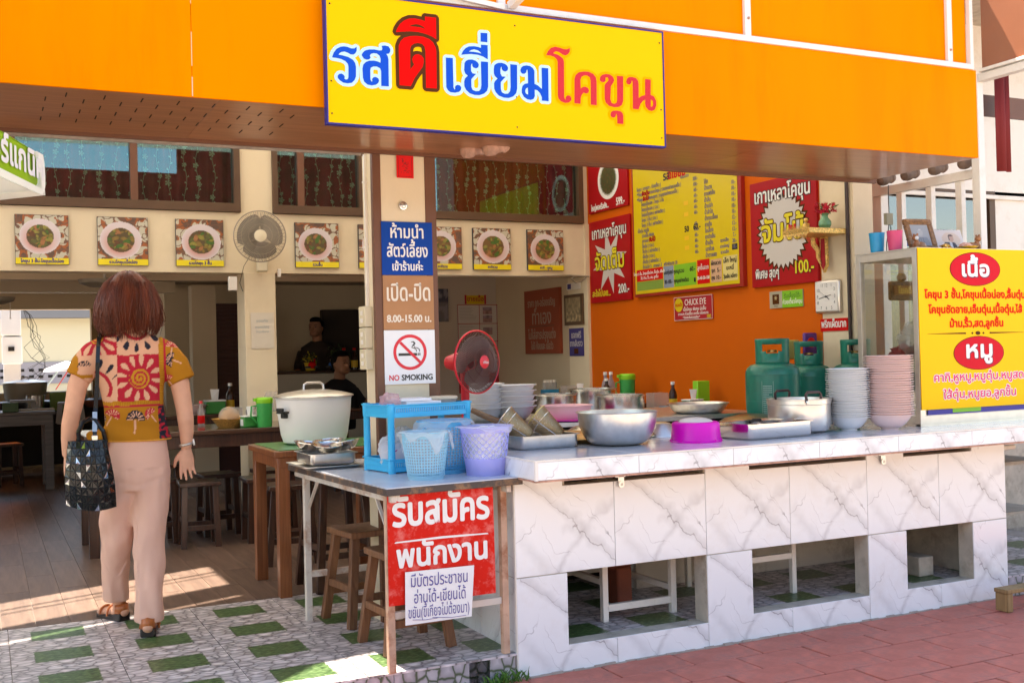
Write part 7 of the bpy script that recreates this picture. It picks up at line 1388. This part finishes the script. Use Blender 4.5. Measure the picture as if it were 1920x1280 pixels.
obj('candle_row', MB().lathe([(0, 0), (.007, 0), (.006, .04), (0, .04)], 8, (-.035, -.27, .013)).lathe([(0, 0), (.007, 0), (.006, .035), (0, .035)], 8, (-.015, -.27, .013)).lathe([(0, 0), (.007, 0), (.006, .04), (0, .04)], 8, (.010, -.27, .013)), M_pinkr, parent=gs)
vs_ = obj('vase', MB().lathe([(0, 0), (.022, 0), (.038, .03), (.036, .05), (.02, .072), (.018, .085), (.028, .098), (.026, .098), (.015, .08), (0, .08)], 28), mat('celadon glaze', (.14, .34, .20), rough=.2, var=.2, vscale=30), loc=(4.50, 5.02, 1.983)); tag(vs_, 'small celadon green vase on the gilt altar shelf', 'vase')
fw_ = thing('flower_bunch', 'bunch of red artificial flowers with green leaves in the celadon vase', 'flowers', (4.50, 5.02, 2.075)); f = MB(); lf = MB(); rf = random.Random(9)
for k in range(60):
    d = Vector((rf.gauss(0, .7), rf.gauss(0, 1), abs(rf.gauss(0, .9))+.3)).normalized(); c = d*rf.uniform(.025, .085)
    for j in range(6 if k % 3 else 1):
        e = Vector((rf.uniform(-1, 1), rf.uniform(-1, 1), rf.uniform(-1, 1))).normalized()*(.017 if k % 3 else .026); g2_ = e.cross(d).normalized()*(.006 if k % 3 else .007); (f if k % 3 else lf).add([c-e, c+g2_, c+e, c-g2_], [(0, 1, 2, 3)])
obj('petals', f, mat('red petal', (.55, .01, .04), rough=.6), parent=fw_, smooth=0, kind='stuff'); obj('leaves', lf, mat('leaf green', (.05, .15, .03), rough=.5), parent=fw_, smooth=0, kind='stuff')
fg = obj('gilt_figurine', MB().sphere((0, 0, .03), .022, 10, (1, 1, 1.2)).sphere((0, 0, .07), .014, 10).sphere((0, -.01, .045), .016, 8, (1.4, .6, .5)), M_gilt, loc=(4.46, 5.14, 1.983)); tag(fg, 'small gilt and jade figurine left of the celadon vase', 'figurine')
# ---------------------------------------------------------------- parasol at the left edge
ps = thing('green_parasol', 'white and lime green parasol corner with white Thai lettering at the left edge', 'parasol', (0, 0, 0))
C1, A1, C0, A0, B0 = Vector((.178, 3.74, 1.958)), Vector((-.5, 1.75, 1.958)), Vector((.182, 3.74, 1.834)), Vector((-.5, 1.85, 1.834)), Vector((-.9, 5.0, 1.830)); B1 = Vector((-.9, 4.85, 1.955))
M_lime = mat('lime canvas', (.36, .58, .02), rough=.6, transl=.35); M_canv = mat('white canvas', (.90, .90, .87), rough=.7, transl=.6)
def sheet4(nm, p, q, r, s, m, n=14, bulge=.0, off=(0, 0, 0)):
    vs = []; d = (q-p).cross(s-p).normalized()
    for j in range(n+1):
        for i in range(n+1):
            u, v = i/n, j/n; a = p.lerp(q, u); b = s.lerp(r, u); c = a.lerp(b, v)+d*bulge*math.sin(u*math.pi)*math.sin(v*math.pi)+Vector(off)+d*.004*math.sin(u*30)*v; vs.append(tuple(c))
    return obj(nm, MB().add(vs, [(j*(n+1)+i, j*(n+1)+i+1, (j+1)*(n+1)+i+1, (j+1)*(n+1)+i) for j in range(n) for i in range(n)]), m, parent=ps, solid=.002, smooth=60)
e = (A1-C1).normalized()*.075
sheet4('valance', C1+e+Vector((0, 0, -.004)), A1, A0+Vector((0, 0, .012)), C0+e*.4+Vector((0, 0, .014)), M_lime)
ax_ = (A1-C1).normalized(); outn = ax_.cross(Vector((0, 0, 1))).normalized(); outn = outn if outn.y < 0 or outn.x > 0 else -outn
rim_ = [(.012, .124), (.0, .10), (-.006, .06), (-.004, .028), (.008, .008), (.03, -.004), (.3, -.008), (2.1, -.006), (2.1, .014), (.085, .015), (.066, .026), (.058, .05), (.062, .10), (.075, .124)]
q = MB(); n_ = len(rim_); f_ = [tuple(C0+ax_*s+Vector((0, 0, h))+outn*.004) for s, h in rim_]; b_2 = [tuple(Vector(v)-outn*.007) for v in f_]
q.add(f_+b_2, [(0, 1, 12, 13), (1, 2, 11, 12), (2, 3, 10, 11), (3, 4, 9, 10), (4, 5, 9), (5, 6, 8, 9), (6, 7, 8)]+[(k, (k+1) % n_, (k+1) % n_+n_, k+n_) for k in range(n_)]); obj('white_edge', q, M_canv, parent=ps, smooth=0)
sheet4('inner_valance', C0+Vector((.004, .005, .0)), B0, B1, C1+Vector((0, .004, 0)), M_canv); ap = Vector((-1.9, 3.4, 2.5)); sheet4('roof_cloth', C1, A1, ap, ap+Vector((.01, 0, 0)), M_lime); sheet4('roof_cloth', C1, B1, ap, ap+Vector((.01, 0, 0)), M_canv)
# white bottom flap running away to the left, as seen from below
sheet4('flap', C0, B0, B0+Vector((0, -.25, .0)), C0+Vector((-.02, -.01, .012)), M_canv)
q = MB(); lettering(q, 'ยร์แกนิค', 0, 0, .105, y=0, stroke=.004, wide=1.25, lift=.1)
dirv = (C0-A0).normalized(); up_ = Vector((0, 0, 1)); nrm = dirv.cross(up_).normalized(); base_ = (C0+(A0-C0).normalized()*.24)+Vector((0, 0, .043))
Mx = Matrix((dirv, -nrm, up_)).transposed().to_4x4(); Mx.translation = base_+nrm*.006
q.v = [tuple(Mx @ Vector(v)) for v in q.v]; obj('lettering', q, M_pwhite, parent=ps, smooth=0)
obj('pole', MB().tube([(-1.9, 3.4, 0), (-1.9, 3.4, 2.5)], .02, 10), M_white, parent=ps)
# ================================================================ people
def skin_mat(name, col): return mat(name, col, rough=.5, spec=.35, var=.06, vscale=18, bump=.03, bscale=300)
M_skin = skin_mat('warm skin', (.68, .36, .235)); M_skin2 = skin_mat('tan skin in shade', (.33, .155, .09))  # second one is an even tan tone for both men
def remesh(nm, mb, m, parent, voxel, it=6, loc=(0, 0, 0), keep=True):
    o = obj('tmp', mb, m, smooth=0); r = o.modifiers.new('r', 'REMESH'); r.mode = 'VOXEL'; r.voxel_size = voxel; r.use_smooth_shade = True
    s = o.modifiers.new('s', 'SMOOTH'); s.iterations = it; s.factor = .5
    dg = bpy.context.evaluated_depsgraph_get(); me = bpy.data.meshes.new_from_object(o.evaluated_get(dg)); bpy.data.objects.remove(o); me.name = nm; me.shade_smooth()
    if not me.materials: me.materials.append(m)
    o = bpy.data.objects.new(nm, me); C.objects.link(o); o.parent = parent; o.location = loc; return o
def ell(c, rx, ry, n=28, tilt=0., z=None, sq=2.0):
    pts = []
    for k in range(n):
        a = 2*math.pi*k/n; ca, sa = math.cos(a), math.sin(a); e = 2/sq
        pts.append((c[0]+rx*math.copysign(abs(ca)**e, ca), c[1]+ry*math.copysign(abs(sa)**e, sa), c[2]+tilt*ca))
    return pts
def hand(mb, wrist, d, side, palm_n, s=1., curl=.35, spread=.16):
    # wrist point, direction towards the fingers, side vector towards the thumb, normal of the palm
    w_, d, sd_, pn = Vector(wrist), Vector(d).normalized(), Vector(side).normalized(), Vector(palm_n).normalized()
    P = lambda a, b, c: tuple(w_+d*a*s+sd_*b*s+pn*c*s)
    def ringp(a, hw, ht, off=0.):
        return [tuple(w_+d*a*s+sd_*(off+hw*math.cos(t))*s+pn*ht*math.sin(t)*s) for t in [2*math.pi*k/16 for k in range(16)]]
    mb.rings([ringp(-.02, .024, .018), ringp(.0, .026, .018), ringp(.03, .036, .017), ringp(.06, .040, .015), ringp(.082, .038, .012), ringp(.09, .032, .008)])
    for i, (off, L_, r_) in enumerate(((.030, .066, .0085), (.010, .074, .0088), (-.011, .068, .0083), (-.030, .053, .0073))):
        base = Vector((.072, off, 0)); ang = (curl*(.8+.15*i)); b_ = spread*(off/.03)*.5; pts = []; cur = base; dirv = 0.
        pts.append(P(cur.x-.01, cur.y, cur.z))
        for seg, f in enumerate((.45, .30, .25)):
            dirv += ang*(.6 if seg == 0 else 1.); cur = cur+Vector((math.cos(dirv)*L_*f, b_*L_*f, math.sin(dirv)*L_*f)); pts.append(P(cur.x, cur.y, cur.z))
        mb.tube(pts, [r_*s, r_*s, r_*.93*s, r_*.75*s], 8); mb.sphere(pts[-1], r_*.76*s, 8)
    pts = [P(.012, .022, .004), P(.038, .046, .010), P(.058, .054, .016), P(.078, .056, .022)]; mb.tube(pts, [.013*s, .0115*s, .0098*s, .008*s], 8); mb.sphere(pts[-1], .0082*s, 8)
wm = thing('person', 'woman seen from behind in a patterned red and mustard blouse and pink trousers, walking in', 'person', (.605, 5.25, ZF), R_(-6)); wm.scale = (.92, .95, 1)
# ---- body: one continuous figure
B = MB()
torso = [(.035, 0, .70, .125, .09), (.03, 0, .80, .13, .09), (.02, .0, .95, .115, .085), (.01, .0, 1.08, .125, .09), (.0, .005, 1.20, .150, .088), (-.005, .0, 1.27, .150, .070), (-.005, -.0, 1.315, .075, .055), (-.003, .005, 1.35, .050, .050), (-.002, .012, 1.42, .046, .048)]
B.rings([ell((x, y, z), rx, ry) for x, y, z, rx, ry in torso]); B.sphere((.0, .02, 1.50), .098, 24, (.80, .95, 1.12)); B.sphere((.0, .105, 1.475), .014, 8, (.8, 1, 1.2)); B.sphere((0, .06, 1.42), .045, 12, (1, 1, .7))
for s in (-1, 1): B.sphere((s*.077, .02, 1.485), .02, 8, (.4, .8, 1.3))
armL = [(-.145, 0, 1.255), (-.200, -.005, 1.20), (-.245, -.01, 1.10), (-.270, -.015, .985), (-.283, .0, .93), (-.292, .02, .86), (-.298, .04, .785)]
armR = [(.140, 0, 1.255), (.195, -.005, 1.19), (.232, -.02, 1.09), (.248, -.03, .985), (.254, -.035, .93), (.258, -.02, .87), (.256, -.005, .80)]
for A in (armL, armR): B.tube(A, [.052, .050, .047, .041, .040, .035, .0255], 18)
hand(B, (-.299, .045, .775), (-.08, .12, -1), (.15, 1, .05), (1, -.1, -.05), .92, curl=.30); hand(B, (.256, -.002, .79), (.02, .03, -1), (-.95, -.25, -.0), (-.25, .95, 0), .98, curl=-.28, spread=.25)
legL = [(-.040, .0, .74), (-.065, .02, .55), (-.085, .06, .42), (-.085, .12, .25), (-.075, .17, .10), (-.075, .18, .055)]; legR = [(.085, .0, .74), (.080, -.02, .55), (.070, -.05, .42), (.070, -.12, .25), (.055, -.20, .09), (.055, -.205, .05)]
for A in (legL, legR): B.tube(A, [.085, .075, .052, .050, .032, .033], 16)
for (x, y, dx, dy) in ((-.075, .18, -.55, .83), (.055, -.205, .12, .99)):
    for k, (f, r_, h) in enumerate(((-.03, .030, .040), (.02, .034, .038), (.07, .034, .032), (.12, .033, .026), (.155, .026, .022))): B.sphere((x+dx*f, y+dy*f, h), r_, 12, (1, 1, .8))
remesh('body', B, M_skin, wm, .0045, 4)
# ---- blouse with the printed pattern
K = MB()
bl_ = [(.028, .0, .843, .156, .116), (.026, 0, .87, .152, .114), (.020, 0, .92, .146, .110), (.012, 0, 1.00, .141, .108), (.004, 0, 1.08, .150, .110), (-.002, 0, 1.16, .166, .108), (-.004, 0, 1.23, .180, .098), (-.004, 0, 1.28, .165, .080), (-.004, 0, 1.315, .125, .066), (-.003, 0, 1.335, .085, .056)]
K.rings([ell((x, y, z), rx, ry, 36, sq=2.3) for x, y, z, rx, ry in bl_])
K.tube([(-.11, 0, 1.262), (-.165, -.003, 1.232), (-.215, -.006, 1.185), (-.243, -.01, 1.135)], [.062, .068, .066, .063], 22); K.tube([(.11, 0, 1.262), (.165, -.003, 1.228), (.212, -.01, 1.175), (.240, -.018, 1.105)], [.062, .070, .070, .068], 22)
K.tube([(-.12, -.02, .86), (-.175, -.01, .865), (-.205, 0, .885)], [.06, .035, .012], 14)     # the flared hem at the left side
RED, CRM, DRK, MUS, GLD = (.42, .018, .035), (.66, .36, .23), (.02, .02, .032), (.40, .165, .012), (.50, .24, .02)
def petal(u, v, cx, cz, n, r0, r1, w, ph=0., a0=-9, a1=9):
    dx, dy = u-cx, v-cz; r = math.hypot(dx, dy)
    if not (r0 < r < r1): return False
    a = math.atan2(dy, dx)
    if not (a0 < a < a1): return False
    k = (a-ph)/(2*math.pi/n); fr_ = (k-math.floor(k+.5))*(2*math.pi/n)*r; f = (r-r0)/(r1-r0); return abs(fr_) < w*math.sqrt(max(0, f*(1-f)*4))*(.35+.75*f)
def umbrella(u, v, cx, cz, R, ang, col, rib=CRM):
    dx, dy = u-cx, v-cz; x = dx*math.cos(ang)+dy*math.sin(ang); y = -dx*math.sin(ang)+dy*math.cos(ang)      # y is down
    r = math.hypot(x, y*1.05)
    if y > R*.12 or r > R: 
        if -R*.05 < -y < 0 and False: return None
        if 0 < y < R*1.5 and abs(x+y*.10) < R*.09 and r > R*.12: return rib
        return None
    if r < R*.2: return None if y > 0 else col
    a = math.atan2(-y, x); 
    if R*.30 < r < R*.90:
        k = a/(math.pi/7); fr_ = (k-math.floor(k+.5))*(math.pi/7)*r
        if abs(fr_) < R*.032*(1+r/R*1.2): return rib
    return col
def blouse_col(x, z):
    cx, cy = (245+412*x-100)*2.782, (1169-412*z-480)*2.782      # pattern laid out on a 2.782 px grid, y downwards
    wob = 6*noise.noise(Vector((cx*.012, cy*.012, 0))); u, v = cx+wob, cy+wob*.6
    if v > 932-8+10*math.sin(u*.02) and False: return GLD
    if u < 128 and v < 600:      # left sleeve
        if v-505 > (u-100)*.62-8+50: pass
    if u < 330 and v < 505 and u > 150-(v-380)*.25:
        # upper left: red with a spiral flower
        r = math.hypot(u-228, v-412)
        if r < 36: return GLD if (int(r/7.5+.3) % 2 == 0) else RED
        if petal(u, v, 228, 412, 12, 44, 112, 15, .12): return CRM
        return RED if u > 128+(v-370)*.15 else CRM
    if u < 205 and v < 620:
        if v < 560 and u > 95: 
            q = umbrella(u, v, 160, 565, 38, -.5, DRK)
            if q: return q
        return CRM if u > 128 and v < 600 else MUS
    if u < 333 and v < 742:
        if v < 505: return RED
        if 205 < u:
            r = math.hypot(u-205, v-680)
            if abs(r-(92-.05*(v-600))) < 8+max(0, (v-600))*.02 and u > 215 and v < 715: return RED
            if petal(u, v, 205, 690, 16, 112, 172, 14, .25, -2.3, -.55): return DRK
        return CRM if u > 192 else (DRK if math.hypot(u-200, v-680) < 26 else CRM)
    if u < 556 and v < 505:
        r = math.hypot(u-436, (v-352)*1.0)
        if abs(r-70) < 8 and v > 352: return RED
        if petal(u, v, 436, 352, 13, 92, 140, 17, .12): return DRK
        return CRM
    if u < 556 and v < 742:
        dx, dy = u-448, v-625; r = math.hypot(dx, dy); a = math.atan2(dy, dx)
        if r < 54:
            k = (r/54*2.6-a/(2*math.pi)); return GLD if (k % 1) < .56 else RED
        if petal(u, v, 448, 625, 12, 62, 122, 16, .15): return CRM
        return RED
    if 556 <= u < 592 and v < 768:
        if u > 582: return RED
        return (GLD if (int(v/5) % 2) else MUS) if u < 578 else MUS
    if u < 592 and v < 772:
        if v > 763: return RED
        return GLD if (int(u/5) % 2) else MUS
    for (a_, b_, R_2, an, cl) in ((300, 815, 40, .45, RED), (422, 835, 48, 0, DRK), (505, 815, 34, -.75, RED), (240, 830, 30, .4, DRK), (628, 465, 36, .1, RED), (625, 535, 38, -1.3, DRK), (600, 640, 32, -.8, RED), (578, 720, 26, .5, DRK)):
        q = umbrella(u, v, a_, b_, R_2, an, cl)
        if q: return q
    if u > 545 and v > 770: 
        return RED if noise.noise(Vector((u*.05, v*.05, 2))) > .12 else DRK
    return MUS
bo = remesh('blouse', K, None, wm, .0048, 10); me = bo.data; me.materials.clear(); me.materials.append(vcol('printed cotton', rough=.85, bump=.35, bscale=500, spec=.15))
for v in me.vertices:    # hem fullness and soft folds
    x, y, z = v.co; f = noise.noise(Vector((x*9, y*9, z*5+3))); k = 1+.035*f*(1 if z < 1.15 else .5); v.co.x = .02+(x-.02)*k; v.co.y = y*k-(.006*math.sin(z*60+x*14) if z < 1.02 and abs(x) < .13 else 0)
    if z < .90: v.co.x += (x-.02)*.10*(.90-z)/.08*.5
ca = me.color_attributes.new('print', 'FLOAT_COLOR', 'POINT'); buf = []
for v in me.vertices:
    c = blouse_col(v.co.x, v.co.z)
    if v.co.z < .851: c = (.70, .33, .05)
    buf += [*c, 1.]
ca.data.foreach_set('color', buf)
# ---- trousers
T = MB()
hip = [(.026, 0, .62, .142, .106), (.026, 0, .69, .152, .118), (.024, 0, .76, .150, .115), (.024, 0, .84, .138, .104), (.024, 0, .875, .14, .10)]
T.rings([ell((x, y, z), rx, ry, 32, sq=2.4) for x, y, z, rx, ry in hip])
tl = [(-.045, .0, .70, .094, .104), (-.055, .012, .58, .088, .094), (-.078, .045, .46, .080, .084), (-.088, .085, .33, .072, .076), (-.090, .13, .20, .065, .070), (-.088, .155, .095, .063, .070)]
tr_ = [(.088, .0, .70, .092, .104), (.080, -.01, .58, .090, .096), (.072, -.04, .46, .082, .086), (.066, -.09, .33, .075, .078), (.062, -.14, .20, .069, .073), (.060, -.175, .055, .067, .073)]
for L_ in (tl, tr_): T.rings([ell((x, y, z), rx, ry, 26) for x, y, z, rx, ry in L_])
to = remesh('trousers', T, mat('dusty pink cloth', (.72, .44, .34), rough=.85, spec=.15, bump=.25, bscale=700, var=.02), wm, .007, 12)
for v in to.data.vertices:
    x, y, z = v.co; s = -1 if x < .012 else 1
    f = .010*math.sin((z*22+s*x*26+y*6+s)*1.0)*max(0, 1-abs(z-.47)/.16) if s < 0 else .007*math.sin(z*17-x*24+1.2)*max(0, 1-abs(z-.36)/.22)
    f +=   .0065*noise.noise(Vector((x*11+z*3, y*11, z*5.5-x*4)))+.004*noise.noise(Vector((x*30, y*30, z*14)))+.006*math.sin(x*70+z*8)*max(0, 1-abs(z-.16)/.14)
    if z < .72: c = (-.09 if s < 0 else .066); v.co.x += (x-c)/.08*f; v.co.y += -f*1.2 if y < .05 else f
    if .60 < z < .70 and y < 0: v.co.y += .004*math.exp(-((z-.645-.25*abs(x-.02))/.012)**2)
# ---- sandals
for (x, y, dx, dy, nm) in ((-.075, .18, -.55, .83, 0), (.055, -.205, .12, .99, 1)):
    a = math.atan2(-dx, dy); F = Matrix.Translation((x, y, 0)) @ Matrix.Rotation(a, 4, 'Z')
    prof = [(-.045, .030), (-.03, .036), (.02, .034), (.07, .033), (.12, .036), (.155, .032), (.175, .018)]
    vs = []; 
    up = [.038, .036, .028, .022, .017, .015, .015]
    mb = MB(); rings = []
    for (py, hw), h in zip(prof, up): rings.append([tuple(F @ Vector((cx*hw, py, cz))) for cx, cz in ((-1, 0), (1, 0), (1, h), (-1, h))])
    mb.rings(rings); sd1 = obj('sandal', mb, mat('black sole', (.025, .018, .015), rough=.4), parent=wm, bevel=.004)
    mb = MB(); n = 14; v0 = []; v1 = []
    for k in range(n+1):
        t = math.pi*(1+k/n); px, py = .036*math.cos(t), -.012+.042*math.sin(t); v0.append(tuple(F @ Vector((px, py, .036)))); v1.append(tuple(F @ Vector((px*.92, py*.9, .088-.012*abs(math.cos(t))))))
    mb.add(v0+v1, [(i, i+1, n+2+i, n+1+i) for i in range(n)]); obj('heel_cup', mb, mat('tan leather', (.42, .12, .03), rough=.3, var=.1), parent=sd1, solid=.003)
    for yy, r_ in ((.045, .044), (.115, .040)): obj('strap', MB().tube([tuple(F @ Vector((r_*math.cos(t), yy, .020+.050*math.sin(t)*(1 if yy < .1 else .7)))) for t in [math.pi*k/8 for k in range(9)]], .006, 6), MATS['tan leather'], parent=sd1)
# ---- hair: bob of long tapered strands over a cap
H_ = MB(); n = 64; rings = []
prof = [(1.612, .012, .012), (1.606, .045, .05), (1.59, .074, .080), (1.56, .110, .105), (1.52, .133, .122), (1.48, .147, .128), (1.44, .154, .128), (1.40, .152, .120), (1.360, .138, .105)]
for z, rx, ry in prof:
    r = []
    for k in range(n):
        a = 2*math.pi*k/n; g_ = 1+.022*noise.noise(Vector((math.cos(a)*7, math.sin(a)*7, z*3)))+.012*math.sin(a*23+z*20); r.append((-.004+rx*g_*math.cos(a), .012+ry*g_*math.sin(a), z+.006*math.sin(a*5)))
    rings.append(r)
H_.rings(rings[::-1])
rh = random.Random(4)
for k in range(1300):
    a = rh.uniform(math.pi*.95, math.pi*2.05) if k % 4 else rh.uniform(0, 6.28); z0 = rh.uniform(1.47, 1.605); L_ = rh.uniform(.16, .26); pts = []; ang = a
    zend = 1.338+rh.gauss(0, .022)+(.012 if math.cos(a) > .6 else 0)
    for j in range(8):
        f = j/7; z = z0+(zend-z0)*f; rx = ry = 0
        for (za, xa, ya), (zb, xb, yb) in zip(prof[:-1], prof[1:]):
            if zb <= z <= za: q = (za-z)/(za-zb); rx = xa+(xb-xa)*q; ry = ya+(yb-ya)*q
        if z < 1.36: rx, ry = .138-(1.36-z)*.5, .106-(1.36-z)*.3
        if rx == 0: rx, ry = .02, .02
        curl = .02*max(0, f-.7)*math.copysign(1, math.cos(a)); ang = a+.06*math.sin(f*3+k)+.10*f*math.sin(k*1.7)
        o_ = 1.02+.015*math.sin(k)+max(0, f-.75)*rh.uniform(-.25, .30); pts.append((-.004+rx*o_*math.cos(ang)+curl, .012+ry*o_*math.sin(ang), z))
    if k % 22 == 0: pts = [(p[0]*(1+.10*(i/7)**2)+.006*math.sin(k+i*.8), p[1]*(1+.1*(i/7)**2), p[2]+.012*math.sin(k)) for i, p in enumerate(pts)]
    H_.tube(pts, [.0014, .0019, .0021, .0021, .0020, .0017, .0012, .0005], 4, cap=False)
hm = mat('auburn hair', (.105, .022, .008), rough=.42, spec=.4, var=.45, vscale=26, stretch=(1, 1, .12), bump=.5, bscale=160)
obj('hair', H_, hm, parent=wm, smooth=60)
for pts in (((.125, -.03, 1.40), (.150, -.035, 1.375), (.170, -.03, 1.385)), ((.12, -.03, 1.385), (.148, -.04, 1.36), (.165, -.04, 1.365))): obj('hair_wisp', MB().tube(pts, [.004, .003, .001], 5), hm, parent=wm)
# ---- watch
wt_ = obj('wrist_watch', MB().tube([(.256+.030*math.cos(t), -.012+.026*math.sin(t), .815+.006*math.cos(t)) for t in [2*math.pi*k/20 for k in range(20)]], .0065, 6, closed=True), mat('watch steel', (.45, .40, .36), rough=.35, metal=.8), parent=wm); obj('dial', MB().cyl((0, 0, 0), .015, .008, 18, M=Matrix.Translation((.288, -.010, .822)) @ Matrix.Rotation(R_(80), 4, 'Y')), M_pwhite, parent=wt_)
# ---- handbag: faceted glossy panels
hb = thing('handbag', 'black glossy handbag of triangular facets hanging at the woman\'s left side', 'bag', (.605, 5.25, ZF), R_(-6)); hb.scale = (.92, .95, 1); M_pat = mat('black patent', (.010, .010, .010), rough=.16, spec=.45); M_mirror = mat('mirror patent', (.42, .44, .50), rough=.05, metal=.95)
fm2 = []; rf2 = random.Random(12)
def bagpt(i, j, side):
    u, v = i/9, j/9; wtop, wbot = .085, .112; hw = wtop+(wbot-wtop)*min(1, (1-v)*1.6); x = -.190+(u-.5)*2*hw-.012*v; z = .578+.285*v
    bul = .055*math.sin(math.pi*min(1, u))**.6*math.sin(math.pi*(.12+.80*v))**.5; return Vector((x, -.165+side*bul*(1 if side < 0 else .9), z+.022*(u-.5)*(1-v)*-1-.02*(1-v)*math.sin(math.pi*u)))
for side in (-1, 1):
    for j in range(9):
        for i in range(9):
            a, b, c, d = bagpt(i, j, side), bagpt(i+1, j, side), bagpt(i+1, j+1, side), bagpt(i, j+1, side)
            for tri in ((a, b, c), (a, c, d)) if (i+j) % 2 else ((a, b, d), (b, c, d)): fm2.append((tri, side))
core_ = MB()
for side in (-1, 1):
    vs = [tuple(bagpt(i, j, side)+Vector((0, .004*(-side), 0))) for j in range(10) for i in range(10)]; core_.add(vs, [(j*10+i, j*10+i+1, (j+1)*10+i+1, (j+1)*10+i) for j in range(9) for i in range(9)])
obj('bag_body', core_, mat('black mesh cloth', (.02, .02, .022), rough=.7), parent=hb)
for (tri, side) in fm2:
    c = sum(tri, Vector())/3; nrm = (tri[1]-tri[0]).cross(tri[2]-tri[0]).normalized(); 
    if nrm.y*side < 0: nrm = -nrm
    tilt = Vector((rf2.uniform(-.0022, .0022), 0, 0)); vs = [tuple(c+(p-c)*.86+nrm*(.0012+rf2.uniform(-.001, .0018))) for p in tri]; apx = tuple(c+nrm*.0012)
    o = obj('facet', MB().add(vs+[apx], [(0, 1, 3), (1, 2, 3), (2, 0, 3)]), M_pat if rf2.random() > .13 else M_mirror, parent=hb, smooth=0)
obj('bag_handle', MB().tube([(-.235, -.17, .845), (-.24, -.19, .90), (-.22, -.18, .945), (-.19, -.165, .955)], .011, 8).tube([(-.12, -.15, .85), (-.13, -.17, .90), (-.165, -.16, .95), (-.19, -.155, .955)], .011, 8), M_pat, parent=hb)
stp = MB(); pth = [(-.168, -.185, .87), (-.168, -.165, .93), (-.163, -.135, 1.00), (-.155, -.125, 1.10), (-.150, -.118, 1.20), (-.146, -.10, 1.27), (-.142, -.05, 1.315), (-.14, .0, 1.325)]
for p, q in zip(pth[:-1], pth[1:]): stp.bar(p, q, .019, .004, up=(0, 1, .2))
so_ = obj('shoulder_strap', stp, M_pat, parent=hb); obj('strap_cloth', MB().bar((-.1685, -.175, .90), (-.166, -.155, .985), .021, .0065, up=(0, 1, .2)), mat('pale blue strap cloth', (.28, .40, .58), rough=.5), parent=so_); obj('buckle', MB().box((-.182, -.19, .862), (-.154, -.178, .885)), M_steel, parent=hb, bevel=.003)
# ---- the two men inside
def man(label, loc, rz, shirt, pose):
    t = thing('person', label, 'person', loc, rz); b = MB(); b.sphere((0, 0, .115), .10, 22, (.80, .95, 1.15)); b.sphere((0, -.06, .045), .055, 14, (1, .8, .8)); b.sphere((0, -.100, .09), .016, 10, (.8, 1.1, 1.3)); b.sphere((0, -.088, .05), .020, 10, (1.3, .6, .5))
    for s in (-1, 1): b.sphere((s*.078, .005, .10), .022, 10, (.4, .8, 1.3)); b.sphere((s*.034, -.078, .118), .014, 8, (1.3, .5, .6))
    b.tube([(0, .02, .06), (0, .03, -.03), (0, .04, -.09)], [.058, .056, .08], 16); b.rings([ell((0, .04, z+.035), rx, ry, 24) for z, rx, ry in ((-.09, .09, .06), (-.15, .19, .09), (-.30, .18, .11), (-.55, .16, .11))])
    for A, hd_ in pose: b.tube(A, [.055, .048, .042, .035, .026][:len(A)], 14); d = Vector(A[-1])-Vector(A[-2]); hand(b, A[-1], d, hd_, d.cross(Vector(hd_)), .95, curl=.5)
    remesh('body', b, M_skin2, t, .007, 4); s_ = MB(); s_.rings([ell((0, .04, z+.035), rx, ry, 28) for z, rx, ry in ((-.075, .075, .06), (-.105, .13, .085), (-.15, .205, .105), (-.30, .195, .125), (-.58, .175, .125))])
    for A, _ in pose: s_.tube(A[:2]+[tuple(Vector(A[1]).lerp(Vector(A[2]), .35))], [.068, .062, .058], 16)
    remesh('shirt', s_, shirt, t, .009, 8)
    h = MB(); h.sphere((0, .026, .135), .100, 24, (.88, .93, 1.04)); h.sphere((0, .045, .07), .07, 16, (1, .8, 1)); h.sphere((0, -.01, .195), .062, 16, (1.1, 1.2, .7)); remesh('hair', h, mat('black hair', (.006, .005, .005), rough=.9, spec=.1), t, .007, 2)
    e = MB()
    for s in (-1, 1): e.sphere((s*.034, -.0925, .116), .0085, 8, (1.3, .5, .6)); e.box((s*.034-.018, -.098, .136), (s*.034+.018, -.088, .141))
    obj('eyes_and_brows', e, M_pblack, parent=t); obj('mouth', MB().box((-.022, -.104, .044), (.022, -.095, .048)), mat('lips', (.20, .06, .05)), parent=t, bevel=.001); return t
man('man with short black hair standing in dark clothes behind the bar counter, looking left', (3.49, 12.45, 1.54), R_(-38), mat('dark shirt', (.03, .018, .014), rough=.9), [([(-.18, .04, -.17), (-.24, .05, -.32), (-.24, -.02, -.50), (-.20, -.12, -.52)], (0, 0, 1)), ([(.18, .04, -.17), (.24, .05, -.32), (.24, -.02, -.50), (.20, -.12, -.52)], (0, 0, 1))])
man('man in a black shirt seated at a table, looking back over his shoulder', (3.19, 10.5, 1.13), R_(22), mat('black shirt', (.012, .010, .010), rough=.9), [([(.17, .04, -.17), (.24, -.02, -.30), (.30, -.14, -.28), (.28, -.20, -.17)], (-1, 0, 0)), ([(-.17, .04, -.17), (-.23, .0, -.33), (-.16, -.16, -.38), (-.08, -.22, -.36)], (1, 0, 0))])
